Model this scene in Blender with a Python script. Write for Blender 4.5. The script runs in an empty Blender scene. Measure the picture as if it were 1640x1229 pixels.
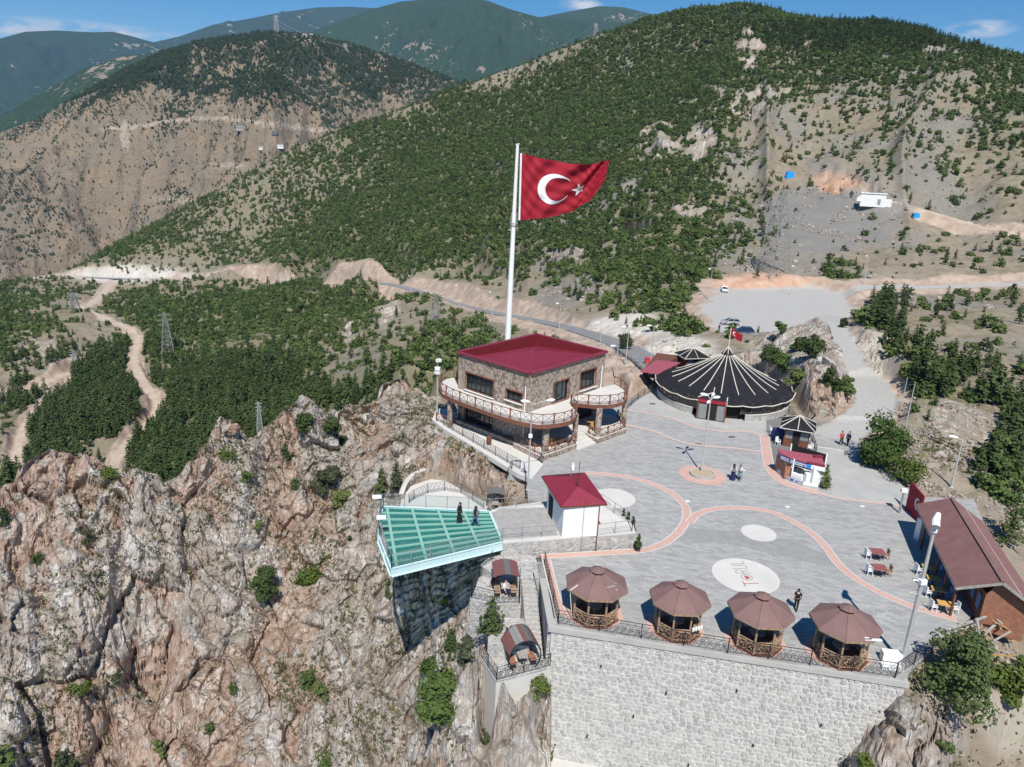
import bpy, bmesh, math, random
import numpy as np
from mathutils import Vector, Matrix
R = math.radians
scene = bpy.context.scene
COL = scene.collection
random.seed(7)

# ---------------------------------------------------------------- camera
F = 1180.0; PITCH = R(17.5); ROLL = R(2.5); CH = 31.0
fwd = np.array([0, math.cos(PITCH), -math.sin(PITCH)])
_r0 = np.array([1., 0, 0]); _u0 = np.cross(_r0, fwd)
rgt = _r0*math.cos(ROLL) + _u0*math.sin(ROLL)
upv = _u0*math.cos(ROLL) - _r0*math.sin(ROLL)
camd = bpy.data.cameras.new('camera'); cam = bpy.data.objects.new('camera', camd); COL.objects.link(cam)
camd.sensor_fit = 'HORIZONTAL'; camd.sensor_width = 36; camd.lens = 36*F/1640
camd.clip_start = 1.0; camd.clip_end = 30000
m = Matrix.Identity(4)
for i in range(3):
    m[i][0] = rgt[i]; m[i][1] = upv[i]; m[i][2] = -fwd[i]
m[2][3] = CH
cam.matrix_world = m
scene.camera = cam

# ---------------------------------------------------------------- sky and sun
SUN_EL, SUN_AZ = R(53), R(180-3)      # azimuth measured from +Y clockwise: the sun stands behind the camera
w = bpy.data.worlds.new('World'); scene.world = w; w.use_nodes = True
nt = w.node_tree; nt.nodes.clear()
sky = nt.nodes.new('ShaderNodeTexSky'); sky.sky_type = 'NISHITA'; sky.sun_disc = False
sky.sun_elevation = SUN_EL; sky.sun_rotation = SUN_AZ; sky.altitude = 1200; sky.air_density = 1.0; sky.dust_density = 0.0; sky.ozone_density = 3.0
bg = nt.nodes.new('ShaderNodeBackground'); bg.inputs[1].default_value = 0.085
wo = nt.nodes.new('ShaderNodeOutputWorld')
# a few small fair-weather clouds low over the ridges
tc = nt.nodes.new('ShaderNodeTexCoord')
mp = nt.nodes.new('ShaderNodeMapping'); mp.inputs['Scale'].default_value = (26, 26, 70)
ns = nt.nodes.new('ShaderNodeTexNoise'); ns.inputs['Scale'].default_value = 1.3; ns.inputs['Detail'].default_value = 7
rp = nt.nodes.new('ShaderNodeValToRGB'); rp.color_ramp.elements[0].position = 0.36; rp.color_ramp.elements[1].position = 0.62
mx = nt.nodes.new('ShaderNodeMixRGB'); mx.inputs[2].default_value = (7.5, 7.6, 7.9, 1)
L = nt.links
L.new(tc.outputs['Generated'], mp.inputs[0]); L.new(mp.outputs[0], ns.inputs[0]); L.new(ns.outputs[0], rp.inputs[0])
cmask = None
for (cx_, cy_, ax_, az_) in ((20, 44, 0.05, 0.012), (150, 48, 0.10, 0.010), (1570, 47, 0.038, 0.010), (930, 8, 0.03, 0.008)):
    d_ = fwd + rgt*(cx_-820)/F - upv*(cy_-614.5)/F; d_ = d_/np.linalg.norm(d_)
    sb = nt.nodes.new('ShaderNodeVectorMath'); sb.operation = 'SUBTRACT'; sb.inputs[1].default_value = d_; L.new(tc.outputs['Generated'], sb.inputs[0])
    sc_ = nt.nodes.new('ShaderNodeVectorMath'); sc_.operation = 'MULTIPLY'; sc_.inputs[1].default_value = (1/ax_, 1/ax_, 1/az_); L.new(sb.outputs[0], sc_.inputs[0])
    ln = nt.nodes.new('ShaderNodeVectorMath'); ln.operation = 'LENGTH'; L.new(sc_.outputs[0], ln.inputs[0])
    iv = nt.nodes.new('ShaderNodeMath'); iv.operation = 'SUBTRACT'; iv.use_clamp = True; iv.inputs[0].default_value = 1.0; L.new(ln.outputs['Value'], iv.inputs[1])
    if cmask is None: cmask = iv.outputs[0]
    else:
        m2_ = nt.nodes.new('ShaderNodeMath'); m2_.operation = 'MAXIMUM'; L.new(cmask, m2_.inputs[0]); L.new(iv.outputs[0], m2_.inputs[1]); cmask = m2_.outputs[0]
ml = nt.nodes.new('ShaderNodeMath'); ml.operation = 'MULTIPLY'; L.new(rp.outputs[0], ml.inputs[0]); L.new(cmask, ml.inputs[1])
m3_ = nt.nodes.new('ShaderNodeMath'); m3_.operation = 'MULTIPLY'; m3_.use_clamp = True; m3_.inputs[1].default_value = 1.6; L.new(ml.outputs[0], m3_.inputs[0])
L.new(m3_.outputs[0], mx.inputs[0]); L.new(sky.outputs[0], mx.inputs[1])
hs = nt.nodes.new('ShaderNodeHueSaturation'); hs.inputs['Saturation'].default_value = 1.45
L.new(mx.outputs[0], hs.inputs['Color']); L.new(hs.outputs[0], bg.inputs[0]); L.new(bg.outputs[0], wo.inputs[0])
sd = bpy.data.lights.new('sun', 'SUN'); sd.energy = 4.9; sd.angle = R(0.53); sd.color = (1, 0.955, 0.89)
so = bpy.data.objects.new('sun', sd); COL.objects.link(so)
sdir = Vector((math.sin(SUN_AZ)*math.cos(SUN_EL), math.cos(SUN_AZ)*math.cos(SUN_EL), math.sin(SUN_EL)))
so.rotation_euler = sdir.to_track_quat('Z', 'Y').to_euler(); so.location = (0, 0, 200)
vs = scene.view_settings; vs.view_transform = 'Standard'; vs.look = 'None'; vs.exposure = 0.27; vs.gamma = 1.0; vs.use_curve_mapping = False
scene.cycles.max_bounces = 6; scene.cycles.volume_bounces = 0; scene.cycles.transparent_max_bounces = 8

# ---------------------------------------------------------------- surveying: photo pixel + height (or range) -> place on the site
def ray(px, py): return fwd + rgt*(px-820)/F - upv*(py-614.5)/F
def P(px, py, z=0.0):
    d = ray(px, py); t = (z-CH)/d[2]; return np.array([d[0]*t, d[1]*t, z])
def Dr(px, py, r):
    d = ray(px, py); t = r/math.hypot(d[0], d[1]); return np.array([d[0]*t, d[1]*t, CH+d[2]*t])
def proj(x, y, z):
    v = np.stack([x, y, np.asarray(z)-CH], -1); zz = v@fwd
    return 820+F*(v@rgt)/zz, 614.5-F*(v@upv)/zz

# ---------------------------------------------------------------- noise
def _h(ix, iy, iz, s):
    h = (ix.astype(np.int64)*374761393 + iy.astype(np.int64)*668265263 + iz.astype(np.int64)*2147483647 + s*974711) & 0xffffffff
    h = ((h ^ (h >> 13))*1274126177) & 0xffffffff
    h = ((h ^ (h >> 16))*2246822519) & 0xffffffff
    return ((h ^ (h >> 15)) & 0xffffff)/float(0xffffff)
def vn(x, y, z=0.0, s=0):
    x = np.asarray(x, float); y = np.asarray(y, float)+0*x; z = np.asarray(z, float)+0*x
    ix, iy, iz = np.floor(x), np.floor(y), np.floor(z); fx, fy, fz = x-ix, y-iy, z-iz
    u = fx*fx*fx*(fx*(fx*6-15)+10); v = fy*fy*fy*(fy*(fy*6-15)+10); q = fz*fz*fz*(fz*(fz*6-15)+10)
    r = 0
    for a in (0, 1):
        for b in (0, 1):
            for c in (0, 1):
                r = r + _h(ix+a, iy+b, iz+c, s)*(u if a else 1-u)*(v if b else 1-v)*(q if c else 1-q)
    return r*2-1
def fbm(x, y, z=0.0, o=4, s=0, g=0.5):
    r = 0; a = 1.0; f = 1.0; t = 0
    for i in range(o):
        r = r + a*vn(x*f, y*f, np.asarray(z)*f, s+i*17); t += a; a *= g; f *= 2.03
    return r/t
def worley(x, y, z, s=0):
    ix, iy, iz = np.floor(x), np.floor(y), np.floor(z)
    f1 = np.full(x.shape, 9.); f2 = np.full(x.shape, 9.); hc = np.zeros(x.shape)
    for a in (-1, 0, 1):
        for b in (-1, 0, 1):
            for c in (-1, 0, 1):
                jx, jy, jz = ix+a, iy+b, iz+c
                d = (jx+_h(jx, jy, jz, s)-x)**2+(jy+_h(jx, jy, jz, s+1)-y)**2+(jz+_h(jx, jy, jz, s+2)-z)**2
                m = d < f1
                f2 = np.where(m, f1, np.minimum(f2, d)); hc = np.where(m, _h(jx, jy, jz, s+3), hc); f1 = np.where(m, d, f1)
    return np.sqrt(f1), np.sqrt(f2), hc
def sst(a, b, x):
    t = np.clip((x-a)/(b-a), 0, 1); return t*t*(3-2*t)

# ---------------------------------------------------------------- materials
MATS = {}
def nmat(name):
    m = bpy.data.materials.new(name); m.use_nodes = True; MATS[name] = m
    b = m.node_tree.nodes['Principled BSDF']; b.inputs['Roughness'].default_value = 0.8
    if 'Specular IOR Level' in b.inputs: b.inputs['Specular IOR Level'].default_value = 0.3
    return m, m.node_tree, b
def node(t, ty, **k):
    n = t.nodes.new(ty)
    for a, v in k.items():
        if a.startswith('i_'):
            key = a[2:]; key = int(key) if key.isdigit() else key.replace('_', ' ')
            n.inputs[key].default_value = v
        else: setattr(n, a, v)
    return n
def ramp(t, fac, stops):
    n = t.nodes.new('ShaderNodeValToRGB'); e = n.color_ramp.elements
    while len(e) < len(stops): e.new(0.5)
    for q, (p, c) in zip(e, stops):
        q.position = p; q.color = (c[0], c[1], c[2], 1) if not isinstance(c, (int, float)) else (c, c, c, 1)
    t.links.new(fac, n.inputs[0]); return n.outputs[0]
def mixc(t, fac, a, b, mode='MIX'):
    n = t.nodes.new('ShaderNodeMixRGB'); n.blend_type = mode
    for i, v in ((0, fac), (1, a), (2, b)):
        if hasattr(v, 'is_output'): t.links.new(v, n.inputs[i])
        else: n.inputs[i].default_value = v if isinstance(v, (int, float)) else (v[0], v[1], v[2], 1)
    return n.outputs[0]
def math2(t, op, a, b=None, clamp=False):
    n = t.nodes.new('ShaderNodeMath'); n.operation = op; n.use_clamp = clamp
    for i, v in ((0, a), (1, b)):
        if v is None: continue
        if hasattr(v, 'is_output'): t.links.new(v, n.inputs[i])
        else: n.inputs[i].default_value = v
    return n.outputs[0]
def noise(t, scale, detail=4, vec=None, rough=0.55, dist=0):
    n = t.nodes.new('ShaderNodeTexNoise'); n.inputs['Scale'].default_value = scale; n.inputs['Detail'].default_value = detail
    n.inputs['Roughness'].default_value = rough; n.inputs['Distortion'].default_value = dist
    if vec is not None: t.links.new(vec, n.inputs['Vector'])
    return n.outputs[0]
def objvec(t, scale=(1, 1, 1), rot=(0, 0, 0), kind='Object'):
    c = t.nodes.new('ShaderNodeTexCoord'); m = t.nodes.new('ShaderNodeMapping')
    m.inputs['Scale'].default_value = scale; m.inputs['Rotation'].default_value = rot
    t.links.new(c.outputs[kind], m.inputs[0]); return m.outputs[0]
def wvec(t, scale=(1, 1, 1), rot=(0, 0, 0)):
    g = t.nodes.new('ShaderNodeNewGeometry'); m = t.nodes.new('ShaderNodeMapping')
    m.inputs['Scale'].default_value = scale; m.inputs['Rotation'].default_value = rot
    t.links.new(g.outputs['Position'], m.inputs[0]); return m.outputs[0]
def bump(t, b, h, strength=0.5, dist=0.05):
    n = t.nodes.new('ShaderNodeBump'); n.inputs['Strength'].default_value = strength; n.inputs['Distance'].default_value = dist
    t.links.new(h, n.inputs['Height']); t.links.new(n.outputs[0], b.inputs['Normal'])
def simple(name, c, rough=0.7, metal=0.0, var=0.12, scale=6.0, spec=0.3, dirt=0.0):
    m, t, b = nmat(name); v = objvec(t)
    n1 = noise(t, scale, 5, v); lo = tuple(x*(1-var) for x in c); hi = tuple(min(1, x*(1+var)) for x in c)
    col = ramp(t, n1, [(0.3, lo), (0.7, hi)])
    if dirt:
        n2 = noise(t, scale*0.25, 6, v, 0.7); col = mixc(t, math2(t, 'MULTIPLY', ramp(t, n2, [(0.45, 0.0), (0.7, 1.0)]), dirt), col, (0.16, 0.13, 0.10))
    t.links.new(col, b.inputs['Base Color']); b.inputs['Roughness'].default_value = rough; b.inputs['Metallic'].default_value = metal
    b.inputs['Specular IOR Level'].default_value = spec
    return m
def M(n): return MATS[n]

# ---------------------------------------------------------------- mesh helpers
class MB:
    def __init__(s): s.v = []; s.f = []; s.mi = []; s.mats = []; s.cur = 0
    def mat(s, name):
        if name not in s.mats: s.mats.append(name)
        s.cur = s.mats.index(name); return s
    def add(s, vs, fs):
        o = len(s.v); s.v += [tuple(float(c) for c in v) for v in vs]; s.f += [tuple(i+o for i in f) for f in fs]; s.mi += [s.cur]*len(fs); return s
    def box(s, c, d, rz=0.0):
        cx, cy, cz = c; x, y, z = d[0]/2, d[1]/2, d[2]/2; ca, sa = math.cos(rz), math.sin(rz)
        vs = [(cx+a*x*ca-b*y*sa, cy+a*x*sa+b*y*ca, cz+e*z) for e in (-1, 1) for a, b in ((-1, -1), (1, -1), (1, 1), (-1, 1))]
        return s.add(vs, [(3, 2, 1, 0), (4, 5, 6, 7), (0, 1, 5, 4), (1, 2, 6, 5), (2, 3, 7, 6), (3, 0, 4, 7)])
    def bar(s, p, q, w, h=None):
        h = h or w; p = Vector(p); q = Vector(q); d = (q-p)
        if d.length < 1e-6: return s
        d.normalize(); u = Vector((0, 0, 1)) if abs(d.z) < 0.95 else Vector((0, 1, 0))
        a = d.cross(u).normalized()*w/2; b = a.cross(d).normalized()*h/2
        vs = [e+x*a+y*b for e in (p, q) for x, y in ((-1, -1), (1, -1), (1, 1), (-1, 1))]
        return s.add(vs, [(3, 2, 1, 0), (4, 5, 6, 7), (0, 1, 5, 4), (1, 2, 6, 5), (2, 3, 7, 6), (3, 0, 4, 7)])
    def tube(s, pts, r, n=8, cap=True):
        pts = [Vector(p) for p in pts]; rs = r if isinstance(r, (list, tuple)) else [r]*len(pts); rings = []; vs = []
        for i, p in enumerate(pts):
            d = (pts[min(i+1, len(pts)-1)]-pts[max(i-1, 0)]).normalized(); u = Vector((0, 0, 1)) if abs(d.z) < 0.9 else Vector((1, 0, 0))
            a = d.cross(u).normalized(); b = a.cross(d).normalized()
            vs += [p+(a*math.cos(2*math.pi*k/n)+b*math.sin(2*math.pi*k/n))*rs[i] for k in range(n)]
        fs = [(i*n+k, i*n+(k+1) % n, (i+1)*n+(k+1) % n, (i+1)*n+k) for i in range(len(pts)-1) for k in range(n)]
        if cap: fs += [tuple(range(n-1, -1, -1)), tuple((len(pts)-1)*n+k for k in range(n))]
        return s.add(vs, fs)
    def prism(s, poly, z0, z1):
        n = len(poly); A = sum(poly[i][0]*poly[(i+1) % n][1]-poly[(i+1) % n][0]*poly[i][1] for i in range(n))
        if A < 0: poly = poly[::-1]
        vs = [(p[0], p[1], z0) for p in poly]+[(p[0], p[1], z1) for p in poly]
        fs = [tuple(range(n-1, -1, -1)), tuple(range(n, 2*n))]+[(i, (i+1) % n, n+(i+1) % n, n+i) for i in range(n)]
        return s.add(vs, fs)
    def plate(s, poly3, t):     # planar 3-D polygon given a thickness along its normal
        q = [Vector(p) for p in poly3]; nrm = (q[1]-q[0]).cross(q[2]-q[0]).normalized()*t; n = len(q)
        vs = [p for p in q]+[p+nrm for p in q]
        return s.add(vs, [tuple(range(n-1, -1, -1)), tuple(range(n, 2*n))]+[(i, (i+1) % n, n+(i+1) % n, n+i) for i in range(n)])
    def lathe(s, prof, c=(0, 0, 0), n=24, a0=0.0, a1=2*math.pi):
        full = abs(a1-a0-2*math.pi) < 1e-6; k = n if full else n+1
        vs = [(c[0]+r*math.cos(a0+(a1-a0)*i/n), c[1]+r*math.sin(a0+(a1-a0)*i/n), c[2]+z) for r, z in prof for i in range(k)]
        fs = [(j*k+i, j*k+(i+1) % k, (j+1)*k+(i+1) % k, (j+1)*k+i) for j in range(len(prof)-1) for i in range(n)]
        return s.add(vs, fs)
    def mesh(s, name, off=(0, 0, 0), smooth=False):
        me = bpy.data.meshes.new(name); v = [(a-off[0], b-off[1], c-off[2]) for a, b, c in s.v]
        me.from_pydata(v, [], s.f)
        for mn in s.mats: me.materials.append(MATS[mn])
        if s.mats: me.polygons.foreach_set('material_index', s.mi)
        if smooth: me.polygons.foreach_set('use_smooth', [True]*len(me.polygons))
        me.update(); return me
def tag(o, label=None, cat=None, group=None, kind=None):
    if label: o['label'] = label
    if cat: o['category'] = cat
    if group: o['group'] = group
    if kind: o['kind'] = kind
    return o
def thing(name, label, cat, loc=(0, 0, 0), rz=0.0, group=None):
    o = bpy.data.objects.new(name, None); COL.objects.link(o); o.location = [float(c) for c in loc]; o.rotation_euler = (0, 0, rz)
    o.empty_display_size = 0.2
    return tag(o, label, cat, group)
def obj(name, mb, mat=None, parent=None, smooth=False, local=False, loc=None, label=None):
    """mesh given in world coordinates (or in the thing's own if local) -> one object under its thing"""
    if mat and not mb.mats: mb.mats = [mat]
    off = (0, 0, 0)
    if parent is not None and not local:
        p = parent; off = [0, 0, 0]
        while p is not None:
            off = [off[i]+p.location[i] for i in range(3)]; p = p.parent
    me = mb.mesh(name, off, smooth); o = bpy.data.objects.new(name, me); COL.objects.link(o)
    if parent is not None: o.parent = parent
    if label: o['label'] = label
    return o
def struct(name, mb, mat=None, smooth=False):
    o = obj(name, mb, mat, None, smooth); o['kind'] = 'structure'; return o
KIDS = {}
def copy_tree(o, parent=None):
    c = o.copy(); COL.objects.link(c)
    if parent is not None: c.parent = parent
    for ch in [x for x in o.children]: copy_tree(ch, c)
    return c
def place(o, loc, rz=0.0, label=None, group=None, sc=1.0):
    o.location = [float(c) for c in loc]; o.rotation_euler = (0, 0, rz)
    if sc != 1.0: o.scale = (sc, sc, sc)
    if label: o['label'] = label
    if group: o['group'] = group
    return o
# ================================================================ TERRAIN
# visible ground, surveyed: (photo x, photo y, horizontal range from the camera foot)
C = []
def cp(*a):
    for px, py, r in a:
        d = Dr(px, py, r); C.append((math.atan2(d[0], d[1]), math.log(r), (d[2]-CH)/r))
def cz(*a):                       # site points given by photo x,y at height z
    for px, py, z in a:
        p = P(px, py, z); r = math.hypot(p[0], p[1]); C.append((math.atan2(p[0], p[1]), math.log(r), (z-CH)/r))
def cr(*a):                       # hidden ground: photo column at the crest, range, height
    for px, r, z in a:
        d = ray(px, 700); C.append((math.atan2(d[0], d[1]), math.log(r), (z-CH)/r))
crest = [(-90, 800, 78), (-40, 795, 78), (10, 789, 78), (31, 753, 78.5), (64, 722, 79.5), (92, 715, 80), (128, 728, 79), (169, 748, 78.5), (215, 772, 78), (246, 785, 78), (276, 774, 78.5), (302, 758, 79),
 (320, 728, 80.5), (343, 706, 83), (353, 690, 84.5), (380, 700, 84), (409, 702, 84.5), (450, 690, 86), (462, 655, 89), (485, 640, 90), (499, 664, 88), (543, 664, 89), (556, 646, 91), (609, 634, 94), (650, 626, 95)]
cp(*crest)
for px, py, r in crest:           # the ridge falls away behind its crest
    z = Dr(px, py, r)[2]; cr((px, r+7, z-10), (px, r+22, z-30), (px, r+42, z-44))
cp((-80, 900, 74), (-80, 1050, 68), (-80, 1229, 64), (0, 840, 76), (0, 900, 74), (0, 1000, 70), (0, 1100, 67), (0, 1229, 64), (100, 790, 77), (100, 900, 73.5), (100, 1000, 70), (100, 1100, 66), (100, 1229, 63.5),
 (200, 830, 76), (200, 900, 74), (200, 1000, 70.5), (190, 1080, 66.5), (240, 1130, 69), (200, 1229, 64.5), (300, 800, 76.5), (300, 900, 72), (300, 1000, 69), (300, 1100, 65), (300, 1229, 61),
 (400, 760, 80), (400, 850, 75), (400, 950, 71), (400, 1050, 67), (400, 1150, 63), (400, 1229, 60), (500, 720, 84), (500, 800, 79), (500, 900, 73), (500, 1000, 67), (500, 1100, 62), (500, 1229, 57.5),
 (600, 690, 86), (600, 760, 77), (600, 850, 71), (600, 950, 66), (600, 1050, 61), (600, 1150, 57), (600, 1229, 54), (640, 960, 64), (640, 1025, 61), (700, 930, 62.5), (700, 1000, 58.5), (745, 960, 58), (700, 1100, 53.5), (700, 1229, 49),
 (755, 1010, 54), (740, 1100, 50), (770, 1229, 42.0), (-80, 1400, 58), (200, 1400, 59), (400, 1400, 55), (600, 1400, 50), (770, 1400, 42))
cz((640, 700, -1.2), (680, 690, -0.7), (705, 703, -0.3), (728, 714, -0.3), (750, 728, -0.3), (770, 740, -0.3), (790, 752, -0.3),  (660, 725, -2.6), (640, 745, -3.6), (655, 790, -4.3), (700, 800, -4.4), (740, 805, -4.4), (640, 835, -6.5), (700, 860, -7.5), (760, 850, -6.5), (800, 840, -4), 
   (740, 695, -0.3), (660, 652, -0.2), (700, 640, -0.5), (800, 760, -1.5))
# site platform and what lies just under it
for px, py in ((720, 660), (760, 700), (830, 720), (900, 740), (850, 800), (950, 800), (880, 900), (900, 985), (1000, 900), (1000, 980), (1100, 700), (1100, 900), (1200, 800), (1200, 1000), (1300, 740), (1300, 900), (1430, 1060), (1350, 1020), (1420, 900), (1500, 960), (1560, 1000), (1400, 800), (1000, 650), (1040, 610), (1150, 640), (1250, 660), (1330, 700), (1360, 690), (1420, 650), (1390, 620)):
    cz((px, py, -0.35))
# valley side below the wall
cp((800, 1112, 41.2), (820, 1118, 41.0), (845, 1114, 41.6), (868, 1108, 42.5), (868, 1170, 41.6), (830, 1180, 40.0), (790, 1170, 40.6), (820, 1240, 38.6), (868, 1240, 39.4), (778, 1078, 43.2), (768, 1030, 46.5), (760, 1100, 44.5))
cz((790, 960, -2.4), (825, 1040, -4.6), (845, 1000, -3.6), (850, 960, -2.6))
cr((1000, 38, -14), (1100, 37, -14), (900, 30, -22), (1100, 28, -22))
cz((1395, 1120, -2.4), (1440, 1116, -1.2), (1480, 1150, -1.9), (1510, 1130, -2.2), (1370, 1165, -3.4), (1345, 1215, -6.0), (1330, 1250, -8.0), (1430, 1180, -2.5), (1480, 1200, -3.2), (1540, 1200, -5), (1580, 1180, -4.6), (1640, 1200, -6), (1700, 1100, -3), (1480, 1085, -1.0), (1600, 1060, -1.5), (1640, 1030, -1.5), (1560, 1300, -10))
# right side: cut bank down from the gravel road into the gully
cz((1455, 650, -0.3), (1450, 720, -0.3), (1490, 800, -0.6), (1640, 860, -2.0), (1720, 900, -4))
cp((1480, 640, 106), (1520, 720, 90), (1560, 740, 91), (1570, 790, 84), (1620, 830, 80), (1560, 660, 112), (1600, 720, 103), (1640, 780, 94), (1720, 800, 95), (1500, 610, 120), (1440, 570, 130), (1400, 530, 150),
   (1640, 660, 122), (1720, 660, 126), (1560, 600, 134), (1640, 560, 160), (1500, 540, 158), (1420, 490, 185), (1540, 490, 210), (1640, 480, 225), (1740, 480, 235), (1400, 462, 232), (1500, 462, 250), (1640, 456, 262), (1760, 452, 275))
# rock outcrop behind the round tent and the car park
cz((1290, 665, -0.2), (1360, 660, -0.2), (1250, 600, 3.2), (1300, 600, 4.5), (1350, 615, 4.5), (1330, 575, 6.0), (1250, 575, 4.5), (1215, 578, 2.5))
cp((1222, 562, 127), (1240, 540, 130), (1262, 526, 132), (1290, 519, 133), (1320, 518, 134), (1342, 516, 133), (1358, 532, 129), (1366, 560, 121), (1366, 600, 111))
for px, py in ((1150, 475), (1200, 470), (1260, 480), (1330, 490), (1145, 500), (1170, 516), (1230, 520), (1290, 505), (1350, 500), (1190, 540)): cz((px, py, -4))
cr((1372, 128, -3.0), (1385, 118, -1.5), (1385, 140, -4))
# hillside above the access road
cp((1060, 592, 108), (1010, 560, 135), (930, 528, 178), (830, 508, 225), (700, 478, 300), (610, 452, 360), (480, 458, 430), (300, 448, 520), (180, 447, 600), (90, 440, 680), (-40, 455, 740),
   (1000, 590, 110), (900, 570, 130), (800, 545, 165), (1080, 560, 118), (1110, 560, 120), (1000, 530, 158), (1120, 530, 150), (1000, 500, 190), (900, 500, 215), (1100, 480, 195), (1120, 440, 225), (1000, 440, 235), (900, 440, 270), (800, 440, 310), (700, 440, 345), (600, 420, 400),
   (1240, 435, 245), (1200, 445, 228), (1340, 445, 240), (1240, 400, 270), (1320, 400, 275), (1400, 400, 285), (1500, 400, 300), (1640, 400, 310), (1760, 400, 320),
   (1000, 380, 290), (1100, 380, 290), (900, 380, 330), (1240, 340, 320), (1360, 330, 330), (1300, 280, 370), (1400, 300, 350), (1500, 330, 350), (1640, 340, 350), (1760, 330, 355),
   (800, 380, 370), (700, 380, 410), (600, 370, 450), (500, 390, 490), (400, 400, 540), (300, 410, 580), (200, 420, 620), (800, 300, 450), (1000, 300, 370), (1150, 300, 370), (900, 200, 540), (1050, 200, 480), (1200, 200, 440), (1300, 200, 440), (1450, 220, 420), (1640, 240, 410), (1760, 220, 420),
   (700, 300, 500), (600, 290, 560), (500, 310, 580), (400, 350, 600), (1100, 100, 580), (1200, 100, 540), (1300, 110, 520), (1450, 120, 500), (1640, 150, 480), (1760, 160, 490), (1000, 120, 600), (800, 200, 590), (680, 220, 620))
ridge = [(110, 432, 690), (200, 385, 690), (300, 332, 690), (400, 278, 690), (480, 234, 690), (560, 204, 690), (640, 176, 685), (720, 146, 685), (800, 116, 680), (880, 86, 675), (960, 56, 670), (1040, 30, 660), (1110, 16, 650), (1180, 10, 640),
 (1230, 16, 635), (1280, 32, 630), (1330, 38, 620), (1400, 42, 610), (1480, 56, 600), (1540, 74, 590), (1640, 95, 580), (1760, 120, 580)]
cp(*ridge)
for px, py, r in ridge:
    d = Dr(px, py+6, r)
    for e, k in ((60, 0.30), (220, 0.9)): C.append((math.atan2(d[0], d[1]), math.log(r+e), ((d[2]-k*e)-CH)/(r+e)))
# the lower valley left of the site
cp((640, 600, 150), (700, 600, 130), (640, 540, 200), (700, 560, 165), (600, 500, 260), (560, 580, 200), (500, 520, 290), (540, 630, 170), (480, 600, 210), (400, 650, 200), (400, 560, 280), (400, 500, 350), (300, 700, 200), (300, 600, 270), (300, 500, 400),
   (250, 740, 190), (200, 700, 215), (210, 600, 290), (200, 520, 370), (140, 490, 430), (100, 680, 230), (100, 600, 300), (100, 520, 400), (20, 740, 210), (0, 640, 280), (0, 560, 360), (0, 490, 480), (-80, 640, 290), (-80, 500, 500), (-80, 740, 220))
C = np.array(C)
S0 = 70.0
CX = np.stack([C[:, 0]*S0, C[:, 1]*S0], 1)
def kern(a, b):
    d2 = ((a[:, None, :]-b[None, :, :])**2).sum(-1); return np.sqrt(d2+0.25)
NC = len(C); A = np.zeros((NC+3, NC+3)); A[:NC, :NC] = kern(CX, CX)+np.eye(NC)*0.02; A[:NC, NC] = 1; A[:NC, NC+1:] = CX/70; A[NC, :NC] = 1; A[NC+1:, :NC] = (CX/70).T
Wt = np.linalg.solve(A, np.concatenate([C[:, 2], np.zeros(3)]))
def base_t(phi, lr):
    X = np.stack([phi.ravel()*S0, lr.ravel()*S0], 1); out = np.zeros(len(X))
    for i in range(0, len(X), 40000):
        q = X[i:i+40000]; out[i:i+40000] = kern(q, CX)@Wt[:NC]+Wt[NC]+q@Wt[NC+1:]/70
    return out.reshape(phi.shape)

def seg_dist(x, y, pl):
    best = np.full(x.shape, 1e9); zz = np.zeros(x.shape)
    for (a, b) in zip(pl[:-1], pl[1:]):
        dx, dy = b[0]-a[0], b[1]-a[1]; l2 = dx*dx+dy*dy+1e-9
        t = np.clip(((x-a[0])*dx+(y-a[1])*dy)/l2, 0, 1); d = np.hypot(x-a[0]-t*dx, y-a[1]-t*dy)
        m = d < best; best = np.where(m, d, best); zz = np.where(m, a[2]+t*(b[2]-a[2]), zz)
    return best, zz
def smooth_pl(pts, it=2):
    for _ in range(it):
        n = [pts[0]]
        for a, b in zip(pts[:-1], pts[1:]): n += [a*0.75+b*0.25, a*0.25+b*0.75]
        pts = n+[pts[-1]]
    return pts
def inpoly(x, y, poly):
    c = np.zeros(x.shape, bool); n = len(poly)
    for i in range(n):
        x0, y0 = poly[i][0], poly[i][1]; x1, y1 = poly[(i+1) % n][0], poly[(i+1) % n][1]
        if abs(y1-y0) < 1e-12: continue
        c ^= ((y0 > y) != (y1 > y)) & (x < (x1-x0)*(y-y0)/(y1-y0)+x0)
    return c
asphalt = smooth_pl([Dr(*q) for q in [(1075, 612, 101), (1050, 588, 109), (1010, 560, 135), (965, 542, 156), (900, 522, 190), (830, 509, 225), (760, 496, 262), (700, 479, 300), (655, 462, 335), (610, 453, 360), (550, 456, 395), (480, 460, 430), (390, 455, 475), (300, 449, 520), (180, 447, 600), (90, 442, 680), (-60, 465, 760)]], 2)
dirt1 = smooth_pl([Dr(*q) for q in [(178, 752, 190), (195, 715, 208), (235, 685, 225), (258, 650, 243), (228, 610, 275), (212, 575, 308), (226, 540, 345), (200, 520, 372), (160, 508, 400), (128, 488, 435)]], 2)
dirt2 = smooth_pl([Dr(*q) for q in [(-60, 640, 288), (40, 628, 290), (90, 605, 305), (130, 590, 325)]], 1)
dirt3 = smooth_pl([Dr(*q) for q in [(20, 745, 208), (35, 690, 240), (60, 650, 265), (110, 615, 300)]], 1)
dirt4 = smooth_pl([Dr(*q) for q in [(180, 447, 600), (168, 470, 520), (140, 490, 440)]], 1)
uproad = smooth_pl([Dr(*q) for q in [(1350, 465, 225), (1400, 459, 236), (1500, 460, 252), (1640, 455, 265), (1760, 446, 280)]], 1)
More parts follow.
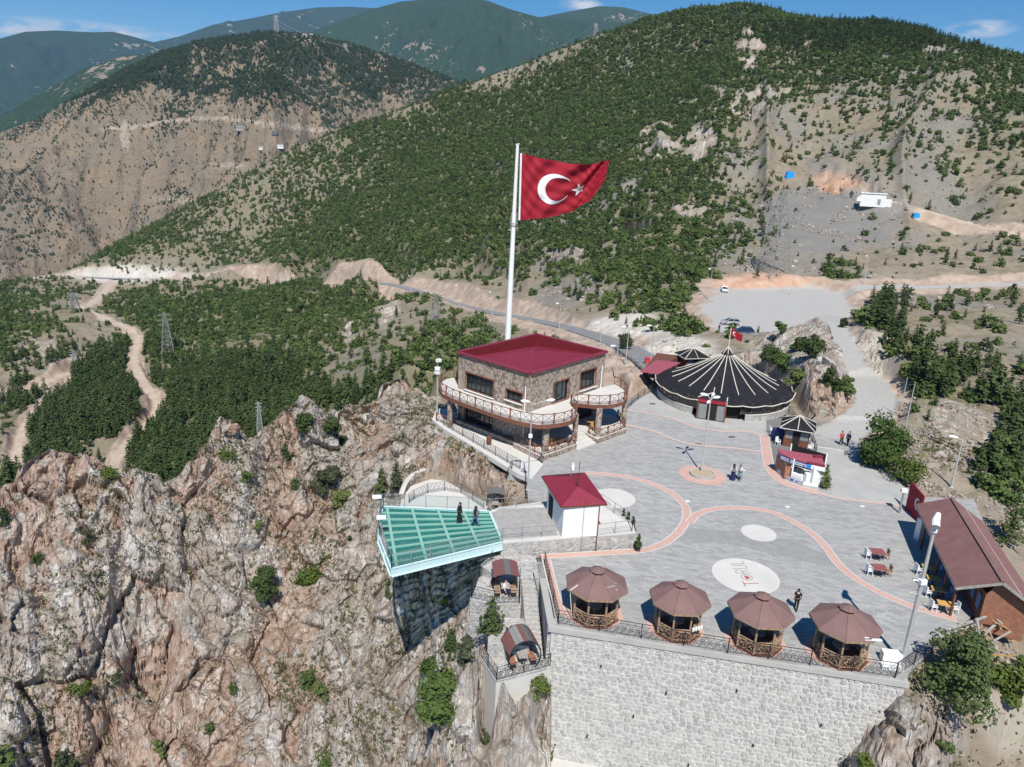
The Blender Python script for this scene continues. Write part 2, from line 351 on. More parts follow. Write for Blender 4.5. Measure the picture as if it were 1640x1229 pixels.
uproad2 = smooth_pl([Dr(*q) for q in [(1410, 318, 338), (1480, 335, 338), (1560, 360, 335), (1640, 385, 330), (1740, 410, 325)]], 1)
gravel = smooth_pl([P(1320, 700, -0.05), P(1390, 672, -0.05), P(1408, 640, -0.2), P(1395, 615, -0.8), P(1380, 600, -1.4), Dr(1368, 572, 128), Dr(1350, 545, 144), Dr(1338, 520, 160), P(1325, 495, -3.95)], 2)
gravel[len(gravel)//2:] = [np.array([p[0], p[1], max(-3.95, min(-0.5, p[2]))]) for p in gravel[len(gravel)//2:]]
park_poly = [P(*q, -4) for q in [(1150, 462), (1210, 466), (1300, 462), (1345, 470), (1368, 500), (1365, 520), (1300, 512), (1262, 535), (1215, 552), (1180, 543), (1140, 520), (1130, 490)]]
siteA = [P(*q) for q in [(700, 672), (850, 764), (868, 742), (845, 800), (780, 815), (790, 860), (805, 870), (870, 893), (893, 992), (1447, 1078), (1490, 1030), (1530, 1000), (1660, 1010), (1720, 900), (1560, 810), (1470, 790), (1445, 775), (1372, 705), (1400, 670), (1290, 670), (1275, 645), (1210, 590), (1100, 590), (1050, 606), (1005, 640), (985, 600), (840, 560), (715, 625)]]

stairpoly = [(0.9, 43.2), (3.8, 43.2), (3.6, 49.0), (1.2, 49.0)]
wallfront = [(4.1, 43.5), (24.2, 39.9)]+[tuple(P(*q)[:2]) for q in ((1383, 1112, -2.8), (1352, 1165, -5.2), (1318, 1229, -8.5))]+[(16, 30), (15, 27), (4.6, 27)]
terrpoly = [P(a, b, -4)[:2] for a, b in [(632, 815), (645, 795), (662, 775), (690, 765), (715, 768), (745, 785), (775, 800), (805, 812), (800, 835), (700, 840), (632, 832)]]
def polydist(x, y, poly):
    pl = [np.array([p[0], p[1], 0]) for p in poly]; pl.append(pl[0]); d, _ = seg_dist(x, y, pl)
    return np.where(inpoly(x, y, poly), -d, d)

def ground(phi, rr, fine=True):
    """height and ground masks at azimuth phi, range rr"""
    lr = np.log(rr); z = CH+base_t(phi, lr)*rr; x = rr*np.sin(phi); y = rr*np.cos(phi)
    mid = sst(110, 170, rr)
    ft_ = 1-0.85*sst(500, 570, rr)
    z = z+mid*ft_*(fbm(x/34, y/34, 0, 4, 3)*5.5*sst(120, 400, rr)+fbm(x/9, y/9, 0, 3, 9)*0.9)
    # spurs and gullies running down the big slope
    ridg = 1-np.abs(vn(phi*22+vn(x/90, y/90, 0, 5)*0.8, rr/420, 0, 11)); z = z+mid*(ridg-0.6)*14*sst(230, 420, rr)*(1-sst(480, 560, rr))*sst(-0.62, -0.3, phi)
    M = {k: np.zeros(rr.shape) for k in ('cut', 'gravel', 'dirt', 'asph')}
    for pl, w0, w1, key in ((asphalt, 3.4, 10, 'asph'), (dirt1, 1.3, 3.2, 'dirt'), (dirt2, 1.8, 5.5, 'dirt'), (dirt3, 1.2, 3, 'dirt'), (dirt4, 2.2, 6, 'dirt'), (uproad, 2.6, 8, 'gravel'), (uproad2, 2.0, 8, 'dirt'), (gravel, 2.8, 4.8, 'gravel')):
        d, zr = seg_dist(x, y, pl); n = fbm(x/6, y/6, 0, 3, 31)*1.4*(w1/8)
        if pl is asphalt: n = fbm(x/22, y/22, 0, 3, 33)*7
        b = 1-sst(w0, np.maximum(w1+n, w0*1.4), d); z = z*(1-b)+zr*b
        kk = 'gravel' if key == 'asph' else key
        M[kk] = np.maximum(M[kk], 1-sst(w0-0.6, w0+0.5, d+n*0.12)); M['cut'] = np.maximum(M['cut'], (1-sst(0.7, 1.15, (d-n*0.9)/w1)))
    dp = polydist(x, y, park_poly); n = fbm(x/7, y/7, 0, 3, 41)*2
    b = 1-sst(0, 4, dp); z = z*(1-b)-4.0*b; M['gravel'] = np.maximum(M['gravel'], 1-sst(-0.5, 1.5, dp+n)); M['cut'] = np.maximum(M['cut'], (1-sst(3, 8, dp+n*2))*0.9)
    z = np.where(rr < 100, np.minimum(z, 2.5), z)
    ds = polydist(x, y, siteA); b = 1-sst(-0.2, 1.2, ds); z = z*(1-b)+np.minimum(z, -0.45)*b
    M['site'] = 1-sst(0, 1.5, ds)
    b = 1-sst(-0.2, 0.3, polydist(x, y, stairpoly)); z = np.minimum(z, z*(1-b)-3.9*b)
    dw = polydist(x, y, wallfront); b = 1-sst(-0.1, 0.5, dw); z = np.minimum(z, z*(1-b)-14.5*b)
    dt = polydist(x, y, terrpoly); b = 1-sst(-0.1, 0.8, dt); z = z*(1-b)-4.3*b; M['site'] = np.maximum(M['site'], 1-sst(0, 0.5, dt))
    return x, y, z, M

phis = np.linspace(R(-44), R(50), 930)
rs = np.concatenate([np.linspace(30, 49.8, 70), np.linspace(50, 100, 400), np.linspace(100.3, 116, 50), np.exp(np.linspace(math.log(116.35), math.log(900), 370))])
PH, RR = np.meshgrid(phis, rs)
gx, gy, gz, GM = ground(PH, RR)
# rock: where the ground is cliff
px_, py_ = proj(gx, gy, gz)
gzr = np.gradient(gz, axis=0)/np.gradient(RR, axis=0)
left = sst(0.035, -0.03, PH) if False else 1-sst(-0.02, 0.06, PH)
near = 1-sst(96, 110, RR)
rock = np.clip(near*left, 0, 1)
slabs = np.zeros(RR.shape, bool)
# the outcrop by the car park, the boulder and bank at lower right, crags high on the hill
def ell(cx, cy, rx, ry, s=0.35): return 1-sst(1-s, 1+s, np.hypot((px_-cx)/rx, (py_-cy)/ry)+fbm(gx/12, gy/12, 0, 3, 51)*0.35)
outc = np.clip(ell(1288, 590, 100, 92)*1.7, 0, 1)*(RR < 150)*(1-GM['gravel']); rock = np.maximum(rock, outc)
rock = np.maximum(rock, ell(1420, 1180, 105, 80)*(RR < 60))
rock = np.maximum(rock, ell(1540, 700, 75, 75)*(RR < 115)*0.7)
crag = np.zeros(RR.shape)
for e in ((1205, 88, 26, 34), (1290, 68, 18, 14), (1060, 225, 36, 30), (1120, 230, 30, 34), (1190, 170, 40, 22), (1500, 80, 26, 9), (1155, 150, 22, 12), (905, 400, 40, 14), (1380, 300, 30, 14), (1355, 290, 35, 20),
          (1100, 335, 42, 12), (1010, 360, 38, 12), (1000, 300, 30, 9), (420, 60, 1, 1), (1235, 145, 38, 12), (60, 560, 34, 26), (620, 500, 22, 22), (1040, 255, 30, 10), (560, 530, 14, 30)):
    crag = np.maximum(crag, ell(e[0], e[1], e[2], e[3], .55)*(RR > 150))
crag *= np.clip(.55+fbm(gx/7, gy/7, 0, 3, 52)*1.6, 0, 1); rock = np.maximum(rock, crag*0.9)
rock = np.maximum(rock, ell(820, 1150, 62, 110)*(RR < 50))
rock = rock*(1-GM['gravel'])*(1-GM['dirt'])*(1-GM['site']); GM['cut'] = GM['cut']*(1-outc)
# displacement with tilted strata and blocks
sub = rock > 0.02
X, Y, Z = gx[sub], gy[sub], gz[sub]; ph = PH[sub]; rk = rock[sub]; isn = RR[sub] < 170
sc = np.where(isn, 1.0, 3.5)
wx = X+fbm(X/9, Y/9, Z/9, 3, 61)*3.0; wy = Y; wz = Z+fbm(X/9, Y/9, Z/9, 3, 67)*3.0
st = (wx*0.82+wz*0.35)           # strata stand nearly upright, leaning
f1, f2, hc = worley(st/5.2/sc, wy/6/sc, (wz-wx*0.3)/9/sc, 71)
g1, g2, hc2 = worley(st/1.7/sc, wy/2/sc, (wz-wx*0.3)/3.0/sc, 81)
k1, k2, hc3 = worley(X/0.75/sc, Y/0.75/sc, Z/0.95/sc, 91)
big = fbm(X/15/sc, Y/15/sc, Z/20/sc, 3, 95)
crk = 1-sst(0.0, 0.22, f2-f1); crk2 = 1-sst(0, 0.2, g2-g1)
ribs = 1-np.abs(vn(ph*70/5.5+vn(X/14, Z/12, 0, 72)*.9, Z/26, 0, 73))*2; ribs2 = 1-np.abs(vn(ph*70/2.1+vn(X/5, Z/7, 0, 74)*.9, Z/11, 0, 75))*2
hgt = (hc-0.5)*2.3-crk*1.3+ribs*1.5+ribs2*.65+(hc2-0.5)*1.3-crk2*0.6+(hc3-0.5)*0.5-(1-sst(0, 0.2, k2-k1))*0.2+big*2.2+fbm(X/0.9, Y/0.9, Z/0.9, 3, 99)*0.55
amp = rk*np.where(isn, np.where(ph > -0.12, 0.55, 0.78)*(0.45+0.55*sst(0.0, 0.12, np.abs(gzr[sub])/3)), 2.0)
amp = amp*np.where(X > 8, 1.25, 1.0)
cc1, cc2, chh = worley(X/3.6+fbm(X/4, Y/4, 0, 2, 88)*.4, Y/4.2, 0*X, 87); crz = np.interp(ph, *np.array(sorted((math.atan2(*Dr(a, b, c)[:2]), c) for a, b, c in crest)).T)
pin = (chh-0.42)*3.4*(1-sst(0.0, 7.0, np.abs(RR[sub]-crz)))*(ph < -0.09)*sst(0, .25, cc2-cc1)
nx, ny, nz = -np.sin(ph)*0.75, -np.cos(ph)*0.75, 0.6
gx2, gy2, gz2 = gx.copy(), gy.copy(), gz.copy()
gx2[sub] += nx*hgt*amp; gy2[sub] += ny*hgt*amp; gz2[sub] += nz*hgt*amp+pin
soil_n = fbm(gx/3.5, gy/3.5, gz/3.5, 4, 117)*1.1*GM['cut']*(1-GM['gravel'])*(1-GM['dirt'])*(1-GM['site'])*(RR > 95)+fbm(gx/2.2, gy/2.2, gz/2.2, 4, 111)*0.35*(1-rock)*(1-GM['gravel'])*(1-GM['dirt'])*(1-GM['site'])
gz2 += soil_n
# keep the rock out of the built site
ds = polydist(gx2, gy2, siteA); b = (1-sst(-0.1, 1.0, ds)); gz2 = np.where(ds < 1.0, gz2*(1-b)+np.minimum(gz2, -0.4)*b, gz2)

# vegetation cover painted as a coarse survey, one digit per 80 x 40 px of the photograph
VEG = {40: '.............99998878', 80: '............999568867', 120: '...........9999687656', 160: '.........899998644456', 200: '.......67899986434445', 240: '......567899966424445',
       280: '.....55578998663123333', 320: '....64579988766400223', 360: '...754689998766500212', 400: '..8655788766777512222', 440: '52101353545578710112', 480: '545767785211574008243',
       520: '6518677635311500064320', 560: '644766645655400003633', 600: '359398737830000000363', 640: '58939987850000000155', 680: '499839999500000001476', 720: '5937999995000000011186', 760: '593999999500000000516', 800: '593999999500000000016'}
VG = np.zeros((21, 22))
for k, s in VEG.items():
    for i, ch in enumerate(s[:22]): VG[k//40, i] = 0 if ch == '.' else int(ch)
    if len(s) < 22: VG[k//40, len(s):] = VG[k//40, len(s)-1]
VG[0] = VG[1]; VG /= 9.0
def vegcover(px, py):
    u = np.clip(px/80, 0, 20.999); v = np.clip(py/40, 0, 19.999); i = np.floor(u).astype(int); j = np.floor(v).astype(int); fu = u-i; fv = v-j
    return VG[j, i]*(1-fu)*(1-fv)+VG[j, i+1]*fu*(1-fv)+VG[j+1, i]*(1-fu)*fv+VG[j+1, i+1]*fu*fv
_, _ = 0, 0
str_pl = [np.array([a, b, 0.]) for a, b in [(1340, 455), (1385, 500), (1415, 545), (1450, 590), (1500, 645), (1560, 700), (1620, 790), (1660, 860)]]
strip = 1-sst(26, 48, seg_dist(px_, py_, str_pl)[0]+fbm(gx/9, gy/9, 0, 3, 44)*20)
vc_ = np.maximum(vegcover(px_, py_), ell(1100, 500, 34, 48)*.8); cov = np.maximum(np.maximum(sst(0.08, 1.0, vc_), .80*vc_)*(RR > 100), strip*0.95*(RR > 84)*(RR < 260))
cov = cov*(1-sst(0.3, 0.7, rock))*(1-sst(0.2, 0.7, GM['cut']))*(1-GM['gravel'])*(1-GM['dirt'])

def grid_mesh(name, X, Y, Z, attrs, mat, flat=None):
    n, m_ = X.shape; me = bpy.data.meshes.new(name)
    co = np.stack([X, Y, Z], -1).reshape(-1, 3).astype(np.float32)
    idx = np.arange(n*m_).reshape(n, m_); q = np.stack([idx[:-1, :-1], idx[:-1, 1:], idx[1:, 1:], idx[1:, :-1]], -1).reshape(-1, 4)
    me.vertices.add(len(co)); me.vertices.foreach_set('co', co.ravel())
    me.loops.add(q.size); me.loops.foreach_set('vertex_index', q.ravel().astype(np.int32))
    me.polygons.add(len(q)); me.polygons.foreach_set('loop_start', np.arange(0, q.size, 4, dtype=np.int32)); me.polygons.foreach_set('loop_total', np.full(len(q), 4, np.int32))
    me.update(calc_edges=True)
    for an, ch in attrs.items():
        a = me.attributes.new(an, 'FLOAT_COLOR', 'POINT'); d = np.ones((len(co), 4), np.float32)
        for i, c in enumerate(ch): d[:, i] = np.clip(c, 0, 1).ravel()
        a.data.foreach_set('color', d.ravel())
    me.polygons.foreach_set('use_smooth', np.ones(len(q), bool) if flat is None else ~flat)
    me.materials.append(MATS[mat]); o = bpy.data.objects.new(name, me); COL.objects.link(o); o['kind'] = 'structure'; return o

# red rock shows low and in hollows; lichen-grey on the crests and proud faces
red = np.zeros(RR.shape); red[sub] = sst(-0.35, 0.45, fbm(X/11, Y/11, Z/11, 4, 121)*1.3-hgt*0.16+np.interp(px_[sub], [0, 300, 560, 700, 800], [0.14, 0.08, -0.18, 0.18, 0.1])+np.interp(py_[sub], [620, 760, 900, 1200], [-0.45, -0.25, 0.05, 0.05]))
redspot = np.maximum.reduce([ell(765, 745, 60, 50)*(RR < 90), ell(600, 690, 40, 25)*(RR < 100), ell(1330, 640, 60, 40)*(RR < 110), ell(1340, 590, 1, 1)])
red = np.maximum(red, redspot)
red = red*(RR < 150)*np.where(px_ > 1250, .45, 1.0); red = np.where(outc > 0.3, np.maximum(0, redspot), red)
pale = np.maximum.reduce([ell(900, 1240, 75, 42, 0.2)*(RR < 50), ell(1010, 520, 70, 22)*(RR > 100), ell(1090, 560, 60, 25)*(RR > 100)*(RR < 175), ell(1390, 580, 45, 50)*(RR > 100)*0.6, ell(200, 440, 90, 14)*(RR > 300), ell(1610, 1150, 40, 60, 0.4)*(RR < 70)*0.35])
orange = np.maximum(ell(1228, 458, 72, 22)*(RR > 180)*(1-GM['gravel']), ell(1340, 290, 40, 14)*(RR > 250)*0.8)
scree = np.maximum(ell(1330, 350, 120, 52, 0.2)*(RR > 200), .6*sst(-.05, .35, fbm(gx/18, gy/30, 0, 4, 163))*(RR > 210)*(px_ > 850)*(1-GM['cut']))
TERRAIN_ATTR = {'mask': (rock, GM['cut'], cov), 'mask2': (GM['gravel'], red, GM['dirt']), 'mask3': (pale, orange, scree)}

def terrain_material():
    m, t, b = nmat('ground')
    def attr(n):
        a = t.nodes.new('ShaderNodeAttribute'); a.attribute_name = n; s = t.nodes.new('ShaderNodeSeparateColor'); t.links.new(a.outputs['Color'], s.inputs[0]); return s.outputs
    m1, m2, m3 = attr('mask'), attr('mask2'), attr('mask3')
    v = wvec(t)
    nb = noise(t, 0.035, 5, v); nm = noise(t, 0.35, 6, v, 0.65); nf = noise(t, 2.5, 6, v, 0.7); nff = noise(t, 9, 4, v, 0.7)
    soil = ramp(t, nb, [(0.35, (0.235, 0.185, 0.135)), (0.5, (0.285, 0.23, 0.17)), (0.65, (0.225, 0.20, 0.17))])
    soil = mixc(t, ramp(t, nf, [(0.35, 0.0), (0.7, 0.5)]), soil, (0.35, 0.30, 0.25))
    farf = math2(t, 'MULTIPLY', math2(t, 'SUBTRACT', math2(t, 'LENGTH', 0.0), 0.0), 0.0) if False else None
    soil = mixc(t, math2(t, 'MULTIPLY', ramp(t, nm, [(0.49, 0.0), (0.62, 1.0)]), 0.62), soil, (0.135, 0.135, 0.068))
    soil = mixc(t, math2(t, 'MULTIPLY', m1[2], 0.72), soil, ramp(t, nf, [(0.35, (0.070, 0.080, 0.034)), (0.65, (0.19, 0.18, 0.10))]))
    # rock
    sv = wvec(t, (0.9, 0.7, 0.3), (0, R(-22), 0))
    ns_ = noise(t, 0.7, 9, sv, 0.72, 0.6)
    grey = ramp(t, ns_, [(0.30, (0.21, 0.16, 0.13)), (0.40, (0.40, 0.33, 0.275)), (0.50, (0.53, 0.46, 0.405)), (0.62, (0.71, 0.68, 0.64))])
    redc = ramp(t, ns_, [(0.30, (0.24, 0.155, 0.115)), (0.43, (0.44, 0.305, 0.235)), (0.54, (0.56, 0.43, 0.35)), (0.66, (0.70, 0.62, 0.55))])
    rf = math2(t, 'ADD', m2[1], math2(t, 'MULTIPLY', math2(t, 'SUBTRACT', nm, 0.5), 1.3)); rf = ramp(t, rf, [(0.36, 0.0), (0.58, 1.0)])
    rc = mixc(t, rf, grey, redc)
    # lichen blotches
    vo = node(t, 'ShaderNodeTexVoronoi', i_Scale=1.1); t.links.new(mixc(t, 0.35, v, node_vec_noise(t, v)), vo.inputs['Vector'])
    lich = math2(t, 'MULTIPLY', ramp(t, vo.outputs['Distance'], [(0.28, 1.0), (0.42, 0.0)]), ramp(t, nm, [(0.47, 0.0), (0.56, 1.0)]))
    rc = mixc(t, math2(t, 'MULTIPLY', lich, 0.75), rc, (0.50, 0.49, 0.46))
    # dark cracks
    vc = node(t, 'ShaderNodeTexVoronoi', feature='DISTANCE_TO_EDGE', i_Scale=0.9); t.links.new(mixc(t, 0.5, sv, node_vec_noise(t, v)), vc.inputs['Vector'])
    rc = mixc(t, ramp(t, vc.outputs['Distance'], [(0.0, 0.32), (0.03, 0.0)]), rc, (0.12, 0.09, 0.07))
    rc = mixc(t, math2(t, 'MULTIPLY', ramp(t, noise(t, 0.22, 6, v, 0.7), [(0.52, 0.0), (0.70, 1.0)]), 0.28), rc, (0.18, 0.145, 0.115))
    # dry grass and herbs on the flatter ledges
    g = t.nodes.new('ShaderNodeNewGeometry'); sp = t.nodes.new('ShaderNodeSeparateXYZ'); t.links.new(g.outputs['Normal'], sp.inputs[0])
    flat = math2(t, 'ADD', sp.outputs[2], math2(t, 'MULTIPLY', math2(t, 'SUBTRACT', nf, 0.5), 1.1)); flat = ramp(t, flat, [(0.62, 0.0), (0.80, 1.0)])
    gr = mixc(t, ramp(t, nm, [(0.45, 0.0), (0.55, 1.0)]), (0.30, 0.25, 0.19), (0.19, 0.18, 0.10))
    rc = mixc(t, math2(t, 'MULTIPLY', flat, 0.5), rc, gr)
    col = mixc(t, m1[0], soil, rc)
    cutc = ramp(t, nm, [(0.3, (0.32, 0.225, 0.165)), (0.5, (0.42, 0.32, 0.25)), (0.7, (0.52, 0.43, 0.35))])
    cf = math2(t, 'MULTIPLY', m1[1], math2(t, 'SUBTRACT', 1.0, m1[0]), True); col = mixc(t, ramp(t, math2(t, 'ADD', cf, math2(t, 'MULTIPLY', math2(t, 'MULTIPLY', math2(t, 'SUBTRACT', nm, 0.5), 1.2), math2(t, 'MULTIPLY', cf, 2.0, True))), [(0.4, 0.0), (0.75, 0.85)]), col, cutc)
    col = mixc(t, math2(t, 'MULTIPLY', m3[2], 0.9), col, ramp(t, nff, [(0.3, (0.14, 0.135, 0.125)), (0.7, (0.27, 0.262, 0.245))]))
    col = mixc(t, m3[0], col, ramp(t, nm, [(0.3, (0.46, 0.41, 0.35)), (0.7, (0.64, 0.60, 0.53))]))
    col = mixc(t, m3[1], col, ramp(t, nm, [(0.3, (0.44, 0.24, 0.15)), (0.7, (0.58, 0.41, 0.30))]))
    col = mixc(t, m2[2], col, ramp(t, nm, [(0.3, (0.42, 0.34, 0.26)), (0.7, (0.56, 0.47, 0.37))]))
    col = mixc(t, m2[0], col, ramp(t, nf, [(0.3, (0.36, 0.35, 0.325)), (0.7, (0.47, 0.46, 0.43))]))
    t.links.new(col, b.inputs['Base Color']); b.inputs['Roughness'].default_value = 0.95; b.inputs['Specular IOR Level'].default_value = 0.1
    hh = math2(t, 'ADD', math2(t, 'MULTIPLY', ns_, 1.0), math2(t, 'MULTIPLY', nf, 0.45)); hh = math2(t, 'ADD', hh, math2(t, 'MULTIPLY', ramp(t, vc.outputs['Distance'], [(0, 0.0), (0.06, 1.0)]), 0.35))
    hh = math2(t, 'MULTIPLY', hh, math2(t, 'ADD', math2(t, 'MULTIPLY', m1[0], 0.85), 0.15))
    bump(t, b, hh, 0.9, 0.75)
def node_vec_noise(t, v):
    n = t.nodes.new('ShaderNodeTexNoise'); n.inputs['Scale'].default_value = 0.8; n.inputs['Detail'].default_value = 3; t.links.new(v, n.inputs['Vector']); return n.outputs['Color']
terrain_material()
grid_mesh('ground', gx2, gy2, gz2, TERRAIN_ATTR, 'ground', ((rock > 0.3) & (RR < 150))[:-1, :-1].ravel())

def ribbon(name, pl, w, dz, mat, wn=0.0):
    mb = MB(); vs = []; n = len(pl)
    for i, p in enumerate(pl):
        d = pl[min(i+1, n-1)]-pl[max(i-1, 0)]; l = math.hypot(d[0], d[1]); a = np.array([-d[1]/l, d[0]/l, 0])
        vs += [p+a*w+[0, 0, dz], p-a*w+[0, 0, dz]]
    mb.add(vs, [(2*i, 2*i+1, 2*i+3, 2*i+2) for i in range(n-1)]); return struct(name, mb, mat)
def asphalt_mat():
    m, t, b = nmat('asphalt'); v = wvec(t); c = ramp(t, noise(t, 0.6, 6, v), [(0.3, (0.20, 0.20, 0.195)), (0.7, (0.28, 0.275, 0.265))]); t.links.new(c, b.inputs['Base Color']); b.inputs['Roughness'].default_value = 0.9
asphalt_mat()
ribbon('road', asphalt, 2.7, 0.16, 'asphalt')

# ---------------------------------------------------------------- far hills
def hill_mat(name, bare, bare2, green, cov, sc, rocky=0.0):
    m, t, b = nmat(name); v = wvec(t); n1 = noise(t, 0.004*sc, 5, v, 0.6); n2 = noise(t, 0.02*sc, 6, v, 0.7); n3 = noise(t, 0.16*sc, 4, v, 0.7)
    vo = node(t, 'ShaderNodeTexVoronoi', i_Scale=0.085*sc); t.links.new(v, vo.inputs['Vector'])
    ba = mixc(t, ramp(t, n2, [(0.4, 0.0), (0.6, 1.0)]), bare, bare2)
    ba = mixc(t, ramp(t, n3, [(0.3, 0.5), (0.6, 0.0)]), ba, tuple(c*0.6 for c in bare))
    thr = math2(t, 'ADD', math2(t, 'MULTIPLY', math2(t, 'SUBTRACT', n1, 0.5), 2.2), math2(t, 'MULTIPLY', math2(t, 'SUBTRACT', n2, 0.5), 1.6))
    thr = math2(t, 'ADD', thr, cov)
    a = t.nodes.new('ShaderNodeAttribute'); a.attribute_name = 'cover'; sepc = t.nodes.new('ShaderNodeSeparateColor'); t.links.new(a.outputs['Color'], sepc.inputs[0])
    thr = math2(t, 'ADD', thr, math2(t, 'SUBTRACT', sepc.outputs[0], 0.5))
    tree = math2(t, 'SUBTRACT', thr, math2(t, 'MULTIPLY', vo.outputs['Distance'], 1.0)); tf = ramp(t, tree, [(0.0, 0.0), (0.12, 1.0)])
    gc = mixc(t, ramp(t, n3, [(0.3, 0.0), (0.7, 1.0)]), tuple(c*0.4 for c in green), tuple(c*1.7 for c in green))
    col = mixc(t, tf, ba, gc)
    col = mixc(t, math2(t, 'MULTIPLY', sepc.outputs[1], ramp(t, n3, [(0.35, 0.55), (0.55, 1.0)])), col, (0.46, 0.38, 0.30))
    t.links.new(col, b.inputs['Base Color']); b.inputs['Roughness'].default_value = 1; b.inputs['Specular IOR Level'].default_value = 0.0
    bump(t, b, math2(t, 'ADD', math2(t, 'MULTIPLY', tf, 0.6), n3), 1.0, 5.0)
hill_mat('hill_tan', (0.285, 0.22, 0.15), (0.225, 0.19, 0.145), (0.045, 0.055, 0.030), 0.22, 1.0)
hill_mat('hill_dark', (0.27, 0.22, 0.165), (0.21, 0.185, 0.15), (0.026, 0.048, 0.02), 0.80, 0.6)
hill_mat('hill_far', (0.22, 0.20, 0.15), (0.16, 0.15, 0.11), (0.018, 0.036, 0.016), 1.15, 0.3)
LAYERS = {}
def far_hill(name, ridge_pts, depth, drop, mat, seed, amp, wl, rows=110, cols=340, coverf=None, back=0.25, jag=0.0):
    """ridge_pts: (px, py, range); the slope runs from the ridge towards the camera by depth metres and down by drop metres"""
    q = np.array([[math.atan2(*Dr(*p)[:2]), p[2], Dr(*p)[2]] for p in ridge_pts]); q = q[np.argsort(q[:, 0])]
    ph = np.linspace(q[0, 0], q[-1, 0], cols); rr_ = np.interp(ph, q[:, 0], q[:, 1]); zz = np.interp(ph, q[:, 0], q[:, 2])
    s = np.concatenate([np.linspace(-back, 0, 14)[:-1], np.linspace(0, 1, rows)]); PHh, SS = np.meshgrid(ph, s)
    Rr = rr_[None, :]-SS*depth; Zb = zz[None, :]-np.where(SS > 0, (SS**1.08)*drop, -SS*drop*0.9)
    x = Rr*np.sin(PHh); y = Rr*np.cos(PHh)
    n = fbm(x/wl, y/wl, 0, 5, seed, 0.5); rid = 1-np.abs(fbm(x/(wl*1.1), y/(wl*2.2), 0, 4, seed+7))*2.2
    fade = sst(0, 0.18, np.abs(SS)); Z = Zb+amp*(n+rid*0.7-0.35)*fade-amp*0.42*np.abs(fbm(x/(wl*.28), y/(wl*.5), 0, 4, seed+19))*2*fade+jag*fbm(x/60, y/60, 0, 3, seed+3)
    pxh, pyh = proj(x, y, Z); cv = coverf(pxh, pyh, x, y) if coverf else (np.full(x.shape, 0.5), np.zeros(x.shape))
    LAYERS[name+str(seed)] = (x, y, Z, pxh, pyh, cv[0])
    o = grid_mesh(name, x, y, Z, {'cover': cv}, mat); return o
def e2(px, py, cx, cy, rx, ry, x, y, sc=60): return 1-sst(0.7, 1.3, np.hypot((px-cx)/rx, (py-cy)/ry)+fbm(x/sc, y/sc, 0, 3, 5)*0.5)
def cov_tan(px, py, x, y):
    c = np.full(px.shape, 0.42)
    up = sst(0, 1, (np.interp(px, [0, 130, 250, 420, 520, 600], [235, 215, 190, 215, 220, 230])-py+fbm(x/110, y/110, 0, 4, 12)*45)/110)
    c = c+up*0.38; c = np.maximum(c, e2(px, py, 350, 110, 140, 45, x, y)*1.0); c = np.where(py < np.interp(px, [0, 200, 330, 420, 600], [205, 130, 90, 90, 120]), 0.95, c)
    c -= e2(px, py, 180, 300, 150, 120, x, y)*0.22
    b = np.maximum.reduce([1-sst(0.3, 1.2, np.abs(py-np.interp(px, [200, 280, 340, 420, 500], [205, 193, 190, 197, 207])+fbm(x/50, y/50, 0, 3, 6)*4)/3.2)+0*py, e2(px, py, 200, 218, 6, 22, x, y, 25)*.8, e2(px, py, 190, 205, 14, 3, x, y, 25)*.8, e2(px, py, 370, 265, 34, 5, x, y)*0.7, e2(px, py, 520, 62, 40, 8, x, y)*0.7, e2(px, py, 290, 320, 50, 7, x, y)*0.4])
    b = b*(px > 160)*(px < 560)
    return np.clip(c, 0, 1), np.clip(b, 0, 1)
hA = far_hill('hill', [(-140, 250, 1900), (-60, 228, 1900), (0, 213, 1900), (60, 190, 1900), (130, 152, 1900), (200, 112, 1900), (260, 84, 1900), (330, 64, 1900), (420, 51, 1900), (480, 54, 1900), (560, 70, 1900), (640, 96, 1850), (700, 118, 1800), (780, 150, 1700), (860, 200, 1600)],
         1250, 620, 'hill_tan', 201, 95, 300, 300, 640, cov_tan)
far_hill('hill', [(-140, 262, 3300), (-40, 210, 3300), (60, 152, 3300), (130, 112, 3300), (190, 92, 3300), (250, 84, 3300), (330, 90, 3300), (450, 120, 3300)], 1300, 500, 'hill_dark', 211, 80, 500, 90, 260, lambda a, b_, x, y: (np.full(a.shape, 0.55), 0*a))
far_hill('hill', [(300, 130, 4600), (400, 88, 4700), (470, 62, 4800), (540, 36, 4900), (600, 14, 5000), (640, 3, 5000), (700, -3, 5000), (740, -4, 5000), (780, 1, 5000), (820, 16, 5000), (860, 27, 5000), (900, 30, 5000), (960, 34, 5000), (1060, 40, 5000), (1160, 50, 5000)], 2600, 1150, 'hill_dark', 221, 150, 800, 130, 380, lambda a, b_, x, y: (0.86-0.35*e2(a, b_, 640, 90, 90, 40, x, y, 300), 0*a))
far_hill('hill', [(780, 60, 5800), (830, 36, 5800), (870, 27, 5800), (920, 17, 5800), (960, 10, 5800), (1000, 12, 5800), (1040, 22, 5800), (1120, 40, 5800), (1200, 80, 5800)], 1500, 600, 'hill_dark', 225, 120, 800, 60, 160, lambda a, b_, x, y: (0.75+0*a, 0*a))
far_hill('hill', [(-160, 70, 7200), (-60, 66, 7200), (0, 62, 7200), (40, 51, 7200), (90, 49, 7200), (150, 52, 7200), (180, 51, 7200), (210, 58, 7200), (245, 68, 7200), (300, 84, 7200), (380, 110, 7200)], 2600, 1300, 'hill_far', 231, 200, 1300, 90, 220)
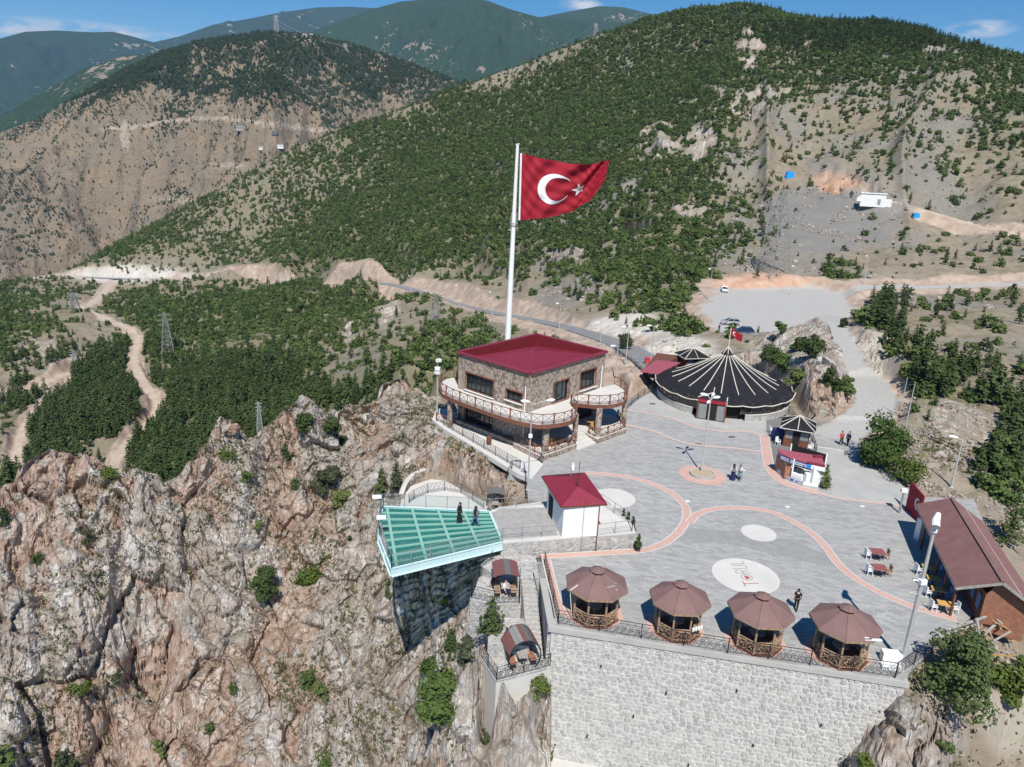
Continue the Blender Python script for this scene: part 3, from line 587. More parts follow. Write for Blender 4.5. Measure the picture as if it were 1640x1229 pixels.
far_hill('hill', [(120, 110, 8200), (200, 78, 8200), (250, 67, 8200), (290, 58, 8200), (340, 40, 8200), (400, 30, 8200), (450, 20, 8200), (510, 12, 8200), (560, 11, 8200), (600, 13, 8200), (680, 22, 8200), (800, 60, 8200)], 2400, 1100, 'hill_far', 241, 200, 1300, 80, 260)
# low ground under the far hills so that no gap opens between them
mb = MB(); mb.add([(-9000, 300, -420), (9000, 300, -420), (9000, 9500, -420), (-9000, 9500, -420)], [(0, 1, 2, 3)]); struct('valley_floor', mb, 'hill_far')
# ================================================================ VEGETATION
GX, GY, GZ, GPX, GPY = gx2, gy2, gz2, None, None
GPX, GPY = proj(gx2, gy2, gz2)
def hit(px, py, tol=7.0):
    """the visible ground point at a photo position"""
    d = np.hypot(GPX-px, GPY-py); k = d < tol
    if not k.any(): k = d < d.min()+1
    r = np.where(k, RR, 1e9); r0 = r.min(); k &= RR < r0*1.03+1.5
    i = np.argmin(np.where(k, d, 1e9)); return np.array([GX.flat[i], GY.flat[i], GZ.flat[i]])
def leaf_mat(name, c1, c2, c3):
    m, t, b = nmat(name); oi = t.nodes.new('ShaderNodeObjectInfo'); v = objvec(t)
    base = ramp(t, oi.outputs['Random'], [(0.0, c1), (0.5, c2), (1.0, c3)])
    n = noise(t, 3.0, 3, v); base = mixc(t, ramp(t, n, [(0.35, 0.45), (0.7, 0.0)]), base, tuple(x*0.45 for x in c1))
    t.links.new(base, b.inputs['Base Color']); b.inputs['Roughness'].default_value = 0.75; b.inputs['Specular IOR Level'].default_value = 0.15
    tr = t.nodes.new('ShaderNodeBsdfTranslucent'); ms = t.nodes.new('ShaderNodeMixShader'); ms.inputs[0].default_value = 0.22
    t.links.new(base, tr.inputs[0]); t.links.new(b.outputs[0], ms.inputs[1]); t.links.new(tr.outputs[0], ms.inputs[2])
    t.links.new(ms.outputs[0], t.nodes['Material Output'].inputs[0])
leaf_mat('leaf_broad', (0.080, 0.130, 0.036), (0.130, 0.190, 0.054), (0.195, 0.240, 0.082))
leaf_mat('leaf_pine', (0.056, 0.088, 0.030), (0.076, 0.112, 0.036), (0.105, 0.142, 0.048))
leaf_mat('leaf_bright', (0.115, 0.165, 0.035), (0.130, 0.180, 0.04), (0.145, 0.19, 0.045))
leaf_mat('leaf_grey', (0.080, 0.098, 0.052), (0.092, 0.108, 0.058), (0.105, 0.120, 0.066))
simple('bark', (0.16, 0.125, 0.095), 0.95, var=0.3)
leaf_mat('leaf_mid', (0.105, 0.150, 0.050), (0.115, 0.160, 0.055), (0.125, 0.165, 0.06))
rng = np.random.default_rng(5)
def cards(centers, normals, size, jitter=0.5, rg=rng):
    """leaf clumps: one bent quad for every centre"""
    n = len(centers); nr = normals+rg.normal(0, jitter, (n, 3)); nr /= np.linalg.norm(nr, axis=1)[:, None]+1e-9
    a = np.cross(nr, rg.normal(0, 1, (n, 3))); a /= np.linalg.norm(a, axis=1)[:, None]+1e-9; b = np.cross(nr, a)
    s = (size*rg.uniform(0.6, 1.35, n))[:, None]
    q = np.stack([centers-a*s*0.5, centers+b*s*0.42-nr*s*0.1, centers+a*s*0.55, centers-b*s*0.42-nr*s*0.1], 1)
    return q.reshape(-1, 3), [(4*i, 4*i+1, 4*i+2, 4*i+3) for i in range(n)]
def lobes_crown(mb, h, w, nl, nc, size, seed, low=0.12, flat=1.0, lean=0.0):
    rg = np.random.default_rng(seed); C_ = []; N_ = []
    for i in range(nl):
        a = rg.uniform(0, 2*math.pi); zf = rg.uniform(low, 0.86); rad = w/2*rg.uniform(0.15, 0.72)*math.sqrt(max(0.05, 1-(zf-0.4)**2*2.2))
        c = np.array([rad*math.cos(a)+lean*zf, rad*math.sin(a), h*zf]); lr_ = w*rg.uniform(0.13, 0.27)
        k = max(6, int(nc/nl)); d = rg.normal(0, 1, (k, 3)); d /= np.linalg.norm(d, axis=1)[:, None]; rr2 = lr_*rg.uniform(0.55, 1.08, k)[:, None]
        C_.append(c+d*rr2*[1, 1, 0.8*flat]); N_.append(d+[0, 0, 0.35])
    C_ = np.concatenate(C_); N_ = np.concatenate(N_); C_[:, 2] = np.maximum(C_[:, 2], 0.05)
    v, f = cards(C_, N_, size, 0.45, rg); mb.add(v.tolist(), f); return mb
def pine_crown(mb, h, w, nt_, per, size, seed, low=0.12):
    rg = np.random.default_rng(seed); C_ = []; N_ = []
    for i in range(nt_):
        zf = low+(1-low)*(i+0.5)/nt_; R_ = w/2*(1-zf)**0.75*rg.uniform(0.75, 1.15)+0.03*w
        nb = max(4, int(9*(1-zf)+3))
        for j in range(nb):
            a = rg.uniform(0, 2*math.pi); L_ = R_*rg.uniform(0.6, 1.15)
            k = max(2, int(per*(0.3+L_/w*1.6))); t = rg.uniform(0.2, 1, k)
            c = np.stack([np.cos(a)*L_*t, np.sin(a)*L_*t, h*zf+L_*t*0.15-0.1*h*t*t*0.3+rg.normal(0, 0.012*h, k)], 1); c[:, :2] += rg.normal(0, w*0.045, (k, 2)); C_.append(c)
            N_.append(np.tile([math.cos(a)*0.5, math.sin(a)*0.5, 1.0], (k, 1)))
    C_ = np.concatenate(C_); N_ = np.concatenate(N_); v, f = cards(C_, N_, size, 0.35, rg); mb.add(v.tolist(), f); return mb
def trunk_mb(h, r, seed, n=4, spread=0.35):
    rg = random.Random(seed); mb = MB(); p = [(0, 0, -0.3), (rg.uniform(-.1, .1), rg.uniform(-.1, .1), h*0.35), (rg.uniform(-.2, .2), rg.uniform(-.2, .2), h*0.82)]
    mb.tube(p, [r, r*0.7, r*0.18], 6)
    for i in range(n):
        a = rg.uniform(0, 6.28); z = h*rg.uniform(0.2, 0.55); L_ = h*spread*rg.uniform(0.7, 1.2)
        mb.tube([(0, 0, z), (math.cos(a)*L_*0.5, math.sin(a)*L_*0.5, z+L_*0.3), (math.cos(a)*L_, math.sin(a)*L_, z+L_*0.75)], [r*0.45, r*0.3, r*0.1], 5)
    return mb
# prototypes for the hillsides (unit: metres, scaled per tree)
def proto(kind, seed):
    mb = MB()
    if kind == 'bush': mb.mat('leaf_broad'); lobes_crown(mb, 3.0, 4.0, 11, 230, 0.62, seed, 0.08); mb.mat('bark'); mb.tube([(0, 0, -0.8), (0, 0, 1.5)], [0.14, 0.07], 5)
    if kind == 'grey_bush': mb.mat('leaf_grey'); lobes_crown(mb, 2.4, 3.0, 8, 180, 0.5, seed, 0.08); mb.mat('bark'); mb.tube([(0, 0, -0.8), (0, 0, 1.2)], [0.12, 0.06], 5)
    if kind == 'pine': mb.mat('leaf_pine'); pine_crown(mb, 6.0, 3.4, 11, 5, 0.62, seed); mb.mat('bark'); mb.tube([(0, 0, -0.8), (0, 0, 5.2)], [0.16, 0.05], 5)
    if kind == 'far': mb.mat('leaf_pine'); lobes_crown(mb, 4.4, 4.4, 5, 42, 1.9, seed, 0.1)
    return mb.mesh(kind)
PROTO = {k: [proto(k, 300+i*7+len(k)) for i in range(n)] for k, n in (('bush', 4), ('grey_bush', 2), ('pine', 4), ('far', 3))}

def scatter(n, seed, fcover, rmin, rmax):
    rg = np.random.default_rng(seed)
    k = (rs > rmin) & (rs < rmax); i0 = np.argmax(k); i1 = i0+k.sum()-1
    dr = np.gradient(rs)[:, None]; dz = np.gradient(gz2, axis=0)/dr
    area = RR*(phis[1]-phis[0])*dr*np.sqrt(1+np.minimum(np.abs(dz), 2)**2)
    p = (area*fcover*k[:, None]).ravel(); p = np.clip(p, 0, None); tot = p.sum(); idx = rg.choice(len(p), n, p=p/tot)
    jj = rg.uniform(-0.5, 0.5, (n, 2)); r_i = idx // len(phis); c_i = idx % len(phis)
    return idx, r_i, c_i, jj
# patchy cover
patch = fbm(gx/17, gy/17, 0, 4, 131); patch2 = fbm(gx/8, gy/8, 0, 3, 137)
thr = 1-cov
pc = np.clip(cov*1.15, 0, 1)**1.5*(0.30+0.85*sst(-0.2, 0.2, (cov-0.5)*1.0+patch*0.5+patch2*0.45))
nopl = (1-sst(0.15, 0.5, GM['cut']))*(1-GM['gravel'])*(1-GM['dirt'])*(1-GM['site'])
pc = pc*nopl*(RR > 84)
# light sprinkling even where it is bare
pc = pc+0.05*nopl*(RR > 118)*(1-sst(0.2, 0.6, rock))*(1-scree)
pc = pc*(PH > R(-43))*(PH < R(48))*(1-ell(1300, 580, 110, 95)*(RR < 200))
forest = np.maximum.reduce([ell(150, 640, 150, 100), ell(400, 700, 260, 110), ell(100, 740, 130, 60)])*(RR < 420)*0.9   # tall pines low in the valley
forest = np.maximum(forest, ell(1430, 60, 260, 30)*0.45); forest = np.maximum(forest, ell(1430, 560, 60, 90)*0.7); forest = np.maximum(forest, ell(1560, 700, 90, 120)*0.6*(RR > 80))
forest = np.maximum(forest, 0.10)
strip = np.maximum(ell(1400, 520, 40, 60, 0.5), 0)
idx, ri, ci, jj = scatter(92000, 12, pc*(1+0.9*forest)*(1+0.4*(RR > 300)), 84, 700)
def pos(ri, ci, jj):
    r1 = np.clip(ri, 1, len(rs)-2); dr = (rs[r1+1]-rs[r1-1])/2; rr_ = rs[ri]+jj[:, 0]*dr*0.9; ph_ = phis[ci]+jj[:, 1]*(phis[1]-phis[0])*0.9
    return rr_*np.sin(ph_), rr_*np.cos(ph_), gz2[ri, ci]
tx, ty, tz = pos(ri, ci, jj)
fo = forest[ri, ci]; rg = np.random.default_rng(77); u = rg.uniform(0, 1, len(tx))
kindi = np.where(u < fo*0.85+0.10, 0, np.where(u > 0.93, 2, 1))      # 0 pine 1 bush 2 grey
dist = np.hypot(tx, ty)
size = np.where(kindi == 0, (0.35+0.85*rg.uniform(0, 1, len(tx))**1.4)*np.where(fo > 0.4, 1.05, 0.8), (0.28+0.95*rg.uniform(0, 1, len(tx))**1.5)*1.05)
size *= np.interp(dist, [100, 200, 400, 700], [0.78, 0.85, 0.85, 0.9])
tpx, tpy = proj(tx, ty, tz)
inview = (tpx > -30) & (tpx < 1670) & (tpy > -10) & (tpy < 1240)
app = size/dist*inview
kinds = ['pine', 'bush', 'grey_bush']
def region(px, py, r):
    if px < 640 and py > 450: return 'in the valley beyond the cliff crest'
    if px > 1360 and py > 440: return 'right of the gravel road'
    if px > 1180: return 'on the stony hillside above the car park'
    if py > 470: return 'on the bank near the asphalt road'
    return 'on the green hillside behind the flagpole'
def spot(s, px, py):
    return ('tall ' if s > 0.85 else 'middling ' if s > 0.6 else 'low ')+('leftmost ' if px < 110 else 'far left ' if px < 200 else 'left side ' if px < 300 else 'left middle ' if px < 400 else 'middle left ' if px < 510 else 'near centre left ' if px < 640 else 'central ' if px < 1000 else 'right side ' if px < 1450 else 'far right ')+('lowest ' if py > 720 else 'lower ' if py > 660 else 'midway ' if py > 600 else 'upper ' if py > 530 else 'topmost ')
desc = {'pine': ('dark pine ', 'pine tree'), 'bush': ('round green bush ', 'bush'), 'grey_bush': ('grey bush ', 'bush')}
PROTO_OBJ = {}
rest = np.ones(len(tx), bool)
for ki, kn in enumerate(kinds):
    sel = np.where(kindi == ki)[0]; sel = sel[np.argsort(-app[sel])][:{'pine': 290, 'bush': 215, 'grey_bush': 60}[kn]]
    for q in sel:
        me = PROTO[kn][int(q) % len(PROTO[kn])]; o = bpy.data.objects.new({'pine': 'pine_tree', 'bush': 'bush', 'grey_bush': 'bush'}[kn], me); COL.objects.link(o)
        o.location = (tx[q], ty[q], tz[q]-0.1); o.rotation_euler = (0, 0, u[q]*40); s_ = float(size[q]); o.scale = (s_, s_, s_*float(0.85+0.3*((q*37 % 100)/100)))
        rname = region(tpx[q], tpy[q], dist[q]); tag(o, spot(size[q], tpx[q], tpy[q])+desc[kn][0]+rname, desc[kn][1], {'pine': 'pines ', 'bush': 'bushes ', 'grey_bush': 'grey bushes '}[kn]+rname)
        rest[q] = False; PROTO_OBJ.setdefault((kn, int(q) % len(PROTO[kn])), o)
def gn_forest(name, label, cat, pts, scl, rot, var, objs):
    me = bpy.data.meshes.new(name); me.vertices.add(len(pts)); me.vertices.foreach_set('co', np.asarray(pts, np.float32).ravel())
    for an, d in (('scl', scl), ('rotz', rot)):
        a = me.attributes.new(an, 'FLOAT', 'POINT'); a.data.foreach_set('value', np.asarray(d, np.float32))
    a = me.attributes.new('var', 'INT', 'POINT'); a.data.foreach_set('value', np.asarray(var, np.int32))
    o = bpy.data.objects.new(name, me); COL.objects.link(o)
    g = bpy.data.node_groups.new(name, 'GeometryNodeTree'); g.interface.new_socket('Geometry', in_out='INPUT', socket_type='NodeSocketGeometry'); g.interface.new_socket('Geometry', in_out='OUTPUT', socket_type='NodeSocketGeometry')
    N = g.nodes; gi = N.new('NodeGroupInput'); go = N.new('NodeGroupOutput'); mp_ = N.new('GeometryNodeMeshToPoints'); iop = N.new('GeometryNodeInstanceOnPoints')
    g.links.new(gi.outputs[0], mp_.inputs[0]); g.links.new(mp_.outputs[0], iop.inputs['Points'])
    gti = N.new('GeometryNodeJoinGeometry')
    for ob in reversed(objs):
        oi = N.new('GeometryNodeObjectInfo'); oi.transform_space = 'ORIGINAL'; oi.inputs['Object'].default_value = ob; oi.inputs['As Instance'].default_value = True
        g.links.new(oi.outputs['Geometry'], gti.inputs[0])
    g.links.new(gti.outputs[0], iop.inputs['Instance']); iop.inputs['Pick Instance'].default_value = True
    def na(n, ty):
        a = N.new('GeometryNodeInputNamedAttribute'); a.data_type = ty; a.inputs['Name'].default_value = n; return [s for s in a.outputs if s.enabled][0]
    g.links.new(na('var', 'INT'), iop.inputs['Instance Index']); g.links.new(na('scl', 'FLOAT'), iop.inputs['Scale'])
    cx = N.new('ShaderNodeCombineXYZ'); g.links.new(na('rotz', 'FLOAT'), cx.inputs[2]); g.links.new(cx.outputs[0], iop.inputs['Rotation'])
    g.links.new(iop.outputs[0], go.inputs[0]); md = o.modifiers.new('plants', 'NODES'); md.node_group = g
    return tag(o, label, cat, kind='stuff')
regs = {'pine': ('pine_forest', 'dark pines massed over the valley and hillsides', 'pine forest'), 'bush': ('scrub', 'green oak scrub covering the hillsides', 'scrub'), 'grey_bush': ('juniper_scrub', 'grey green low scrub dotting the hillsides', 'scrub')}
for ki, kn in enumerate(kinds):
    q = np.where(rest & (kindi == ki))[0]; ob = [PROTO_OBJ[k] for k in sorted(PROTO_OBJ) if k[0] == kn]
    gn_forest(*regs[kn], np.stack([tx[q], ty[q], tz[q]-0.1], 1), size[q], u[q]*50, q % len(ob), ob)
# far tan hill: small dark trees, one sparse wood
x_, y_, z_, pxh, pyh, cv_ = LAYERS['hill201']
pr = (0.5+sst(0.42, 0.8, cv_)*0.9)*(0.25+sst(-0.35, 0.25, fbm(x_/60, y_/60, 0, 4, 141)+(cv_-0.5)*1.2))
pr = pr*(pyh < np.interp(pxh, [100, 300, 480, 640, 800], [450, 340, 245, 185, 125]))*(pxh > -40)*(pxh < 800)*(0.6+0.8*(pxh < 300)); pr = pr.ravel()
gi_ = rng.choice(len(pr), 34000, p=pr/pr.sum()); jx = rng.uniform(-4, 4, (34000, 2))
fo_ = bpy.data.objects.new('pine_tree', PROTO['far'][0]); COL.objects.link(fo_); i0 = int(gi_[0]); fo_.location = (x_.flat[i0], y_.flat[i0], z_.flat[i0]); tag(fo_, 'tiny dark tree standing on the far tan hill', 'pine tree')
gn_forest('distant_wood', 'small dark trees dotted over the far tan hill', 'wood', np.stack([x_.ravel()[gi_]+jx[:, 0], y_.ravel()[gi_]+jx[:, 1], z_.ravel()[gi_]-0.4], 1), np.where(cv_.ravel()[gi_] > .6, 1.0, .72)*rng.uniform(0.4, 1.4, 34000), rng.uniform(0, 6, 34000), np.zeros(34000), [fo_])

# trees and bushes close to the viewpoint, each with trunk and crown
def near_tree(kind, p, h, w, label, cat=None, seed=1, leaf=None, cards_n=1600, size=0.3, name=None):
    if kind == 'pine':
        t = thing(name or 'pine_tree', label, cat or 'pine tree', p, 0); mb = MB(); pine_crown(mb, h, w, 16, 11, size, seed, 0.08); obj('crown', mb, leaf or 'leaf_pine', t, local=True)
    elif kind == 'tree':
        t = thing(name or 'leafy_tree', label, cat or 'tree', p, 0); mb = MB(); lobes_crown(mb, h, w, 26, cards_n, size, seed, 0.25); obj('crown', mb, leaf or 'leaf_broad', t, local=True)
    else:
        t = thing(name or 'bush', label, cat or 'bush', p, 0); mb = MB(); lobes_crown(mb, h, w, 12, cards_n, size, seed, 0.05); obj('crown', mb, leaf or 'leaf_broad', t, local=True)
    obj('trunk', trunk_mb(h*0.8, max(0.05, h*0.022), seed), 'bark', t, local=True); return t
g_ = hit
near_tree('tree', g_(1518, 1140)-[0, 0, 0.4], 6.6, 5.5, 'big leafy tree below the right end of the stone retaining wall', seed=11, leaf='leaf_mid', cards_n=5200, size=0.23)
near_tree('tree', P(1412, 752, -0.3), 6.0, 6.6, 'large leafy tree in the bed beside the gravel road', seed=12, cards_n=3800, size=0.32)
near_tree('bush', P(1392, 745, -0.3), 2.2, 3.0, 'bright low bush at the foot of the large roadside tree', seed=13, leaf='leaf_bright', cards_n=900, size=0.22)
near_tree('tree', P(1448, 775, -0.3), 3.4, 4.2, 'yellow green shrub behind the white lamp and red panel', 'shrub', seed=14, leaf='leaf_bright', cards_n=1500, size=0.24)
near_tree('tree', P(1432, 730, -0.3), 3.6, 4.0, 'mid green shrub on the right of the large roadside tree', 'shrub', seed=15, cards_n=1500, size=0.28)
near_tree('pine', P(1320, 782, 0), 2.6, 1.5, 'light green conifer at the right end of the snack stall', seed=16, size=0.16, leaf='leaf_bright')
near_tree('pine', P(788, 1022, -2.6), 3.4, 2.6, 'dense dark conifer between the two stair shelters', seed=17, size=0.22)
near_tree('bush', g_(864, 1110), 1.8, 1.9, 'bright bush at the foot of the landing by the retaining wall', seed=18, leaf='leaf_bright', cards_n=1000, size=0.16)
for i, (px, py, h, w, kd, lf, lab) in enumerate([
    (705, 1170, 4.6, 3.8, 'tree', 'leaf_broad', 'largest leafy tree in the gorge below the glass deck'), (722, 1050, 2.6, 1.8, 'pine', None, 'narrow conifer highest in the gorge below the glass deck'), (690, 1090, 2.6, 2.2, 'tree', 'leaf_broad', 'leafy shrub just above the largest gorge tree'), (742, 1060, 2.2, 1.9, 'bush', 'leaf_grey', 'grey green bush right of the narrow gorge conifer'),
    (790, 1225, 3.4, 2.6, 'tree', 'leaf_grey', 'grey leafy tree at the bottom edge beside the retaining wall'), (612, 792, 3.2, 1.9, 'pine', None, 'left conifer of the pair behind the glass deck'), (636, 786, 3.3, 2.0, 'pine', 'leaf_grey', 'right conifer of the pair behind the glass deck'),
    (549, 808, 2.0, 3.2, 'bush', 'leaf_broad', 'rounded green bush on the ledge below the grey bush'), (524, 785, 2.8, 3.4, 'bush', 'leaf_grey', 'grey bush on the cliff left of the deck conifers'), (427, 968, 4.4, 2.8, 'tree', 'leaf_pine', 'tall dark bush clinging to the middle of the cliff'),
    (490, 932, 1.7, 3.7, 'bush', 'leaf_bright', 'yellow green cushion shaped bush on the middle of the cliff'), (519, 896, 1.3, 1.6, 'bush', 'leaf_broad', 'small green bush above the yellow cushion bush'), (493, 1100, 2.2, 2.2, 'bush', 'leaf_broad', 'green bush low on the cliff, upper of a close pair'), (512, 1118, 1.8, 1.9, 'bush', 'leaf_broad', 'green bush low on the cliff, lower of a close pair'),
    (186, 1100, 2.0, 1.8, 'bush', 'leaf_pine', 'dark bush right of the bright strip on the left cliff'), (125, 1108, 0.9, 2.4, 'bush', 'leaf_bright', 'bright green strip shaped bush on the left cliff'), (376, 1106, 1.1, 1.5, 'bush', 'leaf_broad', 'small round bush alone on the lower cliff'), (335, 1175, 1.2, 1.4, 'bush', 'leaf_broad', 'small green bush near the bottom of the cliff beside the gully'),
    (258, 1215, 2.4, 1.3, 'bush', 'leaf_broad', 'narrow green bush beside the dark cleft at the bottom'), (8, 1225, 2.0, 2.2, 'bush', 'leaf_broad', 'green bush in the bottom left corner'), (5, 838, 1.8, 1.8, 'bush', 'leaf_pine', 'dark bush at the left edge below the crest'), (137, 870, 1.4, 1.9, 'bush', 'leaf_grey', 'grey green bush below the left crest'),
    (62, 905, 1.4, 1.5, 'bush', 'leaf_pine', 'small dark bush on the left cliff'), (415, 848, 1.0, 1.2, 'bush', 'leaf_broad', 'small bush right of the pale boulder on the cliff'), (472, 782, 1.2, 2.0, 'bush', 'leaf_broad', 'low green bush left of the grey bush'), (396, 768, 1.2, 1.9, 'bush', 'leaf_broad', 'low bush just below the middle of the crest'),
    (457, 735, 2.0, 1.2, 'pine', None, 'slim conifer standing on the ragged crest'), (362, 734, 1.0, 2.4, 'bush', 'leaf_bright', 'low bright bush in a notch of the crest'), (490, 695, 2.8, 2.4, 'tree', 'leaf_pine', 'dark leafy tree in the crest notch below the valley woods'), (532, 700, 2.8, 2.2, 'tree', 'leaf_pine', 'dark leafy tree on the rocks left of the big cave'),
    (545, 712, 1.2, 2.2, 'bush', 'leaf_grey', 'grey bush at the left rim of the big cave'), (178, 770, 1.4, 2.2, 'bush', 'leaf_bright', 'bright bush peeping over the left crest'), (375, 695, 2.2, 1.6, 'bush', 'leaf_broad', 'green bush beside the pale crest boulder'), (1393, 1115, 2.0, 1.5, 'pine', None, 'small conifer at the foot of the fence corner right of the wall'),
    (1610, 1110, 2.2, 3.4, 'bush', 'leaf_bright', 'bright bush below the scrap timber pile'), (1510, 1205, 0.9, 1.2, 'bush', 'leaf_broad', 'small bush on the bank below the big tree'), (1635, 1085, 1.6, 2.0, 'bush', 'leaf_bright', 'bright bush at the right edge below the timber pile'), (1385, 1225, 1.2, 2.0, 'bush', 'leaf_bright', 'green bush at the foot of the boulder'),
    (1612, 870, 5.2, 3.2, 'pine', None, 'dark pine behind the red roofed long building'), (560, 865, 0.8, 1.0, 'bush', 'leaf_grey', 'tiny grey bush left of the glass deck'), (620, 955, 2.0, 1.5, 'bush', 'leaf_broad', 'green bush growing under the corner of the glass deck'), (665, 925, 1.5, 1.4, 'bush', 'leaf_broad', 'green bush in the gap under the deck edge'),
    (712, 968, 0.8, 1.2, 'bush', 'leaf_bright', 'small herb tuft in the shade bars under the deck'), (520, 1225, 1.4, 2.0, 'bush', 'leaf_broad', 'green bush at the bottom edge below the cliff pair'), (105, 1228, 1.6, 2.6, 'bush', 'leaf_grey', 'grey green bush at the bottom edge far left'), (1000, 556, 3.2, 3.4, 'tree', 'leaf_grey', 'grey green tree beside the road behind the stone building')]):
    near_tree(kd, g_(px, py, 9), h, w, lab, seed=40+i, leaf=lf, cards_n=int(260*h*w) if kd != 'pine' else 0, size=0.17 if max(h, w) < 2.5 else 0.24)
# shrubs on the outcrop by the car park
for i, (px, py, h, w, kd) in enumerate([(1250, 600, 3.0, 3.6, 'tree'), (1300, 575, 3.6, 3.4, 'tree'), (1235, 585, 3.0, 4.0, 'tree'), (1355, 635, 2.8, 2.6, 'bush'), (1325, 615, 2.4, 2.0, 'bush'), (1275, 560, 2.2, 3.6, 'bush'), (1250, 535, 2.2, 2.4, 'bush'), (1335, 635, 2.6, 2.4, 'tree'), (1350, 525, 2.2, 2.2, 'bush'), (1280, 615, 1.8, 4.2, 'bush')]):
    near_tree(kd, g_(px, py, 9), h, w, ['broad dark tree at the left foot of the rocky outcrop', 'upright dark tree in the middle of the rocky outcrop', 'leafy tree just above the round tent edge', 'bush low on the right face of the outcrop', 'bush halfway down the outcrop cleft', 'low spreading bush on the upper left of the outcrop', 'small bush on the crest of the outcrop facing the cars', 'bushy tree just above the cut face of the outcrop', 'bush on the highest rock of the outcrop', 'wide low bush at the foot of the outcrop behind the tent'][i], seed=140+i, leaf='leaf_pine' if i % 3 else 'leaf_broad', cards_n=int(170*h*w), size=0.32)
# herbs and grass tufts on the cliff ledges: uncountable
def tufts():
    k = (RR < 100) & ((rock > 0.3) | ((GPX > 1400) & (GPY > 1050))) & (GPX < 1640) & (GPY < 1240); p = (k*np.clip(fbm(gx/5, gy/5, gz/5, 3, 151)+0.12, 0, 1)*RR).ravel(); n = 6500
    i_ = rng.choice(len(p), n, p=p/p.sum()); c = np.stack([GX.ravel()[i_], GY.ravel()[i_], GZ.ravel()[i_]], 1)
    mb = MB(); big_ = np.repeat(c, 7, axis=0)+rng.normal(0, 0.16, (n*7, 3))*[1, 1, 0.6]; v, f = cards(big_, np.tile([0, -0.3, 1.0], (n*7, 1)), 0.20, 0.6); mb.add(v.tolist(), f)
    o = obj('dry_grass', mb, 'leaf_grass'); tag(o, 'dry grass and herb tufts on the cliff ledges', 'grass', kind='stuff')
def loose():
    pr = ((RR < 120)*((GPX > 1380) & (GPY > 620))*(1-GM['site'])*1.0*RR+(RR > 100)*(RR < 180)*GM['cut']*(1-GM['gravel'])*1.2*RR+(RR > 200)*(RR < 460)*scree*.5*RR+(RR < 100)*(rock > .3)*.06*RR)*(1-GM['dirt'])*(1-GM['gravel'])
    pr = np.where((GPX > -20) & (GPX < 1660) & (GPY < 1240), pr*np.clip(.35+fbm(gx/6, gy/6, 0, 3, 171)*2, 0, 2), 0).ravel(); n = 7000; i_ = rng.choice(len(pr), n, p=pr/pr.sum())
    c = np.stack([GX.ravel()[i_]+rng.normal(0, .3, n), GY.ravel()[i_]+rng.normal(0, .3, n), GZ.ravel()[i_]], 1); far_ = RR.ravel()[i_] > 180; s = (rng.uniform(.3, 1, n)**2.2*.62+.07)*np.where(far_, 2.1, .55)
    q = np.array([(-1, -1, -1), (1, -1, -1), (1, 1, -1), (-1, 1, -1), (-1, -1, 1), (1, -1, 1), (1, 1, 1), (-1, 1, 1)])*[.55, .5, .4]
    v = q[None]*s[:, None, None]*rng.uniform(.25, 1.3, (n, 8, 3)); a = rng.uniform(0, 6.28, n); ca, sa = np.cos(a)[:, None], np.sin(a)[:, None]; v = np.stack([v[..., 0]*ca-v[..., 1]*sa, v[..., 0]*sa+v[..., 1]*ca, v[..., 2]], -1)+c[:, None]
    mb = MB(); mb.add(v.reshape(-1, 3).tolist(), [tuple(8*k+j for j in f) for k in range(n) for f in ((3, 2, 1, 0), (4, 5, 6, 7), (0, 1, 5, 4), (1, 2, 6, 5), (2, 3, 7, 6), (3, 0, 4, 7))])
    tag(obj('loose_stones', mb, 'stone_chip'), 'loose stones strewn over the banks and scree', 'stones', kind='stuff')
simple('stone_chip', (0.34, 0.29, 0.245), .95, var=.35, scale=.35); loose()
leaf_mat('leaf_grass', (0.12, 0.125, 0.05), (0.12, 0.125, 0.05), (0.12, 0.125, 0.05))
tufts()
# ================================================================ THE SITE
simple('concrete', (0.44, 0.43, 0.405), 0.9, var=0.1, scale=1.2, dirt=0.25)
simple('white_concrete', (0.60, 0.585, 0.545), 0.9, var=0.07, scale=1.0, dirt=0.15)
simple('white_paint', (0.80, 0.80, 0.78), 0.6, var=0.04, scale=2, dirt=0.12)
simple('white_metal', (0.82, 0.82, 0.80), 0.4, var=0.03, scale=2)
simple('grey_metal', (0.34, 0.34, 0.33), 0.5, 0.3, var=0.12, scale=4)
simple('pole_grey', (0.50, 0.50, 0.48), 0.55, 0.2, var=0.1, scale=3)
simple('black_iron', (0.035, 0.035, 0.038), 0.5, 0.2, var=0.2)
simple('black_felt', (0.013, 0.013, 0.017), 0.9, var=0.35, scale=3, dirt=0.06)
simple('cream_rope', (0.62, 0.58, 0.50), 0.8, var=0.1)
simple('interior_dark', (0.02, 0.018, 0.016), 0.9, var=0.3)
simple('rust_brown', (0.20, 0.085, 0.055), 0.6, var=0.22, scale=5, dirt=0.15)
simple('log_wood', (0.34, 0.235, 0.155), 0.75, var=0.35, scale=5)
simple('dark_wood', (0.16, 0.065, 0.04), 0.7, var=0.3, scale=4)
simple('plank_wood', (0.34, 0.155, 0.095), 0.65, var=0.28, scale=3, dirt=0.25)
simple('yellow_wood', (0.62, 0.34, 0.10), 0.5, var=0.15)
simple('red_tabletop', (0.30, 0.10, 0.08), 0.25, var=0.2, spec=0.6)
simple('blue_cloth', (0.03, 0.05, 0.16), 0.8); simple('blue_shutter', (0.14, 0.24, 0.42), 0.6)
simple('tarp_blue', (0.02, 0.30, 0.75), 0.5); simple('brand_blue', (0.02, 0.08, 0.34), 0.5); simple('sky_blue', (0.03, 0.22, 0.62), 0.5)
simple('weathered_wood', (0.36, 0.34, 0.31), 0.9, var=0.25, scale=4)
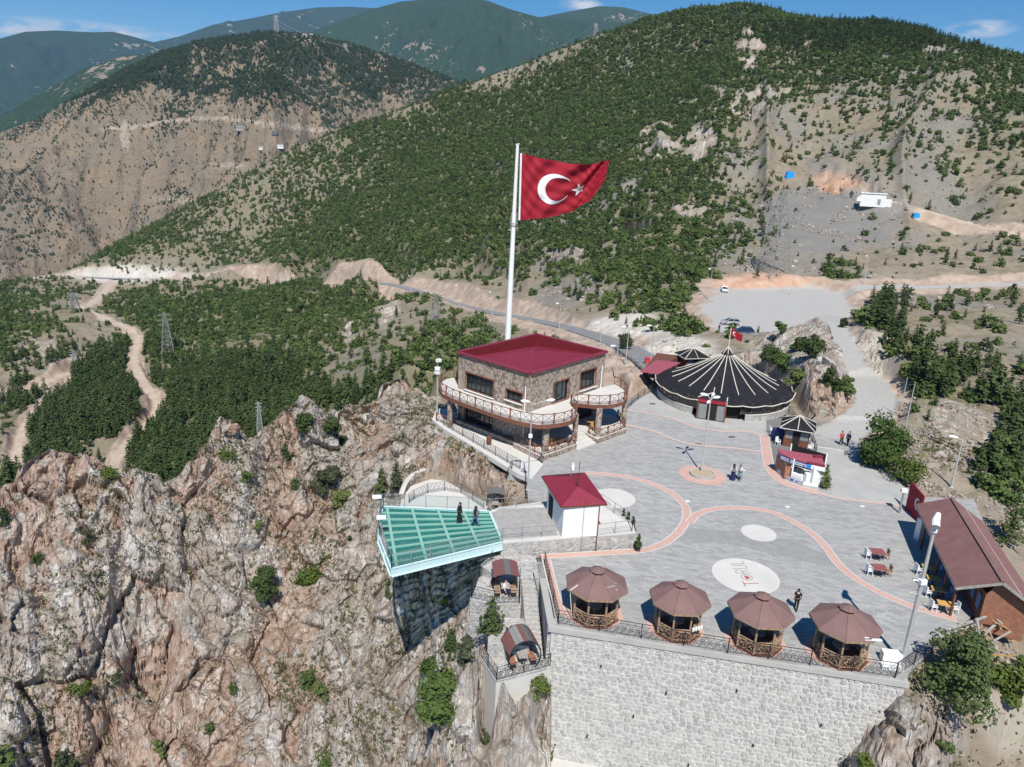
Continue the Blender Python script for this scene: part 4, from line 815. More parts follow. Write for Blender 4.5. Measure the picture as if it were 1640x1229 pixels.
simple('maroon_roof', (0.235, 0.026, 0.05), 0.42, 0.0, var=0.07, scale=1.5, spec=0.45, dirt=0.06)
simple('maroon_fade', (0.33, 0.085, 0.11), 0.5, var=0.08, scale=1.5)
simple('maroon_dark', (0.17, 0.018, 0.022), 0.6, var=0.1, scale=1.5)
simple('flag_red', (0.30, 0.010, 0.024), 0.75, var=0.06, scale=0.6)
simple('flag_white', (0.78, 0.77, 0.78), 0.75, var=0.03)
simple('sign_red', (0.62, 0.05, 0.08), 0.5); simple('letter_grey', (0.33, 0.29, 0.27), 0.8); simple('letter_red', (0.42, 0.12, 0.09), 0.8)
simple('beam_green', (0.25, 0.46, 0.38), 0.5, var=0.08); simple('beam_pale', (0.55, 0.73, 0.74), 0.5, var=0.05)
simple('boards_grey', (0.36, 0.345, 0.325), 0.85, var=0.15, scale=2)
simple('soil', (0.19, 0.145, 0.10), 0.95, var=0.3); simple('planter_sand', (0.42, 0.33, 0.22), 0.95, var=0.15)
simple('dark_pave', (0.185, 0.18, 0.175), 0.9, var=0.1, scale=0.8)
simple('skin', (0.50, 0.32, 0.24), 0.6); simple('hair_dark', (0.02, 0.016, 0.014), 0.7)
for n, c in {'cloth_black': (0.015, 0.015, 0.017), 'cloth_white': (0.75, 0.74, 0.72), 'cloth_navy': (0.018, 0.022, 0.07), 'cloth_teal': (0.16, 0.25, 0.28), 'cloth_red': (0.52, 0.07, 0.08), 'cloth_jeans': (0.14, 0.19, 0.30), 'cloth_grey': (0.2, 0.2, 0.22)}.items(): simple(n, c, 0.85, var=0.15)
for n, c in {'car_white': (0.75, 0.75, 0.75), 'car_silver': (0.52, 0.53, 0.54), 'car_blue': (0.015, 0.06, 0.16), 'car_black': (0.012, 0.014, 0.018)}.items():
    simple(n, c, 0.28, 0.25, var=0.03, spec=0.6); MATS[n].node_tree.nodes['Principled BSDF'].inputs['Coat Weight'].default_value = 0.6
simple('tyre', (0.02, 0.02, 0.02), 0.85); simple('rim', (0.45, 0.45, 0.46), 0.35, 0.8); simple('lamp_glass', (0.75, 0.75, 0.72), 0.2, spec=0.7); simple('tail_red', (0.45, 0.01, 0.01), 0.3)
def glass_mats():
    m, t, b = nmat('window_glass'); b.inputs['Base Color'].default_value = (0.018, 0.024, 0.028, 1); b.inputs['Roughness'].default_value = 0.06; b.inputs['Specular IOR Level'].default_value = 0.9
    m, t, b = nmat('deck_glass'); b.inputs['Roughness'].default_value = 0.12
    v = wvec(t); c = ramp(t, noise(t, 0.7, 5, v), [(0.35, (0.02, 0.23, 0.215)), (0.7, (0.045, 0.31, 0.285))]); t.links.new(c, b.inputs['Base Color'])
    tr = node(t, 'ShaderNodeBsdfTransparent'); tr.inputs[0].default_value = (0.66, 0.80, 0.76, 1); ms = node(t, 'ShaderNodeMixShader'); ms.inputs[0].default_value = 0.42
    t.links.new(tr.outputs[0], ms.inputs[1]); t.links.new(b.outputs[0], ms.inputs[2]); t.links.new(ms.outputs[0], t.nodes['Material Output'].inputs[0])
    m, t, b = nmat('rail_glass'); b.inputs['Roughness'].default_value = 0.08; b.inputs['Base Color'].default_value = (0.25, 0.32, 0.33, 1)
    tr = node(t, 'ShaderNodeBsdfTransparent'); tr.inputs[0].default_value = (0.86, 0.92, 0.92, 1); ms = node(t, 'ShaderNodeMixShader'); ms.inputs[0].default_value = 0.16
    t.links.new(tr.outputs[0], ms.inputs[1]); t.links.new(b.outputs[0], ms.inputs[2]); t.links.new(ms.outputs[0], t.nodes['Material Output'].inputs[0])
glass_mats()
def cladding_mat(name, scale, pal, mortar, wv=(1, 1, 1), depth=0.06, jx=0.05):
    m, t, b = nmat(name); v = wvec(t, wv); vo = node(t, 'ShaderNodeTexVoronoi', i_Scale=scale); vo.inputs['Randomness'].default_value = 0.95; t.links.new(v, vo.inputs['Vector'])
    ve = node(t, 'ShaderNodeTexVoronoi', feature='DISTANCE_TO_EDGE', i_Scale=scale); ve.inputs['Randomness'].default_value = 0.95; t.links.new(v, ve.inputs['Vector'])
    s = node(t, 'ShaderNodeSeparateColor'); t.links.new(vo.outputs['Color'], s.inputs[0])
    col = ramp(t, s.outputs[0], pal); col = mixc(t, math2(t, 'MULTIPLY', noise(t, 9, 4, wvec(t)), 0.45), col, (0.12, 0.10, 0.085))
    col = mixc(t, ramp(t, ve.outputs['Distance'], [(0.0, 1.0), (jx, 0.0)]), col, mortar)
    t.links.new(col, b.inputs['Base Color']); b.inputs['Roughness'].default_value = 0.9; bump(t, b, ramp(t, ve.outputs['Distance'], [(0.0, 0.0), (0.12, 1.0)]), 0.8, depth)
cladding_mat('stone_cladding', 4.4, [(0.0, (0.20, 0.14, 0.11)), (0.3, (0.47, 0.36, 0.29)), (0.55, (0.62, 0.49, 0.39)), (0.8, (0.50, 0.43, 0.37)), (1.0, (0.17, 0.12, 0.09))], (0.26, 0.22, 0.18), (1, 1, 0.75))
cladding_mat('grey_rubble', 2.6, [(0.0, (0.36, 0.35, 0.33)), (0.5, (0.46, 0.45, 0.43)), (1.0, (0.54, 0.53, 0.50))], (0.60, 0.585, 0.56), (1, 1, 1), 0.04, 0.08)
def paver_mats():
    m, t, b = nmat('plaza_pavers'); v = wvec(t, (1, 1, 1), (0, 0, R(14)))
    br = node(t, 'ShaderNodeTexBrick', i_Scale=1.0, i_Mortar_Size=0.018); br.inputs['Brick Width'].default_value = 0.62; br.inputs['Row Height'].default_value = 0.26; br.offset = 0.5
    br.inputs['Color1'].default_value = (0.275, 0.273, 0.264, 1); br.inputs['Color2'].default_value = (0.42, 0.416, 0.40, 1); br.inputs['Mortar'].default_value = (0.25, 0.247, 0.237, 1); t.links.new(v, br.inputs['Vector'])
    v2 = wvec(t, (0.28, 1.6, 1), (0, 0, R(14))); st = noise(t, 0.9, 5, v2, 0.65); big = noise(t, 0.12, 4, wvec(t))
    c = mixc(t, ramp(t, st, [(0.40, 0.0), (0.64, 0.42)]), br.outputs[0], (0.445, 0.44, 0.42)); c = mixc(t, ramp(t, big, [(0.4, 0.0), (0.7, 0.3)]), c, (0.27, 0.265, 0.255))
    c = mixc(t, math2(t, 'MULTIPLY', ramp(t, noise(t, 0.55, 8, wvec(t), 0.72, 1.2), [(0.56, 0.0), (0.68, 1.0)]), 0.30), c, (0.20, 0.19, 0.175)); c = mixc(t, math2(t, 'MULTIPLY', ramp(t, noise(t, 3.0, 3, wvec(t), 0.6), [(0.70, 0.0), (0.76, 1.0)]), 0.5), c, (0.17, 0.165, 0.155))
    t.links.new(c, b.inputs['Base Color']); b.inputs['Roughness'].default_value = 0.85; bump(t, b, br.outputs['Fac'], -0.4, 0.01)
    m, t, b = nmat('pale_pavers'); v = wvec(t, (1, 1, 1), (0, 0, R(14)))
    c = ramp(t, noise(t, 0.5, 6, v), [(0.3, (0.36, 0.355, 0.335)), (0.7, (0.45, 0.44, 0.415))]); t.links.new(c, b.inputs['Base Color'])
    m, t, b = nmat('red_brick_band'); v = wvec(t, (1, 1, 1), (0, 0, R(30)))
    br = node(t, 'ShaderNodeTexBrick', i_Scale=1.0, i_Mortar_Size=0.014); br.inputs['Brick Width'].default_value = 0.22; br.inputs['Row Height'].default_value = 0.11
    br.inputs['Color1'].default_value = (0.50, 0.255, 0.20, 1); br.inputs['Color2'].default_value = (0.60, 0.36, 0.29, 1); br.inputs['Mortar'].default_value = (0.52, 0.44, 0.39, 1); t.links.new(v, br.inputs['Vector'])
    t.links.new(br.outputs[0], b.inputs['Base Color']); b.inputs['Roughness'].default_value = 0.9
    m, t, b = nmat('shingle'); v = objvec(t); c = ramp(t, noise(t, 0.7, 5, v), [(0.3, (0.185, 0.112, 0.102)), (0.7, (0.25, 0.158, 0.146))]); c = mixc(t, math2(t, 'MULTIPLY', noise(t, 40, 2, v), 0.5), c, (0.15, 0.08, 0.07)); t.links.new(c, b.inputs['Base Color']); b.inputs['Roughness'].default_value = 0.9
    bump(t, b, noise(t, 14, 3, v), 0.4, 0.02)
paver_mats()
simple('shingle_red', (0.225, 0.115, 0.105), 0.85, var=.12, scale=1.2, dirt=.1); simple('wall_stone_a', (0.41, 0.40, 0.375), 0.95, var=0.2, scale=2.5); simple('wall_stone_b', (0.46, 0.448, 0.42), 0.95, var=0.16, scale=2.5); simple('wall_stone_c', (0.375, 0.368, 0.35), 0.95, var=0.2, scale=2.5); simple('wall_mortar', (0.52, 0.51, 0.485), 0.95, var=0.12, scale=1.2, dirt=0.08)

def pp(lst, z): return [P(a, b, z) for a, b in lst]
# ---- paved plaza: a thick slab, its bands and discs thin sheets above it
plaza = pp([(869, 893), (891, 1001), (992, 1019), (1149, 1045), (1308, 1069), (1447, 1090), (1490, 1040), (1560, 985), (1640, 1000), (1560, 800), (1474, 796), (1446, 778), (1372, 706), (1320, 700), (1300, 690), (1228, 674), (1150, 676), (1055, 630), (1048, 628), (1003, 642), (980, 640), (930, 640), (868, 742), (846, 768), (845, 800), (905, 812), (1018, 882)], 0)
mb = MB(); mb.prism([p[:2] for p in plaza], -0.32, 0.0); struct('plaza', mb, 'plaza_pavers')
mb = MB(); mb.prism([p[:2] for p in pp([(1003, 652), (1055, 662), (1110, 680), (1160, 688), (1222, 694), (1230, 673), (1100, 655), (1050, 625)], 0)], -0.2, 0.012); struct('pavement', mb, 'pale_pavers')
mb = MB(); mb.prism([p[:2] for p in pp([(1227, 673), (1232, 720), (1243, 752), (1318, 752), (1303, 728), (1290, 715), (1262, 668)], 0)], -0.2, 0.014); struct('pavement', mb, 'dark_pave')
mb = MB(); mb.prism([p[:2] for p in pp([(1288, 716), (1355, 724), (1446, 778), (1450, 790), (1440, 808), (1335, 795), (1318, 752), (1303, 728)], 0)], -0.2, 0.010); struct('pavement', mb, 'pale_pavers')
mb = MB(); mb.prism([p[:2] for p in pp([(1104, 846), (1180, 852), (1270, 866), (1335, 893), (1345, 910), (1280, 897), (1180, 874), (1092, 862)], 0)], -0.1, 0.006)
simple('darker_paver', (0.29, 0.288, 0.278), 0.85, var=0.12, scale=1.4); struct('pavement', mb, 'darker_paver')  # swath of slightly darker pavers across the plaza
mb = MB(); mb.bar(P(1290, 713, 0.02), P(1357, 723, 0.02), 0.18, 0.06); struct('kerb', mb, 'white_concrete')
BZ = [0.018]
def band(pts, w, z=0.018, mat='red_brick_band', edge=True):
    z = BZ[0]; BZ[0] += 0.005
    pl = smooth_pl([P(a, b, 0) for a, b in pts], 3); ribbon('brick_band', pl, w/2, z, mat)
    if edge:
        for sgn in (1, -1):
            q = []
            for i, p in enumerate(pl):
                d = pl[min(i+1, len(pl)-1)]-pl[max(i-1, 0)]; l = math.hypot(d[0], d[1]); q.append(p+np.array([-d[1]/l, d[0]/l, 0])*(w/2+0.05)*sgn)
            ribbon('paving_edge', q, 0.045, z+0.002, 'white_concrete')
band([(866, 892), (940, 888), (1018, 883), (1042, 880), (1074, 866), (1096, 842), (1101, 826), (1098, 810), (1079, 791), (1047, 775), (1011, 765), (974, 760), (937, 758)], 0.62)
band([(1104, 838), (1112, 826), (1133, 817), (1169, 813), (1206, 815), (1240, 821), (1267, 834), (1303, 855), (1326, 880), (1339, 901), (1364, 924), (1410, 951), (1464, 974), (1532, 992)], 0.62)
band([(1000, 656), (1049, 664), (1083, 672), (1110, 684), (1146, 690), (1160, 692), (1196, 690), (1222, 698)], 0.34)
band([(1224, 699), (1228, 726), (1232, 751), (1249, 772), (1285, 784), (1310, 789)], 0.95)
band([(1310, 789), (1332, 797), (1375, 803), (1425, 808), (1448, 813)], 0.34)
band([(1000, 681), (1049, 691), (1073, 703), (1110, 714), (1171, 718), (1222, 725)], 0.3)
band([(875, 897), (886, 945), (900, 985)], 0.55)
def disc(cx, cy, r, z, mat, name, n=48, th=0.006):
    mb = MB(); mb.prism([(cx+r*math.cos(2*math.pi*i/n), cy+r*math.sin(2*math.pi*i/n)) for i in range(n)], z-th, z); return struct(name, mb, mat)
c1 = P(983, 798); disc(c1[0], c1[1], 2.05, 0.014, 'white_concrete', 'paving_disc')
c2 = P(1215, 854); disc(c2[0], c2[1], 1.5, 0.02, 'white_concrete', 'paving_disc')
c3 = P(1194, 922.5); disc(c3[0], c3[1], 2.58, 0.02, 'white_concrete', 'paving_disc')
c4 = P(1125, 761); disc(c4[0], c4[1], 2.42, 0.02, 'red_brick_band', 'paving_disc')
def lettering():
    t = thing('floor_lettering', 'large word TORUL with a heart in its letter O laid in the white paving disc', 'lettering', (c3[0], c3[1], 0.022))
    th = R(96); ax = np.array([math.cos(th), math.sin(th)]); up_ = np.array([-math.sin(th), math.cos(th)])
    def q(u, v): a = np.array([c3[0], c3[1]])+ax*(u*0.93+0.32)+up_*v; return (a[0], a[1], 0.03)
    h = 0.58; w = 0.07
    def strokes(segs, mat='letter_grey'):
        mb = MB()
        for s in segs:
            for a, b in zip(s[:-1], s[1:]): mb.bar(q(*a), q(*b), w, 0.008)
        obj('letter', mb, mat, t)
    strokes([[(-1.95, h), (-1.15, h)], [(-1.55, h), (-1.55, -h)]], 'letter_red')
    strokes([[(-0.62+0.42*math.cos(a), 0.0+0.42*math.sin(a)) for a in np.linspace(0, 2*math.pi, 21)]])
    strokes([[(0.02, -h), (0.02, h), (0.36, h), (0.5, 0.4), (0.5, 0.2), (0.36, 0.02), (0.02, 0.02)], [(0.25, 0.02), (0.55, -h)]])
    strokes([[(0.75, h), (0.75, -0.35), (0.88, -h), (1.12, -h), (1.25, -0.35), (1.25, h)]]); strokes([[(1.5, h), (1.5, -h), (1.95, -h)]])
    mb = MB(); pts = [q(-0.62+0.018*16*math.sin(a)**3*0.95, -0.02+0.0165*(13*math.cos(a)-5*math.cos(2*a)-2*math.cos(3*a)-math.cos(4*a))) for a in np.linspace(0, 2*math.pi, 25)[:-1]]
    mb.prism([p[:2] for p in pts], 0.026, 0.034); obj('heart', mb, 'letter_red', t)
lettering()
mb = MB(); mb.prism([p[:2] for p in pp([(826, 1188), (878, 1183), (972, 1188), (962, 1260), (815, 1260)], -9.9)], -12.5, -9.9); struct('ledge', mb, 'white_concrete')
for px, py, lab in ((1045, 647, 'dark drain grate near the round tent'), (1118, 712, 'small dark drain grate between the brick lines'), (1172, 700, 'dark drain cover in front of the tent entrance')):
    p = P(px, py, .02); t = thing('drain_grate', lab, 'drain', p, .2); mb = MB(); mb.box((0, 0, 0), (.8, .55, .02)); obj('grate', mb, 'dark_pave', t, local=True); mb = MB(); [mb.box((-.3+k*.15, 0, .014), (.05, .45, .012)) for k in range(5)]; obj('slot', mb, 'interior_dark', t, local=True)
for px, py, lab in ((1261, 812, 'small white plate on the paving below the snack stall'), (1101, 803, 'white plate on the paving beside the brick band'), (1381, 811, 'small white plate near the thin brick line')):
    p = P(px, py, .03); t = thing('floor_plate', lab, 'plate', p, .2); mb = MB(); mb.box((0, 0, 0), (.4, .25, .03)); obj('plate', mb, 'white_paint', t, local=True)
# ---- big retaining wall of rubble stones
WA, WB = P(886, 1004, -0.06), P(1450, 1092, -0.06)
def retaining_wall():
    t = thing('retaining_wall', 'high pale rubble stone retaining wall under the plaza edge', 'wall', WA)
    d = WB-WA; Lw = math.hypot(d[0], d[1]); d = d/Lw; n = np.array([d[1], -d[0], 0]); n = n if n[1] < 0 else -n; H_ = 15.0; bat = 0.13
    def q(u, v, o=0): return WA+d*u+n*(v*bat+o)-np.array([0, 0, v])
    mb = MB(); mb.add([q(-0.1, 0.3), q(Lw, 0.3), q(Lw, H_), q(-0.1, H_), q(-0.1, 0.3)-n*2.2, q(Lw, 0.3)-n*2.2, q(Lw, H_)-n*4, q(-0.1, H_)-n*4], [(0, 3, 2, 1), (4, 5, 6, 7), (0, 4, 7, 3), (1, 2, 6, 5), (0, 1, 5, 4)]); obj('mortar', mb, 'wall_mortar', t)
    mb = MB(); mb.add([q(-0.3, -0.02, 0.16), q(Lw+.2, -0.02, 0.16), q(Lw+.2, 0.34, 0.14), q(-0.3, 0.34, 0.14), q(-0.3, -0.02, -0.9), q(Lw+.2, -0.02, -0.9), q(Lw+.2, 0.34, -0.9), q(-0.3, 0.34, -0.9)], [(0, 3, 2, 1), (4, 5, 6, 7), (0, 1, 5, 4), (3, 7, 6, 2), (0, 4, 7, 3), (1, 2, 6, 5)]); obj('coping', mb, 'concrete', t)
    rg_ = random.Random(3); v = 0.36; stones = []
    while v < 12.5:
        rh = rg_.uniform(0.22, 0.34); u = rg_.uniform(-0.1, 0.2)
        while u < Lw-0.1:
            w_ = rg_.uniform(0.24, 0.58); stones.append((u+w_/2, v+rh/2+rg_.uniform(-.05, .05), w_, rh*rg_.uniform(0.88, 1.12))); u += w_*1.02
        v += rh*0.98
    def stone(mb, u, v, w_, h_, loc=None):
        k = 9; base = []; top = []; pr = rg_.uniform(0.02, 0.085); tiltx = rg_.uniform(-.2, .2); a0 = rg_.uniform(0, 1)
        for i in range(k):
            a = 2*math.pi*(i+a0)/k; rr_ = rg_.uniform(0.78, 1.16); sx = math.copysign(abs(math.cos(a))**0.72, math.cos(a)); sy = math.copysign(abs(math.sin(a))**0.72, math.sin(a))
            base.append((u+sx*w_*0.475*rr_, v+sy*h_*0.475*rr_)); top.append((u+sx*w_*0.39*rr_, v+sy*h_*0.38*rr_))
        vs = [q(a, b, -0.03) for a, b in base]+[q(a, b, pr*(1+tiltx*(a-u)/w_)) for a, b in top]
        mb.add(vs, [tuple(range(2*k-1, k-1, -1))]+[(i, k+i, k+(i+1) % k, (i+1) % k) for i in range(k)])
    near_ = sorted(stones, key=lambda s: -s[2]*s[3]/(1+0.02*s[1]))[:300]; ids = set(id(s) for s in near_)
    mats = ['wall_stone_a', 'wall_stone_b', 'wall_stone_c', 'wall_stone_b', 'wall_stone_a']
    rest_ = MB()
    for s in stones:
        mat = mats[rg_.randrange(5)]
        if id(s) in ids: mb = MB(); stone(mb, *s); obj('stone', mb, mat, t)
        else: rest_.mat(mat); stone(rest_, *s)
    o = obj('stones', rest_, None, t); o['kind'] = 'stuff'
    # weep pipes
    for u, v_ in ((3.5, 2.2), (8, 3.4), (12.5, 2.4), (6, 5.5), (14, 6.1), (18, 3.8), (10, 8.4), (3, 7.6)): mb = MB(); mb.tube([q(u, v_, -0.1), q(u, v_+0.02, 0.22)], 0.055, 8); obj('weep_pipe', mb, 'interior_dark', t)
retaining_wall()
# ---- side wall, stone stair and its two landings
def block(name, label, cat, poly, z0, z1, mat, cap=None, capt=0.1, grow=0.06):
    c = np.mean([p[:2] for p in poly], axis=0); t = thing(name, label, cat, (c[0], c[1], z0)); mb = MB(); mb.prism([p[:2] for p in poly], z0, z1-(capt if cap else 0)); obj('body', mb, mat, t)
    if cap:
        q = [c+(np.array(p[:2])-c)*(1+grow/max(0.5, np.linalg.norm(np.array(p[:2])-c))) for p in poly]; mb = MB(); mb.prism(q, z1-capt, z1); obj('coping', mb, cap, t)
    return t
w1 = [P(868, 893), P(889, 1001)]
mbp = [w1[0], w1[1], w1[1]+[-0.5, 0.05, 0], w1[0]+[-0.5, 0, 0]]
block('stone_wall', 'rubble side wall beside the stone stair with a flat concrete top', 'wall', mbp, -11, -0.02, 'grey_rubble', 'concrete', 0.14)
sx0, sx1 = P(836, 926)[0], P(868, 930)[0]-0.45
st_top = P(850, 926)[1]
def stair():
    t = thing('stone_stair', 'broad grey stone stair going down beside the retaining wall', 'stairs', (1.8, 48, -3.2)); n = 17
    for i in range(n):
        y = st_top-i*0.33; z = -0.17*(i+1); mb = MB(); sh = i*0.035
        mb.prism([(sx0+sh, y), (sx1+sh*1.0, y), (sx1+sh, y-0.36), (sx0+sh, y-0.36)], -4.2, z); obj('step', mb, 'grey_rubble', t)
        mb = MB(); mb.prism([(sx0+sh, y-0.30), (sx1+sh, y-0.30), (sx1+sh, y-0.37), (sx0+sh, y-0.37)], z-0.1, z+0.01); obj('nosing', mb, 'concrete', t)
stair()
mb = MB(); mb.prism([p[:2] for p in pp([(806, 880), (869, 893), (874, 926), (800, 926), (770, 905), (790, 885)], 0)], -2.5, -0.02); struct('pavement', mb, 'grey_rubble')
ybot = st_top-17*0.33
land = [(-1.5, 43.9), (-0.2, 41.2), (3.6, 42.9), (3.6, ybot+0.1), (-1.3, ybot+0.1)]
block('stone_landing', 'lower stone landing at the foot of the stair', 'landing', land, -8.5, -3.02, 'white_concrete', 'grey_rubble', 0.12, 0.02)
upl = [(-2.4, 47.2), (-1.9, 50.2), (-0.3, 50.8), (sx0-0.05, 50.6), (sx0-0.05, 46.9), (-0.6, 46.6)]
block('stone_landing', 'upper stone landing left of the stair holding the brown roofed shelter', 'landing', upl, -6.5, -0.75, 'grey_rubble', 'grey_rubble', 0.1, 0.02)
block('stone_terrace', 'sloping stone paved strip between the landings left of the stair', 'terrace', [(-0.9, 46.7), (sx0+0.2, 46.8), (sx0+0.6, ybot), (-0.9, ybot)], -8, -1.9, 'grey_rubble')
# ---- fences
def fence(pts, h, label, space=2.1, dense=True, mat='black_iron', name='iron_fence', glass=False, post=0.055, group=None):
    t = thing(name, label, 'fence', pts[0], group=group); pts = [np.array(p, float) for p in pts]
    for a, b in zip(pts[:-1], pts[1:]):
        Ls = np.linalg.norm(b-a); n = max(1, int(round(Ls/space)))
        for i in range(n):
            p = a+(b-a)*i/n; q = a+(b-a)*(i+1)/n; up_ = np.array([0, 0, 1.]); mb = MB(); mb.bar(p, p+up_*h, post); obj('post', mb, mat, t)
            mb = MB()
            for z in (h*0.97, h*0.12)+((h*0.55,) if not dense and not glass else ()): mb.bar(p+up_*z, q+up_*z, 0.032 if z > h*0.9 else 0.022)
            if dense:
                mb.bar(p+up_*h*0.78, q+up_*h*0.78, 0.018); k = max(3, int(np.linalg.norm(q-p)/0.42))
                for j in range(k):
                    u0, u1 = p+(q-p)*j/k, p+(q-p)*(j+1)/k; c = (u0+u1)/2; w_ = (u1-u0)/2
                    mb.bar(u0+up_*h*0.12, u1+up_*h*0.78, 0.016); mb.bar(u0+up_*h*0.78, u1+up_*h*0.12, 0.016)
                    ring = [c+w_*0.62*math.cos(a_)+up_*(h*0.45+h*0.2*math.sin(a_)) for a_ in np.linspace(0, 2*math.pi, 9)]
                    for r0, r1 in zip(ring[:-1], ring[1:]): mb.bar(r0, r1, 0.015)
                    mb.bar(u0+up_*h*0.78, u0+up_*h*0.97, 0.014)
            obj('fence_panel', mb, mat, t)
            if glass: mb = MB(); mb.add([p+up_*0.1, q+up_*0.1, q+up_*h*0.93, p+up_*h*0.93], [(0, 1, 2, 3)]); obj('pane', mb, 'rail_glass', t)
        mb = MB(); mb.bar(b, b+np.array([0, 0, h]), post); obj('post', mb, mat, t)
    return t
fence([P(894, 1000, 0.02), P(1165, 1046, 0.02), P(1433, 1086, 0.02)], 1.15, 'long black wrought iron fence along the top of the retaining wall', 2.55)
fence([P(872, 904, 0.02), P(894, 1000, 0.02)], 1.15, 'short black wrought iron fence on the side wall above the stair', 2.4)
fence([P(1433, 1086, 0.02), P(1492, 1045, 0.02)], 1.15, 'iron fence turning back behind the big tree', 2.2)
fence([(-1.45, 43.8, -3), (-0.15, 41.25, -3), (3.5, 42.95, -3)], 1.1, 'black iron fence round the lower landing', 1.9)
fence([(-2.3, 47.3, -0.73), (-0.6, 46.7, -0.73), (sx0-0.15, 46.95, -0.73), (sx0-0.15, 49.9, -0.73)], 1.1, 'black iron fence round the upper landing', 1.7)
fence([(-2.3, 47.3, -0.73), (-1.9, 50.1, -0.73), P(805, 884, 0)], 1.1, 'black iron fence climbing from the upper landing to the deck', 1.8)
fence([P(868, 935, -0.6)-[0.7, 0, 0], np.array([3.5, ybot+0.2, -3.0])], 0.95, 'thin iron handrail down the right side of the stair', 2.2, False)
fence(pp([(710, 681), (741, 699), (775, 719), (812, 741), (833, 752)], 0.02), 1.05, 'iron fence on the edge of the white walkway beside the stone building', 2.3)
fence([*pp([(655, 806), (663, 800), (685, 790), (712, 786), (738, 790), (757, 802), (775, 815)], -4.15)], 1.1, 'iron fence curving round the cream terrace behind the deck', 1.7)
fence([P(1000, 660, 0.02), P(1022, 640, 0.02), P(1050, 622, 0.02)], 1.1, 'iron fence between the stone building and the round tent', 2.4)
fence([P(1262, 664, 0.02), P(1300, 712, 0.02), P(1306, 730, 0.02)], 1.2, 'iron fence between the round tent and the gravel road', 1.9)
fence([P(820, 752, 0.0), P(800, 793, -3.4)], 1.05, 'iron fence down the small stair below the walkway', 1.6)
fence([Dr(985, 572, 124)+[0, 0, 0.6], Dr(1010, 590, 113)+[0, 0, 0.6], Dr(1032, 608, 104)+[0, 0, 0.4]], 1.1, 'fence on the road side wall behind the stone building', 3.0)
# ---- terrace with ticket kiosk
TZ = 1.3
terr = pp([(803, 869), (1017, 853), (1012, 836), (968, 806), (900, 800), (800, 812), (786, 819)], TZ)
block('kiosk_terrace', 'raised stone faced terrace carrying the small red roofed kiosk', 'terrace', terr, -1.5, TZ-0.02, 'grey_rubble', 'white_concrete', 0.12, 0.05)
mb = MB(); mb.prism([p[:2] for p in pp([(800, 862), (893, 856), (884, 812), (800, 815), (788, 822)], TZ)], TZ-0.02, TZ+0.004)
bt = thing('boardwalk', 'grey boards leading from the kiosk onto the glass deck', 'boardwalk', P(840, 840, TZ)); obj('underlay', mb, 'boards_grey', bt)
pa, pb, pc_, pd = P(788, 821, TZ), P(884, 812, TZ), P(803, 864, TZ), P(893, 857, TZ)
for i in range(20):
    f0, f1 = i/20, (i+0.9)/20; q = [pa+(pc_-pa)*f0, pb+(pd-pb)*f0, pb+(pd-pb)*f1, pa+(pc_-pa)*f1]; mb = MB(); mb.prism([p[:2] for p in q], TZ+0.005, TZ+0.05+0.012*math.sin(i*5)); obj('board', mb, 'boards_grey', bt)
mbk = lambda a, b: P(a, b, TZ)
fence([P(805, 866, TZ), P(898, 858, TZ)], 1.05, 'plain metal railing on the front edge of the kiosk terrace', 1.9, False, 'grey_metal', 'metal_railing')
fence([P(957, 858, TZ), P(1012, 851, TZ), P(1007, 838, TZ), P(962, 808, TZ)], 1.05, 'plain metal railing right of the red roofed kiosk', 1.7, False, 'grey_metal', 'metal_railing')
fence([P(786, 817, TZ), P(868, 809, TZ)], 1.05, 'plain metal railing along the back edge of the kiosk terrace', 1.9, False, 'grey_metal', 'metal_railing')
fence([P(940, 800, 0.05), P(975, 822, 0.05)], 1.05, 'short railing between the kiosk and the first white disc', 1.7, False, 'grey_metal', 'metal_railing')
